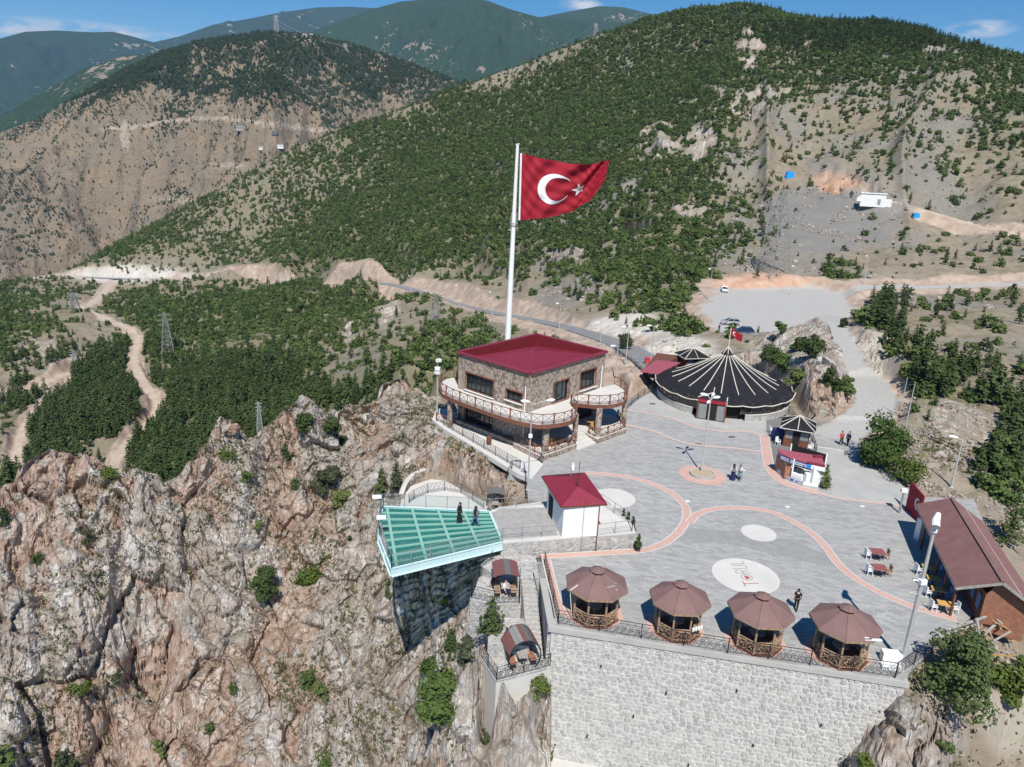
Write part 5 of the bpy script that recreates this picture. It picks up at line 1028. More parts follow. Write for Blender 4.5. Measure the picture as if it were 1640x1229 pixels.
def kiosk():
    A, B = P(900, 861, TZ), P(956, 859, TZ); t = thing('ticket_kiosk', 'small white kiosk with a ribbed crimson hip roof and side door', 'kiosk', (A+B)/2)
    e = B-A; e /= np.linalg.norm(e); f = np.array([-e[1], e[0], 0]); f = f if f[1] > 0 else -f
    ez = TZ+2.85; RC = [P(868, 763, ez), P(899, 812, ez), P(972, 808, ez), P(936, 758, ez)]
    D_ = A+(RC[0]-RC[1])*0.80; C_ = B+(RC[3]-RC[2])*0.80
    mb = MB(); mb.prism([A[:2], B[:2], C_[:2], D_[:2]], TZ, ez+0.05); obj('wall', mb, 'white_paint', t)
    AD = D_-A; nl = np.array([-AD[1], AD[0], 0]); nl /= np.linalg.norm(nl); nl = nl if nl[0] < 0 else -nl
    mb = MB(); p = A+AD*0.62+nl*0.02; q = A+AD*0.88+nl*0.02; mb.plate([p+[0, 0, 0.02], q+[0, 0, 0.02], q+[0, 0, 2.05], p+[0, 0, 2.05]], 0.03); d = obj('door', mb, 'interior_dark', t)
    apx1, apx2 = P(925, 780, ez+0.95), P(914, 765, ez+0.95)
    faces = {'front': [RC[1], RC[2], apx1], 'left': [RC[0], RC[1], apx1, apx2], 'right': [RC[2], RC[3], apx2, apx1], 'back': [RC[3], RC[0], apx2]}
    for k, fc in faces.items():
        mb = MB(); mb.plate([np.array(x) for x in fc], 0.05); rp = obj('roof_panel', mb, 'maroon_roof', t)
        # standing seams
        a, b = np.array(fc[0]), np.array(fc[1]); top = np.array(fc[2]); top2 = np.array(fc[3]) if len(fc) > 3 else top
        n = int(np.linalg.norm(b-a)/0.24); nn = np.cross(b-a, top-a); nn /= np.linalg.norm(nn); nn = nn if nn[2] > 0 else -nn
        inw = np.cross(nn, (b-a)/np.linalg.norm(b-a)); inw = inw if inw@(top-a) > 0 else -inw
        L_ = np.linalg.norm(b-a); ax_ = (b-a)/L_; h_ = inw@(top-a); xt0, xt1 = sorted([(top-a)@ax_, (top2-a)@ax_]); mb = MB()
        for i in range(1, n):
            s = L_*i/n; hh = h_*(s/xt0 if s < xt0 else ((L_-s)/(L_-xt1) if s > xt1 else 1)); mb.bar(a+ax_*s+nn*0.06, a+ax_*s+inw*max(0.02, hh)+nn*0.06, 0.05, 0.05)
        obj('seams', mb, 'maroon_roof', t)
    mb = MB()
    for a, b in zip(RC, RC[1:]+RC[:1]): mb.bar(a-[0, 0, 0.03], b-[0, 0, 0.03], 0.1, 0.12)
    obj('gutter', mb, 'dark_wood', t)
    mb = MB(); mb.tube([B+[0, -0.12, ez-TZ], B+[0, -0.12, -1.5]], 0.045, 6); obj('downpipe', mb, 'rust_brown', t)
    mb = MB(); g = (A+B)/2; mb.tube([g+[0.2, -0.06, 2.7], g+[0.2, -0.06, -1.3]], 0.02, 5); obj('cable', mb, 'grey_metal', t)
    return apx1, apx2
apx1, apx2 = kiosk()
t = thing('satellite_dish', 'white satellite dish on a thin mast above the kiosk roof', 'satellite dish', apx2); mb = MB(); mb.tube([apx2, apx2+[0, 0, 1.1]], 0.03, 6); obj('mast', mb, 'grey_metal', t)
mb = MB(); c = apx2+np.array([0.12, -0.1, 1.15]); mb.add([c+np.array([0.28*math.cos(a)*r_*0.5, -0.1*r_*r_, 0.42*math.sin(a)*r_]) for r_ in (0.001, 0.6, 1.0) for a in np.linspace(0, 2*math.pi, 15)[:-1]], [(j*14+i, j*14+(i+1) % 14, (j+1)*14+(i+1) % 14, (j+1)*14+i) for j in range(2) for i in range(14)]); obj('dish', mb, 'white_metal', t)
t = thing('antenna', 'thin dark antenna rod standing on the kiosk roof', 'antenna', apx1); mb = MB(); mb.tube([apx1-[0, 0, 0.1], apx1+[0.05, 0, 2.3]], 0.028, 6); obj('rod', mb, 'black_iron', t); mb = MB(); mb.tube([apx1-[0, 0, 0.05], apx1+[-0.2, 0, 0.7]], 0.025, 6); obj('stay', mb, 'black_iron', t)
for i, (px, py) in enumerate([(997, 842), (1004, 848), (1012, 855)]):
    near_tree('pine', P(px, py, 0.3), 1.7, 0.7, ['leftmost', 'middle', 'rightmost'][i]+' of the three slim conifers beside the kiosk terrace', seed=200+i, size=0.13, leaf='leaf_grey', group=None) if False else near_tree('pine', P(px, py, 0.3), 1.7, 0.7, ['leftmost', 'middle', 'rightmost'][i]+' of the three slim conifers beside the kiosk terrace', seed=200+i, size=0.13, leaf='leaf_grey')
t = thing('plant_pot', 'dark round pot at the corner of the kiosk terrace', 'plant pot', P(1021, 878)); mb = MB(); mb.lathe([(0.0, 0), (0.24, 0), (0.33, 0.5), (0.28, 0.5), (0.26, 0.42), (0, 0.42)], P(1021, 878), 14); obj('pot', mb, 'interior_dark', t)
near_tree('pine', P(1022, 877, 0.42), 1.3, 0.6, 'sparse little conifer growing in the dark pot', seed=210, size=0.12)

# ---- glass viewing deck
GZ_ = 1.32
def deck():
    cs = [P(a, b, GZ_) for a, b in [(614, 811), (784, 819), (805, 868), (627, 911), (607, 858), (609, 824)]]
    t = thing('glass_deck', 'cantilevered viewing deck with turquoise glass floor panes and pale steel edge beams', 'viewing deck', P(790, 850, GZ_))
    tl, tr_, br_, bl = P(606, 810, GZ_), P(784, 819, GZ_), P(805, 868, GZ_), P(627, 911, GZ_)
    poly = [c[:2] for c in cs]
    nu, nv = 5, 8
    # long girders run out from the land; their spacing follows the photograph (fan of five bays by nine rows)
    us = [0, 0.13, 0.37, 0.60, 0.80, 1.0]
    ul = [0.0, 0.075, 0.30, 0.53, 0.76, 1.0]
    ub = [0.0, 0.045, 0.30, 0.55, 0.78, 1.0]
    vs_ = [0, 0.115, 0.235, 0.35, 0.465, 0.58, 0.695, 0.81, 0.91, 1.0]
    def pt(i, v):
        a = tl+(tr_-tl)*ul[i]; b = bl+(br_-bl)*ub[i]; return a+(b-a)*v
    def clip(quad):      # keep panes inside the six sided outline
        out = [np.array(q[:2]) for q in quad]
        n = len(poly); cen = np.mean(poly, axis=0)
        for k in range(n):
            a, b = np.array(poly[k]), np.array(poly[(k+1) % n]); e = b-a; nn = np.array([-e[1], e[0]])
            if (cen-a)@nn < 0: nn = -nn
            res = []
            for i in range(len(out)):
                p, q = out[i], out[(i+1) % len(out)]; dp_, dq = (p-a)@nn, (q-a)@nn
                if dp_ >= 0: res.append(p)
                if dp_*dq < 0: res.append(p+(q-p)*dp_/(dp_-dq))
            out = res
            if len(out) < 3: return None
        return out
    for i in range(nu):
        for j in range(len(vs_)-1):
            q = [pt(i, vs_[j]), pt(i+1, vs_[j]), pt(i+1, vs_[j+1]), pt(i, vs_[j+1])]; c = sum(q)/4
            q = clip([c+(x-c)*0.985 for x in q])
            if q: mb = MB(); mb.prism([x for x in q], GZ_-0.19, GZ_-0.15+0.004*((i*3+j) % 3)); obj('glass_pane', mb, 'deck_glass', t)
    mbb = []
    for i in range(nu+1):
        a, b = pt(i, 0), pt(i, 1)
        if i == 0: continue
        mb = MB(); mb.bar(a-[0, 0, 0.18], b-[0, 0, 0.18], 0.22, 0.40); obj('girder', mb, 'beam_green', t)
    for v in vs_[1:-1]:
        a, b = pt(0, v), pt(nu, v); q = clip([a+[0, 0.06, 0], b+[0, 0.06, 0], b-[0, 0.06, 0], a-[0, 0.06, 0]])
        if q: mb = MB(); mb.prism(q, GZ_-0.34, GZ_-0.01); obj('cross_beam', mb, 'beam_green', t)
    for a, b in zip(cs, cs[1:]+cs[:1]):
        mb = MB(); mb.bar(a-[0, 0, 0.32], b-[0, 0, 0.32], 0.08, 0.62); mb.bar(a-[0, 0, 0.0], b-[0, 0, 0.0], 0.18, 0.05); mb.bar(a-[0, 0, 0.64], b-[0, 0, 0.64], 0.28, 0.05)
        L_ = np.linalg.norm(b-a); n = max(1, int(L_/2.0))
        for k in range(1, n): p = a+(b-a)*k/n; mb.bar(p-[0, 0, 0.04], p-[0, 0, 0.72], 0.26, 0.03)
        obj('edge_beam', mb, 'beam_pale', t)
    up_ = [0, 0, 0.04]
    fence([cs[1]+up_, cs[0]+up_], 1.2, 'glass railing along the far edge of the viewing deck', 1.9, False, 'grey_metal', 'glass_railing', True)
    fence([cs[0]+up_, cs[5]+up_, cs[4]+up_, cs[3]+up_], 1.2, 'glass railing round the left tip of the viewing deck', 1.9, False, 'grey_metal', 'glass_railing', True)
    fence([cs[3]+up_, cs[2]+up_], 1.2, 'glass railing along the near edge of the viewing deck', 1.55, False, 'grey_metal', 'glass_railing', True)
    for (px, py, lab) in ((604, 824, 'white floodlight on the far corner post of the viewing deck'), (611, 858, 'white floodlight on the middle left post of the viewing deck')):
        p = P(px, py, GZ_); t2 = thing('floodlight', lab, 'floodlight', p); mb = MB(); mb.tube([p, p+[0, 0, 1.5]], 0.05, 6); obj('post', mb, 'grey_metal', t2); mb = MB(); mb.box(p+[0, 0, 1.62], (0.75, 0.45, 0.16), 0.2); obj('lamp_head', mb, 'white_metal', t2)
deck()
# cream terrace behind the deck with its curved low wall
cz_ = -4.2
mb = MB(); mb.prism([p[:2] for p in pp([(640, 812), (645, 795), (662, 775), (690, 765), (715, 768), (745, 785), (775, 800), (800, 815), (790, 830), (700, 835)], cz_)], -5.4, cz_); struct('terrace_floor', mb, 'white_concrete')
pl = smooth_pl(pp([(643, 800), (650, 780), (666, 765), (690, 758), (708, 762)], cz_), 2); t = thing('low_wall', 'low curved stone wall with a white top round the cream terrace', 'wall', pl[0])
for nm, z0, z1, w_, mt in (('body', -0.5, 0.6, 0.42, 'stone_cladding'), ('coping', 0.6, 0.71, 0.5, 'white_concrete')):
    mb = MB()
    for a, b in zip(pl[:-1], pl[1:]): mb.bar(a+[0, 0, (z0+z1)/2], b+[0, 0, (z0+z1)/2], w_, z1-z0)
    obj(nm, mb, mt, t)
# white walkway along the building
mb = MB(); mb.prism([p[:2] for p in pp([(692, 672), (700, 655), (720, 655), (846, 725), (870, 744), (851, 768), (828, 758), (790, 735), (742, 706), (712, 688)], 0)], -0.5, 0.006); struct('walkway', mb, 'white_concrete')
t = thing('stone_stair', 'short stair with stone parapets going down from the white walkway', 'stairs', P(815, 770, -0.5))
a0, a1, b0, b1 = P(818, 752), P(836, 757), P(800, 792, -3.4), P(818, 797, -3.4)
for i in range(18):
    f = i/18; g = (i+1)/18; q = [a0+(b0-a0)*f, a1+(b1-a1)*f, a1+(b1-a1)*g, a0+(b0-a0)*g]; mb = MB(); mb.prism([x[:2] for x in q], -5, -0.19*(i+1)); obj('step', mb, 'concrete', t)
mb = MB(); mb.plate([a1+[0, 0, -4.5], b1+[0, 0, -1.2], b1+[0, 0, 0.7], a1+[0, 0, 0.5]], 0.3); obj('parapet', mb, 'grey_rubble', t)

# ---- two storey stone building
BF = np.array([1.9, 75.3]); bs = np.array([.663, .749]); bt_ = np.array([-.749, .663]); BL, BR_ = 11.0, 13.9; BT = 8.5; FL = 4.05
def W(s, t_, z): p = BF+bs*s+bt_*t_; return np.array([p[0], p[1], z])
def building():
    t = thing('stone_building', 'two storey stone clad cafe building with crimson roof and wrap round balcony', 'building', W(BR_/2, BL/2, 0))
    def face(name, wf, L_, z0, z1, holes, mat):
        """wall skin with real openings; wf(u, z, out) gives the point"""
        us = sorted({0, L_}|{h[0] for h in holes}|{h[1] for h in holes}); zs = sorted({z0, z1}|{h[2] for h in holes}|{h[3] for h in holes}); mb = MB()
        for ua, ub in zip(us[:-1], us[1:]):
            for za, zb in zip(zs[:-1], zs[1:]):
                if any(ua >= h[0]-1e-6 and ub <= h[1]+1e-6 and za >= h[2]-1e-6 and zb <= h[3]+1e-6 for h in holes): continue
                mb.add([wf(ua, za, 0), wf(ub, za, 0), wf(ub, zb, 0), wf(ua, zb, 0)], [(0, 1, 2, 3)])
        for h in holes:
            c = [(h[0], h[2]), (h[1], h[2]), (h[1], h[3]), (h[0], h[3])]
            for (a, b) in zip(c, c[1:]+c[:1]): mb.add([wf(a[0], a[1], 0), wf(b[0], b[1], 0), wf(b[0], b[1], -0.3), wf(a[0], a[1], -0.3)], [(0, 1, 2, 3)])
        o = obj(name, mb, mat, t)
        for h in holes:
            g = MB(); g.add([wf(h[0], h[2], -0.22), wf(h[1], h[2], -0.22), wf(h[1], h[3], -0.22), wf(h[0], h[3], -0.22)], [(0, 1, 2, 3)]); win = obj('window', g, 'window_glass', t)
            fr = MB(); w_ = 0.13
            for a, b in (((h[0], h[2]), (h[1], h[2])), ((h[0], h[3]), (h[1], h[3])), ((h[0], h[2]), (h[0], h[3])), ((h[1], h[2]), (h[1], h[3]))): fr.bar(wf(a[0], a[1], 0.03), wf(b[0], b[1], 0.03), w_, w_)
            obj('frame', fr, 'rust_brown', win)
            n = h[4]
            for k in range(1, n): mm = MB(); u = h[0]+(h[1]-h[0])*k/n; mm.bar(wf(u, h[2], -0.17), wf(u, h[3], -0.17), 0.06); obj('mullion', mm, 'black_iron', win)
            if h[2] > 4.2: si = MB(); si.bar(wf(h[0]-0.05, h[2]-0.05, 0.1), wf(h[1]+0.05, h[2]-0.05, 0.1), 0.3, 0.08); obj('sill', si, 'white_paint', win)
    lf = lambda u, z, o=0: W(-o, u, z); rf = lambda u, z, o=0: W(u, -o, z)
    face('wall', lf, BL, 0, BT-0.1, [(5.2, 9.8, 4.35, 6.45, 6), (0.9, 3.4, 4.75, 6.0, 3), (5.2, 9.8, 0.5, 3.3, 6)], 'stone_cladding')
    face('wall', rf, BR_, 0, BT-0.1, [(4.1, 7.0, 4.1, 6.6, 3), (9.0, 12.2, 4.6, 6.9, 4), (3.6, 6.6, 1.3, 3.0, 4), (8.6, 12.0, 0.9, 3.1, 4)], 'stone_cladding')
    mb = MB(); mb.add([W(BR_, 0, 0), W(BR_, BL, 0), W(0, BL, 0), W(BR_, 0, BT-.1), W(BR_, BL, BT-.1), W(0, BL, BT-.1)], [(0, 1, 4, 3), (1, 2, 5, 4)]); obj('wall', mb, 'stone_cladding', t)
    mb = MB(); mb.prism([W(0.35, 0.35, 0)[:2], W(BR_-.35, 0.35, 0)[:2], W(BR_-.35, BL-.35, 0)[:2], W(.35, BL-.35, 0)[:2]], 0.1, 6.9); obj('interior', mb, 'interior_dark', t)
    # roof: sloping sheet sunk behind a parapet that rises towards the back
    i_ = 0.25; zF, zR, zB, zL = BT-0.12, BT-0.5, BT-1.5, BT-0.75; cF, cR, cB, cL = W(i_, i_, zF), W(BR_-i_, i_, zR), W(BR_-i_, BL-i_, zB), W(i_, BL-i_, zL)
    mid = W(BR_*0.60, BL*0.62, BT-0.35)
    mb = MB(); mb.add([cF, cR, cB, cL, mid], [(0, 1, 4), (1, 2, 4), (2, 3, 4), (3, 0, 4)]); rf_ = obj('roof', mb, 'maroon_roof', t)
    mb = MB(); n = 30
    for k in range(1, n):
        f = k/n; a = cF+(cL-cF)*f; b = cR+(cB-cR)*f; m_ = None
        # seam follows the two planes
        pts = []
        for g in np.linspace(0, 1, 9):
            s_, t__ = i_+(BR_-2*i_)*g, i_+(BL-2*i_)*f
            pts.append((s_, t__))
        def zroof(s_, t__):
            p = np.array([s_, t__]); best = None
            V = [np.array([i_, i_]), np.array([BR_-i_, i_]), np.array([BR_-i_, BL-i_]), np.array([i_, BL-i_])]; Z_ = [zF, zR, zB, zL]; Mx = np.array([BR_*0.60, BL*0.62])
            for q in range(4):
                A_ = np.array([[V[q][0], V[(q+1) % 4][0], Mx[0]], [V[q][1], V[(q+1) % 4][1], Mx[1]], [1, 1, 1]]); l = np.linalg.solve(A_, [p[0], p[1], 1])
                if (l > -1e-3).all(): return l@np.array([Z_[q], Z_[(q+1) % 4], BT-0.35])
            return BT-1
        pr_ = [W(s_, t__, zroof(s_, t__)+0.015) for s_, t__ in pts]
        for a, b in zip(pr_[:-1], pr_[1:]): mb.bar(a, b, 0.07, 0.06)
    obj('seams', mb, 'maroon_roof', rf_)
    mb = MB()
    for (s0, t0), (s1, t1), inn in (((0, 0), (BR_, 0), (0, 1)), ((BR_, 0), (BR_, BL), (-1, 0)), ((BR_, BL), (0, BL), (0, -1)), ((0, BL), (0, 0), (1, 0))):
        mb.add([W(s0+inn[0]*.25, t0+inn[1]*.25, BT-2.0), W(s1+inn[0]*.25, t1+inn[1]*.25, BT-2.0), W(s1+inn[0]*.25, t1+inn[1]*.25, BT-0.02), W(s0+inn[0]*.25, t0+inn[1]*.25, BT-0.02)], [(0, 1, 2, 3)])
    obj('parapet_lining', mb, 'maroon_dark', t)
    mb = MB(); e = 0.08
    for a, b in ((W(-e, -e, BT), W(BR_+e, -e, BT)), (W(BR_+e, -e, BT), W(BR_+e, BL+e, BT)), (W(BR_+e, BL+e, BT), W(-e, BL+e, BT)), (W(-e, BL+e, BT), W(-e, -e, BT))): mb.bar(a, b, 0.42, 0.17)
    obj('parapet_cap', mb, 'maroon_roof', t)
    # balcony outline read off the photograph at floor level
    z = FL; out = [P(*q, z) for q in [(727, 605), (715, 607), (706, 613), (703.5, 621), (709, 630), (728, 639), (757, 650), (782, 659), (806, 667), (827, 673), (845, 677), (862, 680), (880, 679), (898, 677), (913, 673), (921, 667), (924, 661), (920, 655), (914, 650), (915, 645), (931, 646), (950, 648), (972, 648), (987, 646), (999, 642), (1004, 636), (1004, 630), (998, 623), (984, 616)]]
    inner = [W(BR_-0.4, 0, z), W(0, 0, z), W(0, BL-0.3, z)]
    poly = [p[:2] for p in out]+[p[:2] for p in inner]
    mb = MB(); mb.prism(poly, z-0.12, z); bal = obj('balcony_floor', mb, 'white_concrete', t)
    mb = MB()
    for a, b in zip(out[:-1], out[1:]): mb.bar(a-[0, 0, 0.27], b-[0, 0, 0.27], 0.14, 0.46)
    obj('balcony_fascia', mb, 'rust_brown', t)
    mb = MB(); mb.prism([(p[0]*0.999, p[1]*0.999) for p in poly], z-0.42, z-0.13); obj('balcony_soffit', mb, 'dark_wood', t)
    def railing(line, base_z, h=1.05, step=1.25, every=2):
        pl = [np.array([p[0], p[1], base_z]) for p in line]; seg = [np.linalg.norm(b-a) for a, b in zip(pl[:-1], pl[1:])]; tot = sum(seg); n = max(1, int(round(tot/step))); pts = []
        for k in range(n+1):
            d = tot*k/n; i = 0
            while i < len(seg)-1 and d > seg[i]: d -= seg[i]; i += 1
            pts.append(pl[i]+(pl[i+1]-pl[i])*min(1, d/seg[i]))
        U = np.array([0, 0, 1.])
        for k, p in enumerate(pts): mb = MB(); w_ = 0.16 if k % every == 0 else 0.07; mb.bar(p, p+U*(h+(0.1 if k % every == 0 else 0)), w_); obj('railing_post', mb, 'rust_brown', t)
        for p, q in zip(pts[:-1], pts[1:]):
            mb = MB(); mb.bar(p+U*h, q+U*h, 0.07); mb.bar(p+U*0.12, q+U*0.12, 0.05); mb.bar(p+U*0.12, q+U*h, 0.035); mb.bar(p+U*h, q+U*0.12, 0.035); obj('railing_panel', mb, 'rust_brown', t)
    railing(out, z)
    # ground floor patios: stone plinths, columns and railings
    PZ = 0.62
    pA = [P(*q, PZ) for q in [(822, 709), (867, 731), (924, 711)]]; inA = W(4.6, 0, PZ); pA2 = [W(0, 1.6, PZ)]
    mb = MB(); polyA = [pA[0][:2], pA[1][:2], pA[2][:2], W(5.2, 0, 0)[:2], W(0, 0, 0)[:2], W(0, 1.6, 0)[:2]]; mb.prism(polyA, 0.0, PZ-0.08); obj('patio_plinth', mb, 'stone_cladding', t); mb = MB(); mb.prism(polyA, PZ-0.08, PZ); obj('patio_floor', mb, 'white_concrete', t)
    pB = [P(*q, PZ) for q in [(941, 695), (956, 703), (1003, 686), (990, 668)]]; mb = MB(); polyB = [p[:2] for p in pB]+[W(BR_, 0, 0)[:2], W(8.2, 0, 0)[:2]]; mb.prism(polyB, 0, PZ-0.08); obj('patio_plinth', mb, 'stone_cladding', t); mb = MB(); mb.prism(polyB, PZ-0.08, PZ); obj('patio_floor', mb, 'white_concrete', t)
    pin = lambda p, c: p+(c-p)*0.06
    cA = np.mean(pA, axis=0); railing([pin(p, cA) for p in pA], PZ, 0.95, 1.1, 3); cB = np.mean(pB, axis=0); railing([pin(p, cB) for p in pB], PZ, 0.95, 1.1, 3)
    for c in (P(873, 722, PZ), P(957, 694, PZ)):
        mb = MB(); mb.tube([c, c+[0, 0, z-0.4-PZ]], 0.36, 14); obj('column', mb, 'stone_cladding', t)
    for c in (P(920, 704, PZ), P(998, 678, PZ), W(-2.2, BL-1.0, 0)):
        mb = MB(); mb.tube([c, c+[0, 0, z-0.42-c[2]]], 0.3, 12); obj('column', mb, 'stone_cladding', t)
    # steps between the two patios
    l0, l1 = P(925, 722), P(955, 711); m0, m1 = W(5.3, 0.0, 0), W(8.1, 0.0, 0)
    for i in range(5):
        f = i/7; q = [l0+(m0-l0)*f, l1+(m1-l1)*f, m1, m0]; mb = MB(); mb.prism([x[:2] for x in q], 0.13*i, 0.13*(i+1)-0.004); obj('step', mb, 'white_concrete', t)
    for p in (W(-0.06, 0.5, 0), W(-0.06, BL-0.1, 0), W(BR_-0.6, -0.06, 0)):
        mb = MB(); mb.tube([p+[0, 0, 0.2], p+[0, 0, 6.9 if p[0] > 0 else 4]], 0.06, 6); obj('downpipe', mb, 'white_metal', t)
    # left end patio railing and dark planter wall
    railing([W(-1.9, BL+1.6, 0)[:2], W(-1.9, BL-0.4, 0)[:2], W(-0.1, BL-0.4, 0)[:2]], 0.05, 0.95, 1.0, 2)
    mb = MB(); mb.bar(W(-0.55, 0, 0.25), W(-0.55, BL, 0.25), 0.5, 0.5); obj('plinth', mb, 'stone_cladding', t)
    mb = MB(); mb.bar(W(-0.25, 1.2, 3.3), W(-0.25, 3.6, 3.3), 0.25, 0.1); obj('sill', mb, 'white_paint', t)
building()
t = thing('litter_bin', 'brown litter bin on the white walkway beside the stone building', 'litter bin', P(783, 712)); mb = MB(); mb.lathe([(0, 0), (0.27, 0), (0.3, 0.9), (0.26, 0.92), (0.22, 0.86), (0, 0.86)], P(783, 712), 14); obj('bin_body', mb, 'dark_wood', t)

# ---- round black tent restaurant
TC = np.array([28.6, 95.4]); TR = 9.2; WR = 9.35
def text_mesh(s, size, name='letter'):
    cu = bpy.data.curves.new(name, 'FONT'); cu.body = s; cu.size = size; cu.extrude = 0.03; cu.align_x = 'CENTER'; o = bpy.data.objects.new(name, cu); COL.objects.link(o)
    dg = bpy.context.evaluated_depsgraph_get(); me = bpy.data.meshes.new_from_object(o.evaluated_get(dg)); bpy.data.objects.remove(o); bpy.data.curves.remove(cu); return me
def tent():
    t = thing('round_tent', 'large round black felt tent restaurant with white ribs and scalloped rim', 'tent', (TC[0], TC[1], 0)); N = 20; TE = 2.25; HT = 4.5
    def zr(r): return TE+HT*(max(0, 1-r/TR))**1.4
    def pt(r, a, dz=0): return np.array([TC[0]+r*math.cos(a), TC[1]+r*math.sin(a), zr(r)+dz])
    rr_ = [0.35, 0.8, 1.4, 2.2, 3.1, 4.1, 5.2, 6.3, 7.4, 8.6, TR]
    for k in range(N):
        a0, a1 = 2*math.pi*k/N, 2*math.pi*(k+1)/N; mb = MB(); vs = []; sub = 4
        for r in rr_:
            for j in range(sub+1):
                a = a0+(a1-a0)*j/sub; sag = math.sin(math.pi*j/sub)*0.24*(r/TR); vs.append(pt(r*(1-0.02*math.sin(math.pi*j/sub)*(r/TR)), a, -sag))
        n = sub+1; mb.add(vs, [(i*n+j, i*n+j+1, (i+1)*n+j+1, (i+1)*n+j) for i in range(len(rr_)-1) for j in range(sub)]); obj('roof_panel', mb, 'black_felt', t, smooth=True)
        mb = MB(); lim = 7.0; mb.tube([pt(r, a0, 0.06) for r in np.linspace(0.5, lim, 9)], 0.06, 6); obj('rib', mb, 'cream_rope', t)
    mb = MB(); mb.tube([pt(TR*(1-.02*abs(math.sin(a*10))), a, -0.04-.24*abs(math.sin(a*10))) for a in np.linspace(0, 2*math.pi, 161)], 0.07, 6); obj('rim', mb, 'cream_rope', t)
    mb = MB(); mb.lathe([(0.75, zr(0.35)-0.25), (0.8, zr(0.35)-0.05), (0.55, zr(0.35)+0.25), (0.05, zr(0.35)+0.75)], (TC[0], TC[1], 0), 14); obj('crown_cap', mb, 'black_felt', t)
    mb = MB()
    for k in range(7): a = 2*math.pi*k/7; mb.tube([(TC[0]+0.78*math.cos(a), TC[1]+0.78*math.sin(a), zr(.35)), (TC[0]+0.05*math.cos(a), TC[1]+0.05*math.sin(a), zr(.35)+0.8)], 0.05, 5)
    obj('crown_ropes', mb, 'cream_rope', t)
    for k, (a0, a1) in enumerate(((-1.50, 0.9), (0.9, 3.0), (3.0, 4.02))):
        mb = MB(); n = 22; mb.lathe([(WR-0.65, 0), (WR-0.65, .8), (WR-0.85, .8), (WR-0.85, 0)], (TC[0], TC[1], 0), n, a0, a1); obj('low_wall', mb, 'grey_rubble', t)
        mb = MB(); mb.lathe([(WR-0.6, .8), (WR-0.6, .89), (WR-0.9, .89), (WR-0.9, .8)], (TC[0], TC[1], 0), n, a0, a1); obj('coping', mb, 'white_concrete', t)
    NW = 40
    for k in range(NW):
        a0, a1 = 2*math.pi*k/NW, 2*math.pi*(k+1)/NW
        if -2.2+2*math.pi < (a0+a1)/2 < -1.6+2*math.pi: continue
        mb = MB(); r = WR-0.78; c = lambda a, z: np.array([TC[0]+r*math.cos(a), TC[1]+r*math.sin(a), z])
        mb.add([c(a0, .88), c(a1, .88), c(a1, TE+0.1), c(a0, TE+0.1)], [(0, 1, 2, 3)]); w_ = obj('window', mb, 'window_glass', t); mb = MB(); mb.bar(c(a0, .88), c(a0, TE+0.1), 0.09); mb.bar(c(a0, TE-0.15), c(a1, TE-0.15), 0.09); obj('frame', mb, 'dark_wood', w_)
    mb = MB(); mb.lathe([(TR-1.3, 0.1), (TR-1.3, TE)], (TC[0], TC[1], 0), 32); obj('inner_wall', mb, 'interior_dark', t)
    # entrance porch with the red sign
    A, B = P(1114, 670), P(1160, 677); e = (B-A)/np.linalg.norm(B-A); f = np.array([-e[1], e[0], 0]); f = f if f[1] > 0 else -f; L_ = np.linalg.norm(B-A); U = np.array([0, 0, 1.])
    mb = MB(); mb.prism([(A+f*0.02)[:2], (B+f*0.02)[:2], (B+f*1.8)[:2], (A+f*1.8)[:2]], 0, 2.2); o = obj('porch', mb, 'dark_wood', t)
    mb = MB(); mb.plate([A+e*L_*0.36+U*0.02, A+e*L_*0.68+U*0.02, A+e*L_*0.68+U*2.1, A+e*L_*0.36+U*2.1], 0.05); obj('doorway', mb, 'interior_dark', t)
    for u0, u1 in ((0.07, 0.34), (0.70, 0.95)): mb = MB(); mb.plate([A+e*L_*u0+U*0.15-f*.05, A+e*L_*u1+U*0.15-f*.05, A+e*L_*u1+U*2.05-f*.05, A+e*L_*u0+U*2.05-f*.05], 0.04); mb.cur = 0; obj('door_pane', mb, 'rail_solid', t)
    for u in (0.03, 0.97): mb = MB(); mb.bar(A+e*L_*u-f*0.08, A+e*L_*u-f*0.08+U*2.6, 0.16); obj('porch_post', mb, 'rust_brown', t)
    mb = MB(); mb.bar(A+U*2.45-f*0.1, B+U*2.45-f*0.1, 0.1, 0.5); sg = obj('sign_board', mb, 'maroon_dark', t)
    me = text_mesh('TORULBEY OTAĞI', 0.5); me.materials.append(MATS['sign_red']); lt = bpy.data.objects.new('lettering', me); COL.objects.link(lt); lt.parent = sg
    pos_ = (A+B)/2+U*2.30-f*0.2; lt.location = [pos_[i]-t.location[i] for i in range(3)]; lt.rotation_euler = (R(80), 0, math.atan2(e[1], e[0])); lt.scale = (0.86, 0.86, 1)
    # bent rope ends above the entrance
    mb = MB(); c = (A+B)/2; mb.tube([A+U*2.85-f*0.1, c+U*3.5+f*0.5, c+U*3.9+f*1.4], 0.06, 6); mb.tube([B+U*2.3-f*0.1, B+U*2.9-f*0.2, B+U*3.3], 0.07, 6); obj('rope_trim', mb, 'cream_rope', t)
simple('rail_solid', (0.22, 0.235, 0.24), 0.25, var=0.15, spec=0.7)
tent()
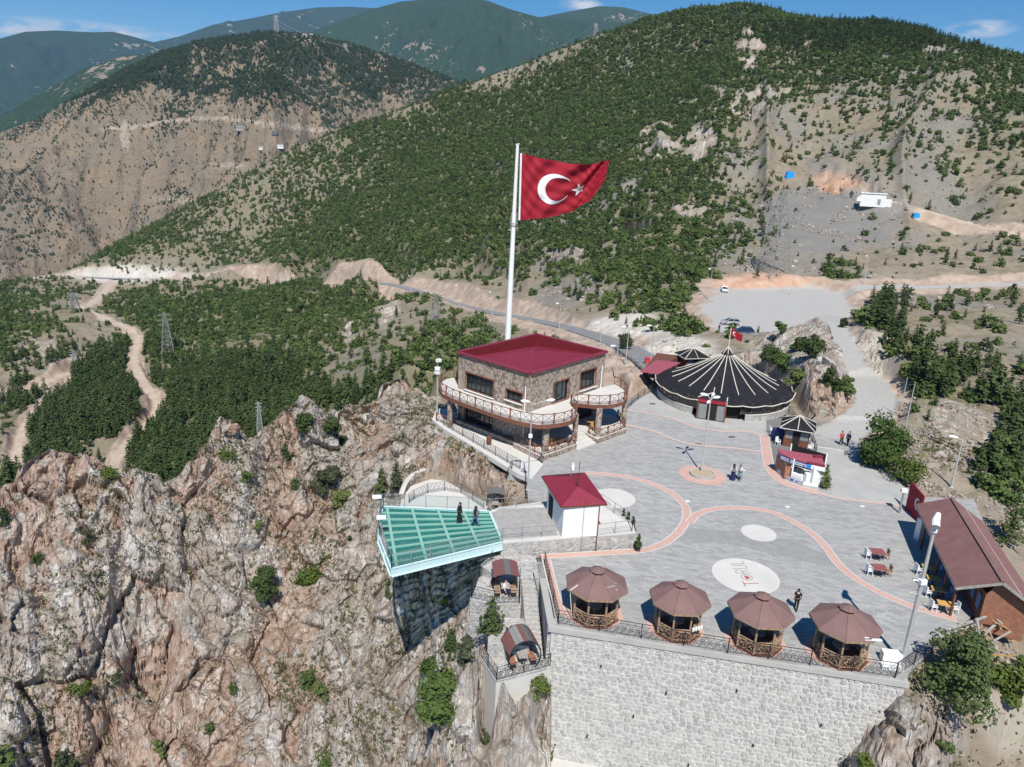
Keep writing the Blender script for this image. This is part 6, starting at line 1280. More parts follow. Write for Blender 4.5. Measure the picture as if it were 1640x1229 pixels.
def small_flag(p, h, label):
    t = thing('flag', label, 'flag', p); mb = MB(); mb.tube([p, p+[0, 0, h]], 0.045, 6); obj('pole', mb, 'white_metal', t)
    def S(u, v): return p+np.array([0.05+u*1.55, 0.18*math.sin(u*5), h-0.05-v*1.0-u*0.75+0.06*math.sin(u*7)])
    mb = MB(); n = 12; mb.add([S(i/n, j/6) for i in range(n+1) for j in range(7)], [(i*7+j, (i+1)*7+j, (i+1)*7+j+1, i*7+j+1) for i in range(n) for j in range(6)]); obj('cloth', mb, 'flag_red', t, smooth=True)
    for o_ in (-0.02, 0.02):
        mb = MB(); n = 14; vs = []
        for k in range(n+1):
            a = R(50)+(R(260))*k/n; vs.append(S(0.36+0.16*math.cos(a), 0.5+0.26*math.sin(a))+[0, o_, 0]); b_ = R(38)+R(284)*k/n; vs.append(S(0.40+0.125*math.cos(b_), 0.5+0.2*math.sin(b_))+[0, o_, 0])
        mb.add(vs, [(2*i, 2*i+1, 2*i+3, 2*i+2) for i in range(n)]); obj('crescent', mb, 'flag_white', t)
small_flag(np.array([TC[0], TC[1], 7.3]), 2.6, 'small red crescent flag flying from the top of the round tent')

# ---- kiosks with black hip roofs
def black_kiosk(A, B, depth, h, label, open_front=True):
    A = np.array(A); B = np.array(B); e = (B-A)/np.linalg.norm(B-A); L_ = np.linalg.norm(B-A); f = np.array([-e[1], e[0], 0]); f = f if f[1] > 0 else -f; U = np.array([0, 0, 1.])
    t = thing('black_roofed_kiosk', label, 'kiosk', (A+B)/2); mb = MB(); mb.prism([A[:2], B[:2], (B+f*depth)[:2], (A+f*depth)[:2]], A[2], A[2]+h); obj('wall', mb, 'dark_wood', t)
    mb = MB(); mb.plate([A+e*L_*.36+U*.05, A+e*L_*.62+U*.05, A+e*L_*.62+U*(h*.88), A+e*L_*.36+U*(h*.88)], 0.04); obj('doorway', mb, 'interior_dark', t)
    for a, b in ((.05, .33), (.65, .95)): mb = MB(); mb.plate([A+e*L_*a+U*1.0, A+e*L_*b+U*1.0, A+e*L_*b+U*(h*.85), A+e*L_*a+U*(h*.85)], 0.05); obj('display_window', mb, 'rail_solid', t)
    ov = 0.55; C0 = [A-e*ov-f*ov*1.1, B+e*ov-f*ov*1.1, B+e*ov+f*(depth+ov), A-e*ov+f*(depth+ov)]; C0 = [c+U*h for c in C0]; ap = sum(C0)/4+U*1.15; m_ = 0.42
    for a, b in zip(C0, C0[1:]+C0[:1]):
        mb = MB(); q = [a, b, ap]; nn = np.cross(b-a, ap-a)
        mb.plate(q if nn[2] > 0 else [b, a, ap], 0.06); obj('roof_panel', mb, 'black_felt', t)
        mb = MB(); mb.tube([a+U*.08, ap+U*.08], 0.06, 5); mb.tube([a, b], 0.065, 5); obj('roof_rope', mb, 'cream_rope', t)
        mb = MB(); mb.tube([(a+b)/2+U*.07, ap+U*.08], 0.045, 5); obj('roof_rope', mb, 'cream_rope', t)
    return t
black_kiosk(P(1253, 714), P(1293, 721), 2.6, 2.3, 'brown wooden kiosk with a black pyramid roof behind the snack stall')
black_kiosk(P(1097, 598)+[0, 0, 0], P(1128, 597), 2.6, 2.4, 'small hut with a black pyramid roof behind the left of the round tent')
def stall():
    A, B = P(1246, 757), P(1312, 783); t = thing('snack_stall', 'snack stall with a faded maroon roof and blue and white banners', 'stall', (A+B)/2); U = np.array([0, 0, 1.]); zr_ = 2.45
    rc = [P(1246, 719, zr_+0.25), P(1316, 731, zr_+0.25), P(1321.5, 747, zr_), P(1292, 741, zr_), P(1265, 733, zr_), P(1249.5, 726, zr_)]
    mb = MB(); mb.add([c for c in rc]+[c-[0, 0, 0.16] for c in rc], [(5, 4, 3, 2, 1, 0), (6, 7, 8, 9, 10, 11)]+[(i, (i+1) % 6, 6+(i+1) % 6, 6+i) for i in range(6)]); obj('roof', mb, 'maroon_fade', t)
    mb = MB(); mb.bar(rc[1]+[-0.9, -.2, 0.08], rc[1]+[0, -.2, 0.08], 0.35, 0.14); mb.bar(rc[3]+U*0.05, rc[2]+U*0.05, 0.3, 0.12); obj('roof_edge', mb, 'maroon_roof', t)
    fr = [P(1243, 757), P(1252, 765), P(1268, 773), P(1285, 779), P(1309, 783)]; back = [P(1318, 762), P(1262, 745)]
    mb = MB(); mb.prism([p[:2] for p in fr+back], 0, 0.16); obj('base', mb, 'white_concrete', t)
    def strip(line, z0, z1, mat, name, off=0.0):
        mb = MB()
        for a, b in zip(line[:-1], line[1:]):
            a = a+np.array([0, -off, 0]); b = b+np.array([0, -off, 0]); mb.add([a+U*(z0-a[2]), b+U*(z0-b[2]), b+U*(z1-b[2]), a+U*(z1-a[2])], [(0, 1, 2, 3)])
        return obj(name, mb, mat, t)
    top = [p-[0, 0.03, 0] for p in (rc[5], rc[4], rc[3], rc[2])]
    bn = strip(top[:3], zr_-0.55, zr_-0.12, 'brand_blue', 'banner', 0.05); strip([top[2], top[2]+(top[3]-top[2])*0.25], zr_-0.56, zr_-0.1, 'sky_blue', 'banner', 0.07); strip([top[2]+(top[3]-top[2])*0.25, top[3]], zr_-0.56, zr_-0.1, 'white_paint', 'banner', 0.06)
    lo = [p+(np.array([0, 0.2, 0])) for p in fr[:4]]; strip(lo, 0.16, 0.52, 'brand_blue', 'banner', 0.22); strip([fr[3], fr[4]], 0.16, 0.55, 'white_paint', 'banner', 0.05)
    rg_ = random.Random(8)
    for line, z0, off in ((top[:3], zr_-0.52, 0.09), (lo, 0.2, 0.26)):
        for row in (0, 1):
            mb = MB()
            for a, b in zip(line[:-1], line[1:]):
                L_ = np.linalg.norm((b-a)[:2]); s = 0.08
                while s < L_-0.1:
                    w_ = rg_.uniform(0.07, 0.13); p = a+(b-a)*s/L_; q = a+(b-a)*(s+w_)/L_; z = z0+row*0.19; ofv = np.array([0, -off, 0])
                    mb.add([np.array([p[0], p[1], z])+ofv, np.array([q[0], q[1], z])+ofv, np.array([q[0], q[1], z+0.13])+ofv, np.array([p[0], p[1], z+0.13])+ofv], [(0, 1, 2, 3)]); s += w_+0.035+(0.16 if rg_.random() < 0.12 else 0)
            obj('banner_print', mb, 'white_paint', t)
    for p in (fr[0]+[.2, .3, 0], fr[2]+[0, .35, 0], fr[4]+[-.1, .4, 0], back[1], back[0]): mb = MB(); mb.bar(p+U*0.1, p+U*(zr_), 0.13); obj('post', mb, 'dark_wood' if p[0] < 27.5 else 'white_paint', t)
    mb = MB(); mb.add([back[0]+U*.1, back[1]+U*.1, back[1]+U*2.4, back[0]+U*2.4], [(0, 1, 2, 3)]); obj('back_wall', mb, 'interior_dark', t)
    mb = MB(); mb.bar(fr[0]+[.35, .75, .95], fr[2]+[-.35, .6, .95], 0.6, 1.5); obj('counter', mb, 'plank_wood', t); mb = MB(); mb.bar(fr[0]+[.35, .7, 1.75], fr[2]+[-.35, .55, 1.75], 0.5, 0.35); obj('display_case', mb, 'window_glass', t)
    mb = MB(); mb.bar(fr[2]+[.2, .5, .55], fr[3]+[.1, .5, .55], 0.65, 0.8); obj('freezer', mb, 'white_metal', t); mb = MB(); mb.bar(fr[2]+[.25, .8, 1.3], fr[3]+[.1, .8, 1.3], 0.4, 0.35); obj('display_case', mb, 'window_glass', t)
    mb = MB(); mb.box(fr[3]+[.5, .35, .75], (0.55, 0.4, 1.2), 0.2); obj('menu_board', mb, 'white_paint', t); mb = MB(); mb.box(fr[4]+[-.15, .6, 1.2], (0.9, 0.5, 2.1), 0.2); obj('cabinet', mb, 'white_paint', t)
stall()
# ---- long low brown building at the right
def long_building():
    ez, rz_ = 2.6, 4.0; a, b = P(1467, 809, ez), P(1531, 942, ez); ra, rb = P(1524, 799, rz_), P(1607, 934, rz_)
    c, d = 2*ra-a, 2*rb-b; c[2] = d[2] = ez; t = thing('long_cafe_building', 'long low brown wooden cafe building with a maroon shingle roof', 'building', (a+d)/2*[1, 1, 0]); U = np.array([0, 0, 1.])
    for q in ([a, b, rb, ra], [ra, rb, d, c]):
        mb = MB(); nn = np.cross(q[1]-q[0], q[2]-q[0]); mb.plate(q if nn[2] > 0 else q[::-1], 0.1); obj('roof_slope', mb, 'shingle_red', t)
    mb = MB(); mb.bar(ra+U*.13, rb+U*.13, 0.3, 0.06); obj('ridge_cap', mb, 'shingle', t)
    mb = MB(); mb.bar(ra+(c-ra)*.45+U*.12, rb+(d-rb)*.45+U*.12, 0.08, 0.03); obj('lead_strip', mb, 'weathered_wood', t)
    mb = MB()
    for p, q in ((a, b), (b, rb), (rb, d), (a, ra), (ra, c)): mb.bar(p-U*.05, q-U*.05, 0.08, 0.2)
    obj('fascia', mb, 'weathered_wood', t)
    ax = (b-a)/np.linalg.norm(b-a); wd = (d-b); wd[2] = 0; W_ = np.linalg.norm(wd); wd /= W_
    A, B = a+ax*.5+wd*2.0, b-ax*.6+wd*2.0; Cc, D_ = c+ax*.5-wd*.5, d-ax*.6-wd*.5
    z0 = lambda p, z: np.array([p[0], p[1], z])
    mb = MB(); mb.prism([A[:2], B[:2], D_[:2], Cc[:2]], -0.3, ez-0.05); obj('wall', mb, 'dark_wood', t)
    # south gable of horizontal planks
    gw = np.linalg.norm((D_-B)[:2]); mid_ = (rb-ax*.6); n = 22
    for i in range(n):
        z = -0.3+i*0.19; zt = z+0.175
        def span(zz):
            if zz <= ez-.1: return 0.0, gw
            k = (zz-(ez-.1))/(rz_-ez); um = np.linalg.norm((mid_-B)[:2]); return um*k, gw-(gw-um)*k
        s0, s1 = span(zt)
        if s1-s0 < 0.3 or zt > rz_-0.1: break
        p, q = B+wd*s0+ax*0.03, B+wd*s1+ax*0.03; mb = MB(); mb.bar(z0(p, (z+zt)/2), z0(q, (z+zt)/2), 0.06, zt-z); obj('plank', mb, 'plank_wood', t)
    # west front: posts, dark openings with blue shutters
    nrm = -wd
    for k in range(6): p = a+ax*(0.6+k*(np.linalg.norm(b-a)-1.2)/5)+wd*0.25; mb = MB(); mb.bar(z0(p, 0), z0(p, ez), 0.14); obj('post', mb, 'dark_wood', t)
    Lw = np.linalg.norm((B-A)[:2])
    for k in range(9):
        u = 0.8+k*(Lw-1.6)/8; p = A+ax*(u-0.35)+nrm*.03; q = A+ax*(u+0.35)+nrm*.03; mb = MB(); mb.plate([z0(p, .9), z0(q, .9), z0(q, 2.1), z0(p, 2.1)], 0.05); obj('window', mb, 'blue_shutter' if k > 2 else 'rail_solid', t)
    mb = MB(); p = A+nrm*1.6+ax*0.8; mb.box(z0(p, 1.0), (0.5, 0.6, 2.0), 0.2); obj('notice_case', mb, 'white_paint', t)
    return a, b, ax, wd
la, lb, lax, lwd = long_building()
def flag_panel():
    A, B = P(1452, 813), P(1472, 838); t = thing('flag_board', 'big red board with a white crescent and star beside the long brown building', 'sign panel', (A+B)/2); U = np.array([0, 0, 1.]); e = (B-A)/np.linalg.norm(B-A); n = np.array([-e[1], e[0], 0]); n = n if n[0] < 0 else -n; L_ = np.linalg.norm(B-A)
    mb = MB(); mb.plate([A, B, B+U*2.7, A+U*2.7], 0.12); obj('panel', mb, 'flag_red', t); off = n*0.14
    c = A+e*L_*.72+U*1.45; mb = MB(); k = 16; vs = []
    for i in range(k+1):
        a = R(50)+R(260)*i/k; b_ = R(38)+R(284)*i/k; vs += [c+off-e*.55*math.cos(a)*-1+U*.55*math.sin(a), c+off+e*.13+e*.44*math.cos(b_)+U*.44*math.sin(b_)]
    mb.add(vs, [(2*i, 2*i+1, 2*i+3, 2*i+2) for i in range(k)]); obj('crescent', mb, 'flag_white', t)
flag_panel()
# ---- gazebos
def gazebo(first_c, r_eave, label, group):
    t = thing('gazebo', label, 'gazebo', (0, 0, 0), 0, group); ze = 2.45; zt = 3.35; K = 8; off = R(22.5)
    def o8(r, z, k): a = off+2*math.pi*k/K; return np.array([r*math.cos(a), r*math.sin(a), z])
    rp_ = r_eave*0.72
    for k in range(K):
        a, b = o8(r_eave, ze, k), o8(r_eave, ze, k+1); c, d = o8(0.55, zt, k+1), o8(0.55, zt, k); mb = MB(); mb.plate([a, b, c, d], 0.07); obj('roof_panel', mb, 'shingle', t, local=True)
        mb = MB(); mb.bar(a-[0, 0, .02], b-[0, 0, .02], 0.07, 0.14); obj('fascia', mb, 'log_wood', t, local=True)
        mb = MB(); p = o8(rp_, 0, k); mb.tube([p, p+[0, 0, ze+0.12]], 0.085, 8); obj('post', mb, 'log_wood', t, local=True)
        mb = MB(); a, b = o8(0.62, zt+0.17, k), o8(0.62, zt+0.17, k+1); mb.plate([a, b, np.array([0, 0, zt+0.42])], 0.05); obj('cupola_panel', mb, 'shingle', t, local=True)
        if k != 1:
            p, q = o8(rp_, 0, k), o8(rp_, 0, k+1); U = np.array([0, 0, 1.]); mb = MB()
            for z in (0.12, 0.75, 0.92): mb.tube([p+U*z, q+U*z], 0.045, 6)
            m_ = (p+q)/2; mb.tube([p+U*.12, m_+U*.75], 0.035, 6); mb.tube([p+U*.75, m_+U*.12], 0.035, 6); mb.tube([m_+U*.12, q+U*.75], 0.035, 6); mb.tube([m_+U*.75, q+U*.12], 0.035, 6); mb.tube([m_+U*.1, m_+U*.92], 0.04, 6); obj('railing', mb, 'log_wood', t, local=True)
            ii = 0.80; mb = MB(); mb.add([p*ii+U*.45, q*ii+U*.45, q*.98+U*.45, p*.98+U*.45], [(0, 1, 2, 3)]); mb.add([p*ii+U*.38, q*ii+U*.38, q*.98+U*.38, p*.98+U*.38], [(3, 2, 1, 0)]); obj('bench', mb, 'log_wood', t, local=True)
    mb = MB(); mb.lathe([(0.5, zt-.05), (0.5, zt+.18)], (0, 0, 0), 8, off, off+2*math.pi); obj('cupola', mb, 'dark_wood', t, local=True)
    mb = MB(); mb.lathe([(0.0, .02), (rp_+.2, .02), (rp_+.2, -.05)], (0, 0, 0), 8, off, off+2*math.pi); obj('floor', mb, 'dark_wood', t, local=True)  # floor coloured dark to paint in the shade under the roof
    mb = MB(); mb.lathe([(0, 0.78), (0.6, 0.78), (0.6, 0.72), (0.07, 0.72), (0.07, 0.02)], (0, 0, 0), 12); obj('table', mb, 'log_wood', t, local=True)
    return t
gc = [P(955.5, 935, 2.5), P(1089, 958, 2.5), P(1218.5, 977, 2.5), P(1354, 997, 2.5)]
gl = ['leftmost of the four gazebos, with a white cable across its brown roof', 'second gazebo from the left, with white jugs on its rail', 'third gazebo from the left, nearest to the man in black', 'rightmost of the four gazebos, with a white patch on its eave']
g0 = gazebo(gc[0], 2.52, gl[0], 'octagonal gazebos along the plaza edge')
for i, c in enumerate(gc):
    g = g0 if i == 0 else copy_tree(g0)
    rad = [2.22, 2.08, 2.16, 2.22][i]; g['label'] = gl[i]; g.location = (c[0], c[1], 0.03); s_ = rad/2.52; g.scale = (s_, s_, 1)
    # brick apron under each gazebo
    n = 8; mb = MB(); a8 = [(c[0]+2.5*s_*math.cos(R(22.5)+k*R(45)), c[1]+.25+2.25*s_*math.sin(R(22.5)+k*R(45))) for k in range(8)]; mb.prism(a8, -0.01, 0.012); struct('brick_apron', mb, 'red_brick_band')
    mb = MB(); a8 = [(c[0]+1.95*s_*math.cos(R(22.5)+k*R(45)), c[1]+.15+1.95*s_*math.sin(R(22.5)+k*R(45))) for k in range(8)]; mb.prism(a8, -0.01, 0.022); struct('paving', mb, 'pale_pavers')
c = gc[0]; t = thing('cable', 'white cable running over the roof and down a post of the leftmost gazebo', 'cable', P(914, 980)); mb = MB(); mb.tube([P(916, 990, 0.1), P(913, 947, 2.45), P(913, 946, 2.6), P(946, 923, 3.2)], 0.03, 5); obj('cable_run', mb, 'white_metal', t)
t = thing('roof_litter', 'bits of scrap and a small plate lying on the leftmost gazebo roof', 'scrap', c+[1.2, -1.1, .3])
for dx, dy, sx in ((.9, -1.0, .5), (1.2, -.6, .12), (1.5, -.6, .1), (1.25, -1.1, .16), (0.6, -1.15, .35)): mb = MB(); rr_ = math.hypot(dx, dy); mb.box((c[0]+dx, c[1]+dy, 2.45+0.9*(1-rr_/2.2)*1.25+0.07), (sx, .12, .06), 0.5); obj('piece', mb, 'weathered_wood', t)
c = gc[3]; t = thing('mortar_patch', 'white mortar patch on the front eave of the rightmost gazebo', 'patch', c+[1, -2, 0]); mb = MB(); mb.box((c[0]+0.95, c[1]-1.88, 2.60), (1.1, 0.2, 0.05), 0.0); mb.box((c[0]+0.55, c[1]-1.72, 2.68), (0.3, 0.25, 0.06), 0.1); obj('patch', mb, 'white_paint', t)
c = gc[1]; t = thing('jug_row', 'row of white plastic jugs on the railing of the second gazebo', 'jugs', (c[0]+0.9, c[1]-1.6, 1.0))
for k in range(4): mb = MB(); mb.lathe([(0, 0), (.09, 0), (.09, .2), (.04, .27), (0, .27)], (c[0]+0.75+k*.2, c[1]-1.48+k*.1, 0.97), 8); obj('jug', mb, 'white_paint', t)
t = thing('utility_box', 'white box with a ledge on the plaza between the fence and the tall pole', 'box', P(1428, 1066)); mb = MB(); mb.box(P(1428, 1062)+[0, .2, .35], (1.2, .6, .7), -.15); obj('box_body', mb, 'white_metal', t); mb = MB(); mb.box(P(1428, 1070)+[0, .0, .1], (1.3, .5, .2), -.15); obj('ledge', mb, 'white_metal', t)
# ---- arched shelters on the landings
def shelter(c, w_, d_, h, label, arch, rz, mats, z0=0.0, bench=True):
    t = thing('shelter', label, 'shelter', c, rz); n = 9; vs = []
    def rp(u): return (u-0.5)*w_, h-(arch*((2*u-1)**2))
    for k in range(n):
        a, b = rp(k/n), rp((k+1)/n); mb = MB(); mb.plate([(a[0], -d_/2, a[1]), (b[0], -d_/2, b[1]), (b[0], d_/2, b[1]), (a[0], d_/2, a[1])], 0.05); obj('roof_strip', mb, mats[k % len(mats)], t, local=True)
    if arch > 0.6:
        for y in (-d_/2, d_/2):
            mb = MB(); pts = [(w_/2*math.sin(a), y, 0.9+(h-0.9)*math.cos(a)) for a in np.linspace(-1.75, 1.75, 19)]; mb.tube(pts, 0.045, 6); mb.tube([(pts[0][0], y, pts[0][2]), (pts[0][0]*.7, y, 0)], .045, 6); mb.tube([(pts[-1][0], y, pts[-1][2]), (pts[-1][0]*.7, y, 0)], .045, 6); obj('hoop', mb, 'black_iron', t, local=True)
    else:
        for x in (-w_*.36, w_*.36):
            mb = MB(); mb.bar((x, 0, 0), (x, 0, h-.1), 0.11); mb.bar((x, 0, h-.7), (x*0.2, 0, h-.08), 0.07); obj('post', mb, 'rust_brown', t, local=True)
    if bench:
        for x in (-w_*.32, w_*.32):
            for k in range(4): mb = MB(); mb.box((x-.17+k*.115, 0, .45), (.1, d_*.9, .04)); obj('bench_slat', mb, 'plank_wood' if arch > .6 else 'log_wood', t, local=True)
            mb = MB(); mb.box((x, d_*.35, .22), (.4, .07, .44)); mb.box((x, -d_*.35, .22), (.4, .07, .44)); obj('bench_leg', mb, 'black_iron', t, local=True)
        for k in range(5): mb = MB(); mb.box((-.26+k*.13, 0, .74), (.115, d_*.8, .04)); obj('table_slat', mb, 'weathered_wood', t, local=True)
        mb = MB(); mb.box((0, 0, .36), (.12, d_*.5, .72)); obj('table_leg', mb, 'black_iron', t, local=True)
    return t
simple('sheet_brown', (0.20, 0.085, 0.075), 0.5, var=.1); simple('sheet_grey', (0.15, 0.15, 0.145), 0.5, var=.1); simple('sheet_pale', (0.26, 0.25, 0.23), 0.6, var=.1)
shelter(P(833, 1062, -3.0)+[0, .3, 0], 2.3, 1.9, 2.25, 'arched picnic shelter with striped brown and grey roof on the lower landing', 0.95, R(18), ['sheet_brown', 'sheet_brown', 'sheet_pale', 'sheet_pale', 'sheet_brown', 'sheet_grey', 'sheet_grey', 'sheet_brown', 'sheet_brown'])
shelter(P(808, 948, -0.75)+[0, .1, 0], 1.9, 2.1, 2.1, 'brown roofed shelter with a dark stripe on the upper landing', 0.28, R(6), ['sheet_brown', 'sheet_brown', 'sheet_brown', 'sheet_brown', 'sheet_grey', 'sheet_grey', 'sheet_brown', 'sheet_brown', 'sheet_brown'])
shelter(P(793, 815, -4.1), 1.8, 1.5, 2.1, 'small grey roofed shelter behind the boardwalk railing', 0.2, R(0), ['sheet_grey'])
t = thing('low_building', 'low brown shed with a maroon roof between the fence and the round tent', 'shed', P(1035, 612)); A, B, C_, D_ = P(1029, 612), P(1054, 608), P(1088, 590), P(1050, 585)
mb = MB(); mb.prism([A[:2], B[:2], C_[:2], D_[:2]], 0, 2.0); obj('wall', mb, 'dark_wood', t); q = [P(1025, 596, 2.1), P(1054, 600, 2.1), P(1090, 582, 2.4), P(1052, 578, 2.4)]; mb = MB(); mb.plate([np.array(x) for x in q], .12); obj('roof', mb, 'maroon_fade', t)
mb = MB(); mb.box(P(1042, 597, 2.0)+[0, -.2, 0], (.6, .06, .3)); obj('vent', mb, 'white_metal', t)
t = thing('red_bin', 'red container standing by the asphalt road behind the shed', 'container', P(1040, 585)); mb = MB(); mb.box(P(1040, 586)+[0, 0, .6], (1.5, .8, 1.2)); mb.box(P(1040, 586)+[0, 0, 1.25], (1.6, .9, .1)); obj('bin_body', mb, 'sign_red', t)

# ---- lamp posts and poles
def lamp(p, h, label, heads, r0=0.09, mat='pole_grey', name='lamp_post', group=None):
    t = thing(name, label, 'lamp post', p, 0, group); mb = MB(); p = np.array(p, float); mb.tube([p-[0, 0, .4], p+[0, 0, h*.5], p+[0, 0, h]], [r0, r0*.8, r0*.5], 8); obj('pole', mb, mat, t)
    mb = MB(); mb.lathe([(r0*2.2, 0), (r0*2.2, .06), (r0*1.2, .1), (r0*1.1, .5)], p, 10); obj('base', mb, mat, t)
    for (az, ln, rise) in heads:
        d = np.array([math.cos(az), math.sin(az), 0]); top = p+[0, 0, h]; e = top+d*ln+[0, 0, rise]; mb = MB(); mb.tube([top-[0, 0, .1], e], 0.035, 6); a = obj('arm', mb, mat, t)
        mb = MB(); mb.tube([e-d*.1, e+d*.25, e+d*.6, e+d*.78], [.05, .16, .15, .05], 8); obj('lamp_head', mb, 'white_metal', a)
    return t
cl = P(1123, 758)
lamp(cl, 8.1, 'tall lamp post with four petal shaped heads in the round brick planter', [(R(150), .35, .35), (R(60), .35, .3), (R(20), .3, .15), (R(240), .35, -.1)], .1)
t = thing('planter', 'low round stone edged planter at the foot of the four headed lamp', 'planter', cl); mb = MB(); mb.lathe([(1.3, 0), (1.3, .28), (1.1, .28), (1.1, .1)], (c4[0], c4[1], 0.01), 32); obj('rim', mb, 'concrete', t); mb = MB(); mb.lathe([(0, .2), (1.12, .2)], (c4[0], c4[1], 0.01), 24); obj('soil', mb, 'planter_sand', t)
pr_ = P(1445, 1063); t = lamp(pr_, 10.2, 'very tall grey pole with a white projector on top right of the gazebos', [], .17)
mb = MB(); mb.tube([pr_+[-.25, -.45, 10.25], pr_+[-.1, -.1, 10.5], pr_+[.25, .35, 10.75]], [.25, .24, .15], 12); mb.tube([pr_+[0, 0, 9.7], pr_+[0, 0, 10.3]], .2, 10); obj('projector', mb, 'white_metal', t); mb = MB(); mb.box(pr_+[0, -.05, 6.2], (.45, .35, .32), .2); mb.tube([pr_+[-.6, 0, 6.25], pr_+[.3, 0, 6.2]], .05, 6); obj('camera_bracket', mb, 'white_metal', t); mb = MB(); mb.tube([pr_+[-.6, .1, 5.3], pr_+[.4, -.2, 5.2]], .02, 4); mb.tube([pr_+[-.2, -.3, 5.3], pr_+[.2, .3, 5.2]], .02, 4); obj('antenna', mb, 'grey_metal', t)
lp = P(845, 785); t = lamp(lp, 8.8, 'double armed lamp post between the kiosk and the stone building', [(R(20), 1.5, .2), (R(170), .3, .15)], .09); mb = MB(); mb.box(lp+[0, -.05, 5.6], (.35, .3, .3)); obj('camera', mb, 'white_metal', t)
t = lamp(P(700, 668), 7.2, 'pole with white floodlights at the left corner of the stone building', [], .1)
for z in (7.1, 6.1, 5.6): mb = MB(); mb.box(P(700, 668)+[.1*(z-6), 0, z], (.6, .4, .35), z); obj('floodlight', mb, 'white_metal', t)
lamp(P(1447, 700, -.2), 7, 'plain pole behind the large roadside tree', [], .08); lamp(P(1440, 668, -.2), 5.5, 'second plain pole just behind the roadside tree pole', [], .07)
q = hit(1523, 782, 9); lamp(q, 5.3, 'grey street lamp leaning over the cut bank behind the long building', [(R(160), .5, .15)], .11)
pl_ = P(1440, 822); t = thing('lantern', 'short lantern with a white box head beside the red panel', 'lantern', pl_); mb = MB(); mb.tube([pl_, pl_+[0, 0, 2.2]], .1, 8); obj('pole', mb, 'grey_metal', t); mb = MB(); mb.box(pl_+[0, 0, 2.35], (.55, .3, .35)); obj('lamp_head', mb, 'white_metal', t)
t = thing('bent_lamp', 'short bent dark pipe lamp beside the black roofed kiosk', 'lamp post', P(1300, 683)); mb = MB(); mb.tube([P(1296, 684), P(1298, 680)+[0, 0, .7], P(1304, 676)+[0, 0, 1.0]], .12, 6); obj('pipe', mb, 'black_iron', t)
for i, (px, py, h, lab) in enumerate([(1134, 478, 8, 'lamp post at the left edge of the car park'), (1266, 472, 8, 'lamp post on the orange bank behind the car park'), (895, 521, 6, 'lamp post beside the asphalt road right of the flagpole'), (1383, 455, 8, 'pole beside the upper gravel road'), (962, 560, 5, 'lamp post above the roof of the stone building'),
    (985, 608, 5, 'thin lamp post right of the stone building'), (1002, 585, 6, 'lamp post on the road bend behind the stone building'), (1040, 590, 6.5, 'lamp post beside the red container')]):
    lamp(g_(px, py, 8), h, lab, [(R(200), .5, .1)], .09)
for i, (px, py) in enumerate([(75, 441), (150, 444), (232, 446), (300, 446), (355, 450), (430, 455), (488, 455), (540, 453), (612, 450), (660, 463), (735, 488), (790, 500)]):
    lamp(g_(px, py, 8), 7, 'small lamp post beside the far road above the valley woods', [(R(200), .6, .1)], .11, group='lamp posts along the far road')
# ---- flagpole
fb = Dr(813, 548, 104); ft = Dr(829, 232, 104.2); fb0 = fb-(ft-fb)*0.35
t = thing('flagpole', 'very tall white flagpole rising behind the stone building', 'flagpole', fb0)
mb = MB(); mb.tube([fb0, fb, (fb+ft)/2, ft], [.52, .45, .33, .2], 14); obj('pole', mb, 'white_metal', t); mb = MB(); mb.tube([ft+[-.3, 0, 0], ft+[.3, 0, .1]], .1, 8); obj('truck', mb, 'grey_metal', t)
cg = Dr(823, 358, 104.1); mb = MB(); mb.lathe([(.55, -.1), (.6, 0), (.55, .1)], cg, 12); mb.tube([cg+[-.7, 0, -.9], cg+[0, 0, -1.1], cg+[.7, 0, -.4], cg+[1.0, 0, .3]], .08, 6); mb.tube([cg+[-.35, 0, 1.5], cg+[-.5, 0, -.8]], .07, 6); mb.tube([cg+[.35, 0, 1.5], cg+[.5, 0, -.8]], .07, 6); obj('winch', mb, 'grey_metal', t)
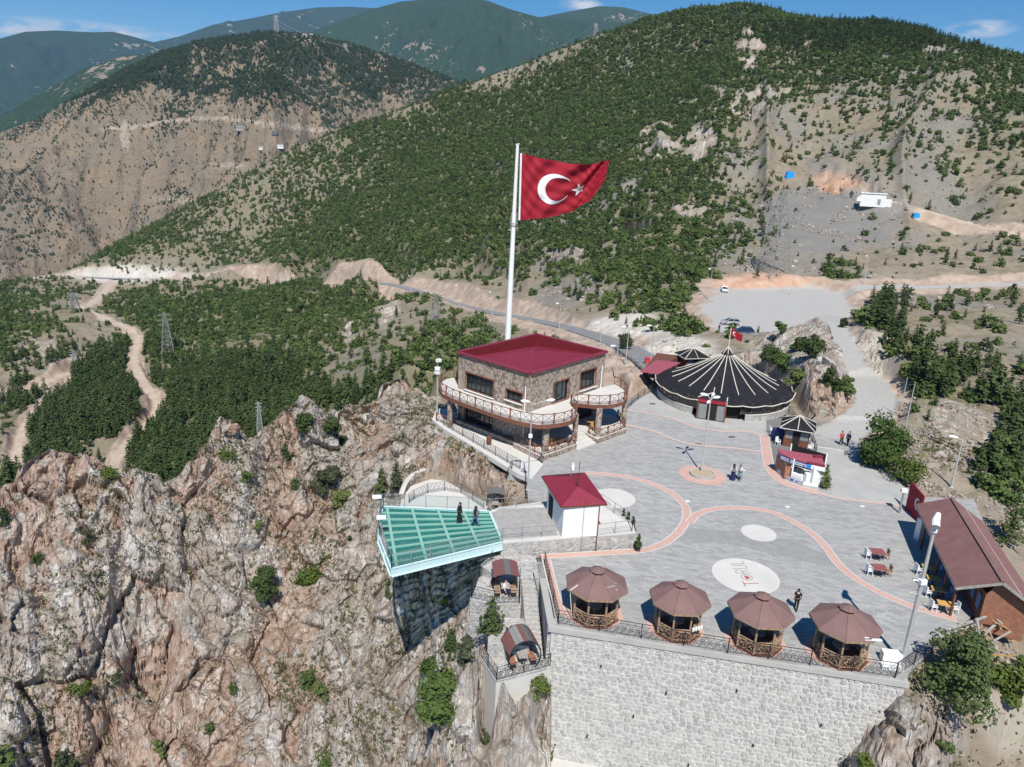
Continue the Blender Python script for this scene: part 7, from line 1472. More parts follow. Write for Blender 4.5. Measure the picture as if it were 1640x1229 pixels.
def big_flag():
    t = thing('national_flag', 'huge red flag with a white crescent and star streaming to the right of the flagpole', 'flag', Dr(834, 352, 103.2))
    top = np.array([(836, 246), (868, 254), (905, 261), (940, 264), (960, 261), (977, 255)], float); bot = np.array([(833, 353), (862, 350), (893, 346), (922, 337), (945, 320), (970, 288)], float)
    us = np.linspace(0, 1, len(top))
    def S(u, v, off=0.0):
        u = min(max(u, 0), 1); tpx = np.array([np.interp(u, us, top[:, 0]), np.interp(u, us, top[:, 1])]); b = np.array([np.interp(u, us, bot[:, 0]), np.interp(u, us, bot[:, 1])]); q = tpx+(b-tpx)*v
        p = Dr(q[0], q[1], 103.2); ph_ = u*9+v*3.0
        wv = 0.75*math.sin(ph_)*u**0.6+0.22*math.sin(u*21+v*7+1.5*math.sin(v*4))*u**.5+0.17*math.sin((u*2.0+v)*14-4+2*math.sin(u*6))*(1-0.5*u)*min(1, u*5+.2)+.05*math.sin((u*1.2-v)*31+3*math.sin(u*9))
        return p+np.array([0, wv+off, 0.10*math.sin(u*25+v*4)*u])
    nu_, nv_ = 90, 50; mb = MB(); vs = []
    for i in range(nu_+1):
        for j in range(nv_+1):
            u = i/nu_; v = j/nv_
            if i == nu_: u -= 0.012*abs(math.sin(j*1.9))+0.008*abs(math.sin(j*5.1))
            vs.append(S(u, v))
    mb.add(vs, [(i*(nv_+1)+j, (i+1)*(nv_+1)+j, (i+1)*(nv_+1)+j+1, i*(nv_+1)+j+1) for i in range(nu_) for j in range(nv_)]); obj('cloth', mb, 'flag_red', t, smooth=True)
    mb = MB(); mb.tube([S(0, v/10)+[-.12, 0, 0] for v in range(11)], .14, 8); obj('hoist_rope', mb, 'white_metal', t)
    # crescent and star in flag coordinates; the photograph stretches the cloth, so centres are read off it
    asp = 1.42
    for off in (-.05, .05):
        mb = MB(); n = 40; k = 5; vs = []
        for i in range(n+1):
            f = i/n; ao = R(33)+R(294)*f; ai = R(42)+R(276)*f; o_ = np.array([.34+.165*math.cos(ao), .50+.27*math.sin(ao)]); i2 = np.array([.378+.130*math.cos(ai), .50+.213*math.sin(ai)])
            for j in range(k+1): q = o_+(i2-o_)*j/k; vs.append(S(q[0], q[1], off))
        mb.add(vs, [(i*(k+1)+j, i*(k+1)+j+1, (i+1)*(k+1)+j+1, (i+1)*(k+1)+j) for i in range(n) for j in range(k)]); obj('crescent', mb, 'flag_white', t, smooth=True)
        mb = MB(); c = np.array([.585, .54]); pts = []
        for i in range(10): a = math.pi+i*math.pi/5; r_ = .13 if i % 2 == 0 else .052; pts.append(c+np.array([r_/asp*math.cos(a)*.9, r_*math.sin(a)*1.05]))
        for i in range(10):
            a, b = pts[i], pts[(i+1) % 10]; g = 4; base = [[S(*(c+(a+(b-a)*s/g-c)*r__/g), off) for s in range(g+1)] for r__ in range(g+1)]
            for r__ in range(g):
                for s in range(g): mb.add([base[r__][s], base[r__+1][s], base[r__+1][s+1], base[r__][s+1]], [(0, 1, 2, 3)])
        obj('star', mb, 'flag_white', t)
big_flag()
# ---- lattice pylons
def pylon(p, h, w_, label, sc_bar=.16, arms=True, group=None):
    t = thing('pylon', label, 'pylon', p, 0.4, group); B_ = lambda z: w_/2*(1-z/h)**.8+.35*w_/6; zs = [h*x for x in (0, .16, .31, .45, .58, .7, .81, .91, 1)]; cs = [(-1, -1), (1, -1), (1, 1), (-1, 1)]
    mb = MB(); br = MB()
    for z0, z1 in zip(zs[:-1], zs[1:]):
        a, b = B_(z0), B_(z1)
        for k in range(4):
            c, d = cs[k], cs[(k+1) % 4]; mb.bar((c[0]*a, c[1]*a, z0), (c[0]*b, c[1]*b, z1), sc_bar); br.bar((c[0]*a, c[1]*a, z0), (d[0]*b, d[1]*b, z1), sc_bar*.6); br.bar((d[0]*a, d[1]*a, z0), (c[0]*b, c[1]*b, z1), sc_bar*.6); br.bar((c[0]*b, c[1]*b, z1), (d[0]*b, d[1]*b, z1), sc_bar*.6)
    obj('tower', mb, 'grey_metal', t, local=True); obj('bracing', br, 'grey_metal', t, local=True)
    if arms:
        for z in (.72, .83, .94): mb = MB(); a = w_*.62; mb.bar((-a, 0, h*z), (a, 0, h*z), sc_bar); mb.bar((-a, 0, h*z), (0, 0, h*(z+.05)), sc_bar*.7); mb.bar((a, 0, h*z), (0, 0, h*(z+.05)), sc_bar*.7); obj('cross_arm', mb, 'grey_metal', t, local=True)
    return t
PY = {}
for i, (px, py, hp, w_, lab) in enumerate([(1236, 436, 116, 6.5, 'largest steel pylon on the stony slope above the car park'), (270, 570, 62, 3.2, 'steel pylon in the valley woods right of the winding dirt road'), (417, 692, 46, 1.6, 'slim steel pylon just behind the cliff crest'), (697, 512, 44, 2.4, 'steel pylon on the bank beside the road bend'),
    (122, 598, 30, 2.2, 'steel pylon left of the dirt road in the valley'), (122, 500, 26, 2.6, 'pylon on the left slope below the far road')]):
    p = g_(px, py, 10); r_ = np.linalg.norm(p-[0, 0, CH]); pylon(p, hp*r_/1180/.96, w_*r_/220*.9, lab, .17 if i == 0 else max(.08, r_*.0004))
for px, py, r_, hp, lab in ((953, 57, 668, 17, 'small pylon on the skyline ridge right of the flag'), (443, 52, 1900, 23, 'far pylon on the crest of the tan hill'), (553, 86, 1850, 15, 'far pylon on the tan hill below the crest houses')):
    pylon(Dr(px, py+2, r_), hp*r_/1180, 5*r_/1000, lab, r_*.0005)
def wire(a, b, sag, label, n=3, sep=2.5, r_=.1):
    t = thing('power_line', label, 'power line', a)
    for k in range(n):
        off = np.array([0, 0, -k*sep]); mb = MB(); mb.tube([a+(b-a)*f+off-[0, 0, sag*4*f*(1-f)] for f in np.linspace(0, 1, 15)], r_, 3); obj('wire', mb, 'grey_metal', t)
wire(Dr(953, 42, 668), Dr(553, 74, 1850), 70, 'power lines spanning from the skyline ridge pylon to the tan hill', 3, 7, .22); wire(Dr(553, 74, 1850), Dr(443, 32, 1900), 8, 'power lines between the two far pylons on the tan hill', 2, 9, .35)
# ---- far houses, tanks and tarps
def house(p, w_, d_, h, wall, roof, label, rz=.2, gab=.5):
    t = thing('house', label, 'house', np.array(p)-[0, 0, 2.5], rz); mb = MB(); mb.box((0, 0, h/2-.5), (w_, d_, h+1)); obj('wall', mb, wall, t, local=True)
    mb = MB(); e = .3; mb.add([(-w_/2-e, -d_/2-e, h), (w_/2+e, -d_/2-e, h), (w_/2+e, d_/2+e, h), (-w_/2-e, d_/2+e, h), (-w_/2-e, 0, h+gab*d_/2), (w_/2+e, 0, h+gab*d_/2)], [(0, 1, 5, 4), (2, 3, 4, 5), (0, 4, 3), (1, 2, 5), (3, 2, 1, 0)]); obj('roof', mb, roof, t, local=True)
    n = max(2, int(w_/3))
    for k in range(n): mb = MB(); mb.box((-w_/2+(k+.5)*w_/n, -d_/2-.02, h*.6), (w_/n*.4, .1, h*.3)); obj('window', mb, 'window_glass', t, local=True)
    return t
def onhill(px, py):
    x_, y_, z_, a_, b_, _ = LAYERS['hill201']; d = np.hypot(a_-px, b_-py); i = np.argmin(d); return np.array([x_.flat[i], y_.flat[i], z_.flat[i]])
house(onhill(387, 208), 18, 12, 8, 'weathered_wood', 'sheet_grey', 'dark three storey house below the pale road on the far hill'); house(onhill(448, 234), 17, 9, 5, 'white_paint', 'white_paint', 'long white house at the right of the far hamlet', .1, .1); house(onhill(440, 214), 9, 9, 4, 'sheet_grey', 'sheet_grey', 'small grey shed between the two far houses'); house(onhill(418, 236), 7, 7, 4, 'white_paint', 'sheet_pale', 'small pale hut left of the long white house')
house(onhill(487, 58), 11, 8, 6, 'white_paint', 'maroon_fade', 'left house on the crest of the far hill'); house(onhill(500, 58), 9, 8, 5, 'white_paint', 'white_paint', 'middle house on the crest of the far hill'); house(onhill(512, 60), 9, 8, 4, 'weathered_wood', 'sheet_grey', 'right house on the crest of the far hill')
p = g_(1396, 330, 8); t = thing('water_tank', 'white concrete water tank building on the scree above the car park', 'tank building', p, -.35); mb = MB(); mb.box((0, 0, 1.6), (9, 4, 5)); obj('wall', mb, 'white_paint', t, local=True); mb = MB(); mb.box((0, 0, 4.2), (9.6, 4.6, .3)); obj('roof', mb, 'white_paint', t, local=True); mb = MB(); mb.add([(-6, -2.2, 1), (-4.5, -2.2, 1), (-4.5, -2.2, 3.6), (-6, -2.2, 2.2)], [(0, 1, 2, 3)]); mb.box((5.6, -1.5, .8), (2.4, .3, 3)); obj('wing_wall', mb, 'white_paint', t, local=True); mb = MB(); mb.box((2.2, -2.03, 1.1), (1.1, .08, 2.1)); obj('door', mb, 'grey_metal', t, local=True)
t = fence([g_(1350, 318, 8), g_(1376, 326, 8)], 3, 'wire mesh fence left of the white water tank', 4, True, 'grey_metal', 'mesh_fence', False, .12)
for px, py, w_, h_, lab in ((1263, 285, 4.2, 2.8, 'bright blue tarpaulin covered stack at the left of the scree'), (1466, 348, 3.4, 1.4, 'small blue tarpaulin heap beside the dirt track')):
    p = g_(px, py, 8); t = thing('tarpaulin_stack', lab, 'tarpaulin', p, .3); mb = MB(); mb.add([(-w_/2, -1, -.5), (w_/2, -1, -.5), (w_/2, 1, -.5), (-w_/2, 1, -.5), (-w_/2*.9, -.8, h_), (w_/2*.8, -.7, h_*.9), (w_/2*.85, .8, h_*.95), (-w_/2*.8, .8, h_*.85)], [(0, 1, 5, 4), (1, 2, 6, 5), (2, 3, 7, 6), (3, 0, 4, 7), (4, 5, 6, 7)]); obj('sheet', mb, 'tarp_blue', t, local=True)
# ---- scrap timber pile below the long building
t = thing('timber_pile', 'jumble of old grey planks and frames leaning below the long brown building', 'timber pile', P(1590, 1030, -1)); rg_ = random.Random(9)
for i in range(46):
    a = P(rg_.uniform(1545, 1612), rg_.uniform(1000, 1050), rg_.uniform(-1.2, 0.6)); th_ = rg_.uniform(0, 3.14); L_ = rg_.uniform(.8, 2.6); d = np.array([math.cos(th_), math.sin(th_)*.6, rg_.uniform(-.4, .6)])*L_/2; mb = MB(); mb.bar(a-d, a+d, rg_.uniform(.06, .14), .04); obj('plank', mb, rg_.choice(['weathered_wood', 'weathered_wood', 'log_wood', 'yellow_wood']), t)
for a, b in ((P(1515, 1010, .2), P(1588, 985, .9)), (P(1515, 1016, -.3), P(1588, 993, .2)), (P(1588, 985, .9), P(1605, 1000, .8)), (P(1555, 1015, .8), P(1600, 1055, -1.5)), (P(1564, 990, 1.0), P(1572, 1040, -1)), (P(1603, 992, .9), P(1578, 1015, 0))): mb = MB(); mb.bar(a, b, .16, .1); obj('beam', mb, 'weathered_wood', t)
mb = MB(); mb.plate([P(1515, 1016, -.6), P(1588, 995, -.1), P(1588, 985, .9), P(1515, 1010, .2)], .04); obj('hoarding', mb, 'weathered_wood', t)

# ---- tables and chairs
def chair(label, mat, loc, rz, group=None, name='chair', w_=.46):
    t = thing(name, label, 'chair', loc, rz, group); mb = MB(); mb.box((0, 0, .44), (w_, w_, .05)); obj('seat', mb, mat, t, local=True); mb = MB(); mb.box((0, w_/2-.02, .72), (w_, .05, .5)); obj('backrest', mb, mat, t, local=True)
    for x in (-1, 1):
        for y in (-1, 1): mb = MB(); mb.bar((x*w_*.43, y*w_*.43, 0), (x*w_*.40, y*w_*.40, .43), .045); obj('leg', mb, mat, t, local=True)
        mb = MB(); mb.bar((x*w_*.46, -w_*.4, .64), (x*w_*.46, w_*.45, .66), .045); mb.bar((x*w_*.46, -w_*.4, .44), (x*w_*.46, -w_*.4, .64), .04); obj('armrest', mb, mat, t, local=True)
    return t
def table(label, loc, rz, top, l=1.1, w_=.8, group=None):
    t = thing('table', label, 'table', loc, rz, group); mb = MB(); mb.box((0, 0, .74), (l, w_, .05)); obj('tabletop', mb, top, t, local=True); mb = MB(); mb.bar((0, 0, 0.05), (0, 0, .72), .09); obj('pedestal', mb, 'black_iron', t, local=True)
    for a in (.7, 2.3, 3.9, 5.4): mb = MB(); mb.bar((0, 0, .05), (.36*math.cos(a), .3*math.sin(a), .03), .06, .05); obj('foot', mb, 'black_iron', t, local=True)
    return t
for i, (px, py, ds_) in enumerate([(1403, 896, 'upper'), (1406, 922, 'lower, glossier')]):
    c = P(px, py); table(ds_+' of the two red brown tables alone on the plaza', c, R(-5), 'red_tabletop', 1.05, 1.0); chair('white chair on the left of the '+ds_.split(',')[0]+' plaza table', 'white_paint', c+[-.72, .05, 0], R(90)); chair('wooden chair on the right of the '+ds_.split(',')[0]+' plaza table', 'log_wood', c+[.74, .05, 0], R(-90))
rows = [('nearest', .93), ('second nearest', .79), ('third nearest', .67), ('farthest', .55)]
for nm, f in rows:
    c = la+(lb-la)*f+lwd*.15; c = np.array([c[0]-.3, c[1], 0.02]); rz = math.atan2(lax[1], lax[0])-R(90)+R(180)
    table(nm+' of the yellow topped tables along the long brown building', c, rz, 'yellow_wood', 1.0, .7); chair('white chair on the plaza side of the '+nm+' yellow table', 'white_paint', c+[-.75, .1, 0], R(95)); chair('pale chair on the building side of the '+nm+' yellow table', 'blue_shutter' if f < .8 else 'white_paint', c+[.75, -.05, 0], R(-90))
chair('white plastic chair alone at the left of the black roofed kiosk', 'white_paint', P(1234, 694), R(100)); chair('white plastic chair in front of the blue draped stack', 'white_paint', P(1245, 713), R(30)); chair('white plastic chair right of the black roofed kiosk', 'white_paint', P(1294, 709), R(-80)); chair('second white plastic chair right of the black roofed kiosk', 'white_paint', P(1297, 723), R(-60))
t = thing('draped_stack', 'heap of tables draped in dark blue cloth left of the black roofed kiosk', 'draped tables', P(1246, 704), .15); mb = MB(); rg_ = random.Random(4); mb.add([(x*.55+rg_.uniform(-.06, .06), y*.9+rg_.uniform(-.06, .06), z) for z, k in ((0, 1), (.6, .95), (1.25, .8)) for x, y in ((-k, -k), (0, -k*1.1), (k, -k), (k*1.1, 0), (k, k), (0, k), (-k, k), (-k*1.1, 0))], [(j*8+i, j*8+(i+1) % 8, (j+1)*8+(i+1) % 8, (j+1)*8+i) for j in range(2) for i in range(8)]+[tuple(range(16, 24))]); obj('cloth', mb, 'blue_cloth', t, local=True)
for lab, p in (('wooden table on the left patio of the stone building', P(893, 713, .64)), ('yellow wooden table at the entrance of the right patio', P(945, 684, .64))): table(lab, p, .7, 'yellow_wood', .9, .7)
chair('yellow wooden chair on the left patio', 'yellow_wood', P(884, 716, .64), .7); chair('yellow wooden chair at the entrance of the right patio', 'yellow_wood', P(950, 689, .64), .7)

# ---- cars
def car(loc, rz, mat, label, hatch=True, suv=0.0):
    t = thing('car', label, 'car', loc, rz); L_, Wd, H_ = 4.2, 1.74, 1.46+suv
    prof = [(-2.1, .35), (-2.08, .75), (-1.95, .88), (-1.2, .98), (-.55, 1.35+suv), (-.2, H_), (1.1, H_-.02), (1.65, 1.30+suv), (1.98, .98), (2.08, .85), (2.1, .38), (1.7, .25), (-1.7, .25)]
    body = [(-2.1, .35), (-2.08, .72), (-1.95, .84), (-1.15, .95), (1.98, .98), (2.08, .85), (2.1, .38), (1.7, .25), (-1.7, .25)]
    mb = MB(); n = len(body); vs = []
    for y, k in ((-Wd/2+.06, .97), (-Wd/2, 1), (Wd/2, 1), (Wd/2-.06, .97)):
        vs += [(x*(k if abs(x) > 1.9 else 1), y if abs(y) == Wd/2 else y*1.0, z) for x, z in body]
    # sides bulge: inner rings narrower at the top
    vs = [(x, y*(1-.05*max(0, (z-.6))), z) for x, y, z in vs]
    mb.add(vs, [(j*n+i, j*n+(i+1) % n, (j+1)*n+(i+1) % n, (j+1)*n+i) for j in range(3) for i in range(n)]+[tuple(range(n-1, -1, -1)), tuple(3*n+i for i in range(n))]); b = obj('body', mb, mat, t, local=True)
    lo = [(-1.2, -.8), (1.95, -.8), (1.95, .8), (-1.2, .8)]; up_ = [(-.35, -.62), (1.45, -.62), (1.45, .62), (-.35, .62)]; zb, zt = .95, H_-.06
    mb = MB(); mb.add([(x, y, zb) for x, y in lo]+[(x, y, zt) for x, y in up_], [(0, 1, 5, 4), (1, 2, 6, 5), (2, 3, 7, 6), (3, 0, 4, 7)]); obj('windows', mb, 'window_glass', t, local=True)
    mb = MB(); mb.add([(x*1.02, y*1.02, zt) for x, y in up_]+[(x*.92, y*.9, H_) for x, y in up_], [(0, 1, 5, 4), (1, 2, 6, 5), (2, 3, 7, 6), (3, 0, 4, 7), (4, 5, 6, 7)]); obj('roof', mb, mat, t, local=True)
    mb = MB()
    for s in (-1, 1):
        for (x0, x1) in ((-1.2, -.35), (1.95, 1.45)): mb.bar((x0, s*.8, zb), (x1, s*.62, zt), .08)
        mb.bar((.5, s*.81, zb), (.5, s*.64, zt), .08)
    obj('pillar', mb, mat, t, local=True)
    for x in (-1.32, 1.3):
        for s in (-1, 1):
            mb = MB(); mb.tube([(x, s*(Wd/2-.2), .32), (x, s*(Wd/2+.01), .32)], .32, 16); wl = obj('wheel', mb, 'tyre', t, local=True); mb = MB(); mb.tube([(x, s*(Wd/2-.02), .32), (x, s*(Wd/2+.03), .32)], .19, 10); obj('rim', mb, 'rim', wl, local=True)
    for s in (-1, 1):
        mb = MB(); mb.box((-2.04, s*.62, .72), (.14, .34, .16)); obj('headlight', mb, 'lamp_glass', t, local=True); mb = MB(); mb.box((2.05, s*.66, .82), (.1, .26, .22)); obj('tail_light', mb, 'tail_red', t, local=True)
        mb = MB(); mb.box((-.85, s*.98, 1.02), (.14, .2, .13)); obj('mirror', mb, mat, t, local=True)
    return t
car(P(1160, 467, -3.98), R(80), 'car_white', 'white car parked alone under the orange bank at the far edge of the car park'); car(P(1170, 520, -3.98), R(-4), 'car_silver', 'silver hatchback parked at the left of the car park')
car(P(1191, 535, -3.98), R(-6), 'car_blue', 'dark blue car with a shining roof parked between the silver and black cars', suv=.12); car(P(1200, 548, -3.98), R(10), 'car_black', 'black car nearest the rocky outcrop')

# ---- people
def skin(name, V, E_, rad, mat, t, lv=1):
    me = bpy.data.meshes.new(name); me.from_pydata([tuple(map(float, v)) for v in V], E_, []); me.materials.append(MATS[mat]); o = bpy.data.objects.new(name, me); COL.objects.link(o); o.parent = t
    md = o.modifiers.new('skin', 'SKIN'); md.use_smooth_shade = True
    if not me.skin_vertices: me.skin_vertices.new() if hasattr(me.skin_vertices, 'new') else None
    if me.skin_vertices:
        for i, r_ in enumerate(rad): me.skin_vertices[0].data[i].radius = (r_, r_) if not isinstance(r_, tuple) else r_
        me.skin_vertices[0].data[0].use_root = True
    if lv: s = o.modifiers.new('sub', 'SUBSURF'); s.levels = lv; s.render_levels = lv
    return o
def person(loc, rz, label, top='cloth_black', bottom='cloth_black', hair='hair_dark', stride=.25, skirt=None, scarf=None, seated=False, arm=0.0, coat=None, sc=1.0, group=None, bag=False):
    t = thing('person', label, 'person', loc, rz, group); t.scale = (sc, sc, sc); dz = -.46 if seated else 0
    pel = (0, 0, .95+dz); V = [pel, (0, .01, 1.15+dz), (0, 0, 1.36+dz), (0, -.01, 1.48+dz), (0, -.03, 1.56+dz), (0, -.03, 1.66+dz), (0, -.02, 1.73+dz), (0, -.14, 1.61+dz)]
    rad = [.13, .115, (.15, .11), .055, .075, .098, .06, .018]; E_ = [(0, 1), (1, 2), (2, 3), (3, 4), (4, 5), (5, 6), (5, 7)]
    J = {}
    for s, sg in ((-1, 1), (1, -1)):
        sh = (s*.185, 0, 1.42+dz); sw = stride*.6*sg
        el = (s*.235, -sw*.4-arm*.08, 1.15+dz); wr = (s*.22, -sw-.05-arm*.32, .93+dz+arm*.22); hd = (s*.215, -sw-.09-arm*.38, .86+dz+arm*.26)
        b = len(V); V += [sh, el, wr, hd]; rad += [.06, .042, .03, .034]; E_ += [(2, b), (b, b+1), (b+1, b+2), (b+2, b+3)]
        # five fingers, the thumb leaving the side of the palm
        for k in range(4):
            fx = hd[0]+(k-1.5)*.017; ln = (.062, .075, .07, .055)[k]; c = len(V); V += [(fx, hd[1]-.012, hd[2]-.035), (fx-s*.006, hd[1]-.03, hd[2]-.035-ln)]; rad += [.009, .007]; E_ += [(b+3, c), (c, c+1)]
        c = len(V); V += [(hd[0]-s*.03, hd[1]-.03, hd[2]-.02)]; rad += [.009]; E_ += [(b+2, c)]
        hp = (s*.095, 0, .9+dz)
        if seated: kn = (s*.12, -.45, .50); an = (s*.12, -.45, .09); to = (s*.13, -.6, .04)
        else: kn = (s*.10, -stride*.42*sg*-1-.03, .5); an = (s*.10, stride*.95*sg+.04*(sg < 0), .09+(.05 if sg > 0 and stride > .1 else 0)); to = (s*.11, an[1]-.15, .035)
        b = len(V); V += [hp, kn, an, to]; rad += [.09, .058, .04, .035]; E_ += [(0, b), (b, b+1), (b+1, b+2), (b+2, b+3)]; J[s] = (sh, el, wr, hp, kn, an, to)
    skin('body', V, E_, rad, 'skin', t)
    # shirt
    V2 = [V[0], V[1], V[2], (0, 0, 1.46+dz)]; r2 = [(.185, .150), (.175, .145), (.205, .15), .08]; E2 = [(0, 1), (1, 2), (2, 3)]
    for s in (-1, 1): b = len(V2); sh, el, wr = J[s][:3]; end = tuple(np.array(el)*.4+np.array(wr)*.6) if top != 'cloth_black' else tuple(np.array(sh)*.25+np.array(el)*.75); V2 += [sh, el, wr] if top != 'cloth_black' or scarf else [sh, end, end]; r2 += [.078, .062, .048]; E2 += [(2, b), (b, b+1), (b+1, b+2)] if top != 'cloth_black' or scarf else [(2, b), (b, b+1)]
    if not (top != 'cloth_black' or scarf):
        keep = [i for i in range(len(V2)) if not (i in (6, 9))]; mp_ = {o_: n_ for n_, o_ in enumerate(keep)}; E2 = [(mp_[a], mp_[b]) for a, b in E2]; V2 = [V2[i] for i in keep]; r2 = [r2[i] for i in keep]
    skin('coat' if coat else 'shirt', V2, E2, r2, top, t)
    if skirt:
        mb = MB(); z1 = 1.02+dz; prof = [(.16, z1), (.2, .8+dz*.8), (.25, .45), (.30, .10)] if skirt == 'long' else [(.17, z1), (.21, .8), (.25, .52)]
        mb.lathe([(r_*1.0, z) for r_, z in prof], (0, 0, 0), 14); vs = mb.v; mb.v = [(x*(1+.06*math.sin(7*math.atan2(y, x))), y*(.85+.06*math.sin(5*x*20)), z) for x, y, z in vs]; obj('skirt', mb, coat or bottom, t, local=True, smooth=True)
    V3 = [V[0]]; r3 = [(.16, .13)]; E3 = []
    for s in (-1, 1): b = len(V3); hp, kn, an = J[s][3:6]; V3 += [hp, kn, an]; r3 += [.105, .078, .065]; E3 += [(0, b), (b, b+1), (b+1, b+2)]
    skin('trousers', V3, E3, r3, bottom, t)
    for s in (-1, 1): an, to = J[s][5:7]; mb = MB(); mb.bar((an[0], an[1]+.05, an[2]-.045), (to[0], to[1]-.02, to[2]), .09, .07); obj('shoe', mb, 'cloth_black' if bottom != 'cloth_navy' else 'cloth_grey', t, local=True)
    mb = MB(); r_ = .118 if not scarf else .135; c = (0, .012, 1.665+dz); n = 10; vs = []
    for j in range(6):
        th = math.pi*.62*j/5 if not scarf else math.pi*.8*j/5
        for k in range(n): a = 2*math.pi*k/n; q = (c[0]+r_*math.sin(th)*math.cos(a)*.9, c[1]+r_*math.sin(th)*math.sin(a), c[2]+r_*math.cos(th)*1.08); fr = q[1] < -.055 and q[2] < 1.70+dz; vs.append((q[0], q[1]+(.07 if fr else 0), q[2]))
    mb.add(vs, [(j*n+k, j*n+(k+1) % n, (j+1)*n+(k+1) % n, (j+1)*n+k) for j in range(5) for k in range(n)]); obj('headscarf' if scarf else 'hair', mb, scarf or hair, t, local=True, smooth=True)
    if scarf: mb = MB(); mb.lathe([(.07, 1.56+dz), (.15, 1.46+dz), (.2, 1.36+dz)], (0, 0, 0), 12); obj('scarf_drape', mb, scarf, t, local=True, smooth=True)
    if bag: mb = MB(); mb.box((.0, .2, 1.2+dz), (.28, .14, .38)); obj('backpack', mb, 'cloth_grey', t, local=True)
    for s in (-1, 1): mb = MB(); mb.lathe([(0, -.009), (.009, 0), (0, .009)], (s*.036, -.122, 1.655+dz), 6); obj('eye', mb, 'hair_dark', t, local=True)
    return t
person(P(1274, 977), R(150), 'man in a black t-shirt and dark trousers walking past the third gazebo', stride=.3)
person(P(1173, 769), R(170), 'woman in a long navy skirt and dark headscarf, left of a pair on the plaza', top='cloth_white', bottom='cloth_navy', skirt='long', scarf='cloth_black', stride=.12, bag=True)
person(P(1184, 769), R(100), 'woman in a white top and grey teal coat, right of a pair on the plaza', top='cloth_white', bottom='cloth_black', skirt='short', coat='cloth_teal', scarf='cloth_grey', stride=.15, arm=.9)
person(P(1346, 713), R(10), 'person in a red shirt and black trousers standing on the gravel road line', top='cloth_red', stride=.1); person(P(1357, 714), R(-60), 'person in dark clothes beside the one in red', top='cloth_navy', stride=.12)
person(P(736, 836, GZ_), R(-60), 'woman in a long black robe and headscarf on the glass deck', skirt='long', scarf='cloth_black', stride=.2); person(P(761, 842, GZ_), R(-110), 'person in a black jacket, headscarf and blue jeans striding on the glass deck', bottom='cloth_jeans', scarf='cloth_black', stride=.38, bag=True)
person(P(1151, 532, -3.98), R(20), 'tiny figure in dark clothes at the edge of the car park', top='cloth_navy', stride=.2)
person(P(806, 950, -.75)+[.1, -.2, 0], R(60), 'person in a white shirt seated in the upper landing shelter', top='cloth_white', bottom='cloth_navy', seated=True); person(P(800, 940, -.75)+[-.25, .3, 0], R(-40), 'person in dark blue seated behind in the upper landing shelter', top='cloth_navy', bottom='cloth_black', seated=True)
person(P(796, 812, -4.1)+[0, .2, 0], R(20), 'person in a pale shirt seated in the small grey shelter', top='cloth_white', bottom='cloth_jeans', seated=True)
person(P(899, 712, .64)+[.9, .3, 0], R(200), 'person in a lilac top seated on the left patio', top='cloth_grey', seated=True)
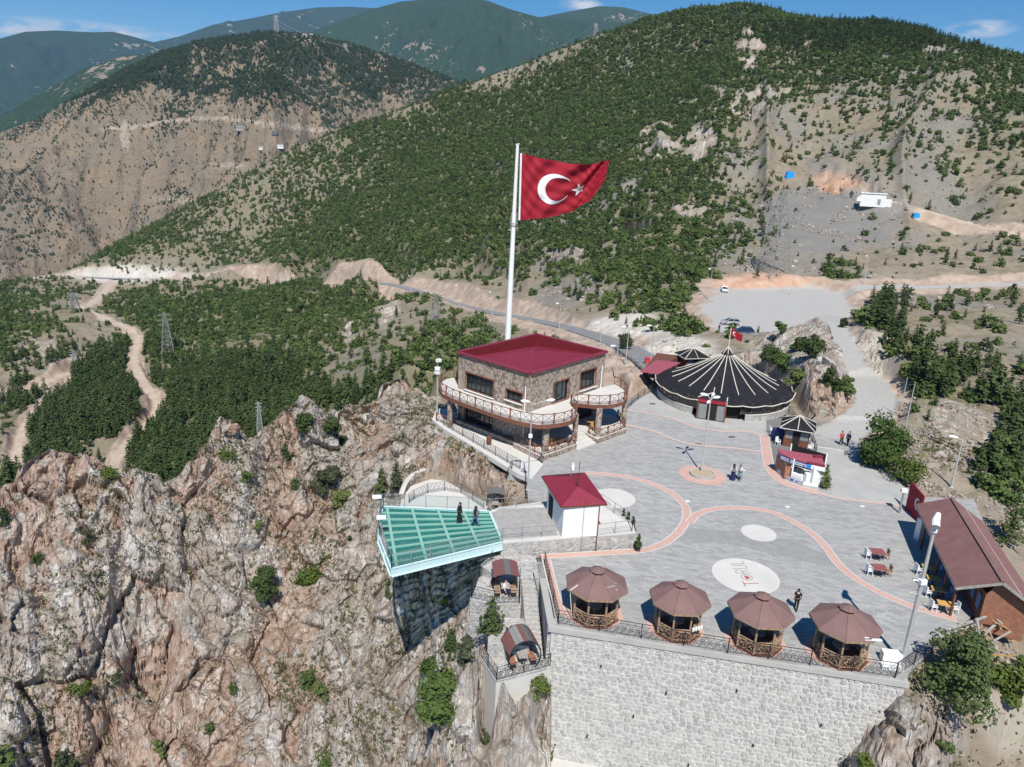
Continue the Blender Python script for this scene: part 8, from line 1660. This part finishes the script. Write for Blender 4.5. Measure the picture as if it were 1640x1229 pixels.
# ---- boulders near the wall and on the crest
def boulder(p, s, label, seed, mat='ground_rock'):
    bm = bmesh.new(); bmesh.ops.create_icosphere(bm, subdivisions=5, radius=1.0); co = np.array([v.co[:] for v in bm.verts]); f1, f2, hc = worley(co[:, 0]*1.3+seed, co[:, 1]*1.3, co[:, 2]*1.3, seed); n = fbm(co[:, 0]*2+seed, co[:, 1]*2, co[:, 2]*2, 4, seed)
    h1, h2, hcc = worley(co[:, 0]*3.3+seed, co[:, 1]*3.3, co[:, 2]*2.6, seed+9)
    r_ = 1+(hc-.5)*.4-(1-sst(0, .15, f2-f1))*.10+n*.22
    for v, k in zip(bm.verts, r_-(1-sst(0, .12, h2-h1))*.05+(hcc-.5)*.12): v.co = Vector((v.co.x*k*s[0], v.co.y*k*s[1], v.co.z*k*s[2]))
    me = bpy.data.meshes.new('boulder'); bm.to_mesh(me); bm.free(); me.materials.append(MATS[mat]); o = bpy.data.objects.new('boulder', me); COL.objects.link(o); o.location = [float(c) for c in p]; tag(o, label, 'boulder'); return o
def rock_mat():
    m, t, b = nmat('ground_rock'); v = wvec(t); n = noise(t, 1.1, 9, v, .72, .5); n2 = noise(t, .35, 5, v)
    g = ramp(t, n, [(.32, (.19, .16, .14)), (.46, (.40, .36, .32)), (.62, (.60, .57, .53))]); r_ = ramp(t, n, [(.32, (.20, .12, .085)), (.5, (.36, .23, .165)), (.68, (.50, .38, .30))]); t.links.new(mixc(t, ramp(t, n2, [(.46, 0.), (.56, 1.)]), g, r_), b.inputs['Base Color']); b.inputs['Roughness'].default_value = .95; bump(t, b, n, .9, .5)
rock_mat()
for px, py, z, s, lab in ((1455, 1150, -3.4, (1.5, 1.2, 1.3), 'big fractured boulder below the fence corner at the right foot of the wall'), (782, 985, -2.6, (1.15, 1.3, 1.5), 'rounded grey banded boulder left of the upper landing'), (370, 688, 0, None, 'pale flat boulder perched on the middle of the crest'), (1635, 1000, 0, None, 'pink boulder beside the long building at the right edge')):
    if s is None: boulder(g_(px, py, 9), (.9, .8, .6), lab, px % 13)
    else: boulder(P(px, py, z), s, lab, px % 13)
# ---------------------------------------------------------------- haze
def haze():
    m = bpy.data.materials.new('haze'); m.use_nodes = True; t = m.node_tree; t.nodes.clear()
    v = t.nodes.new('ShaderNodeVolumePrincipled'); v.inputs['Density'].default_value = 5.0e-5; v.inputs['Color'].default_value = (0.40, 0.66, 1.0, 1); v.inputs['Anisotropy'].default_value = 0.0
    o = t.nodes.new('ShaderNodeOutputMaterial'); t.links.new(v.outputs[0], o.inputs['Volume'])
    MATS['haze'] = m
    mb = MB(); mb.box((0, 4400, 390), (22000, 10400, 1640))
    h = obj('haze', mb, 'haze'); h['kind'] = 'stuff'; h['label'] = 'thin blue haze in the mountain air'; h['category'] = 'haze'
haze()
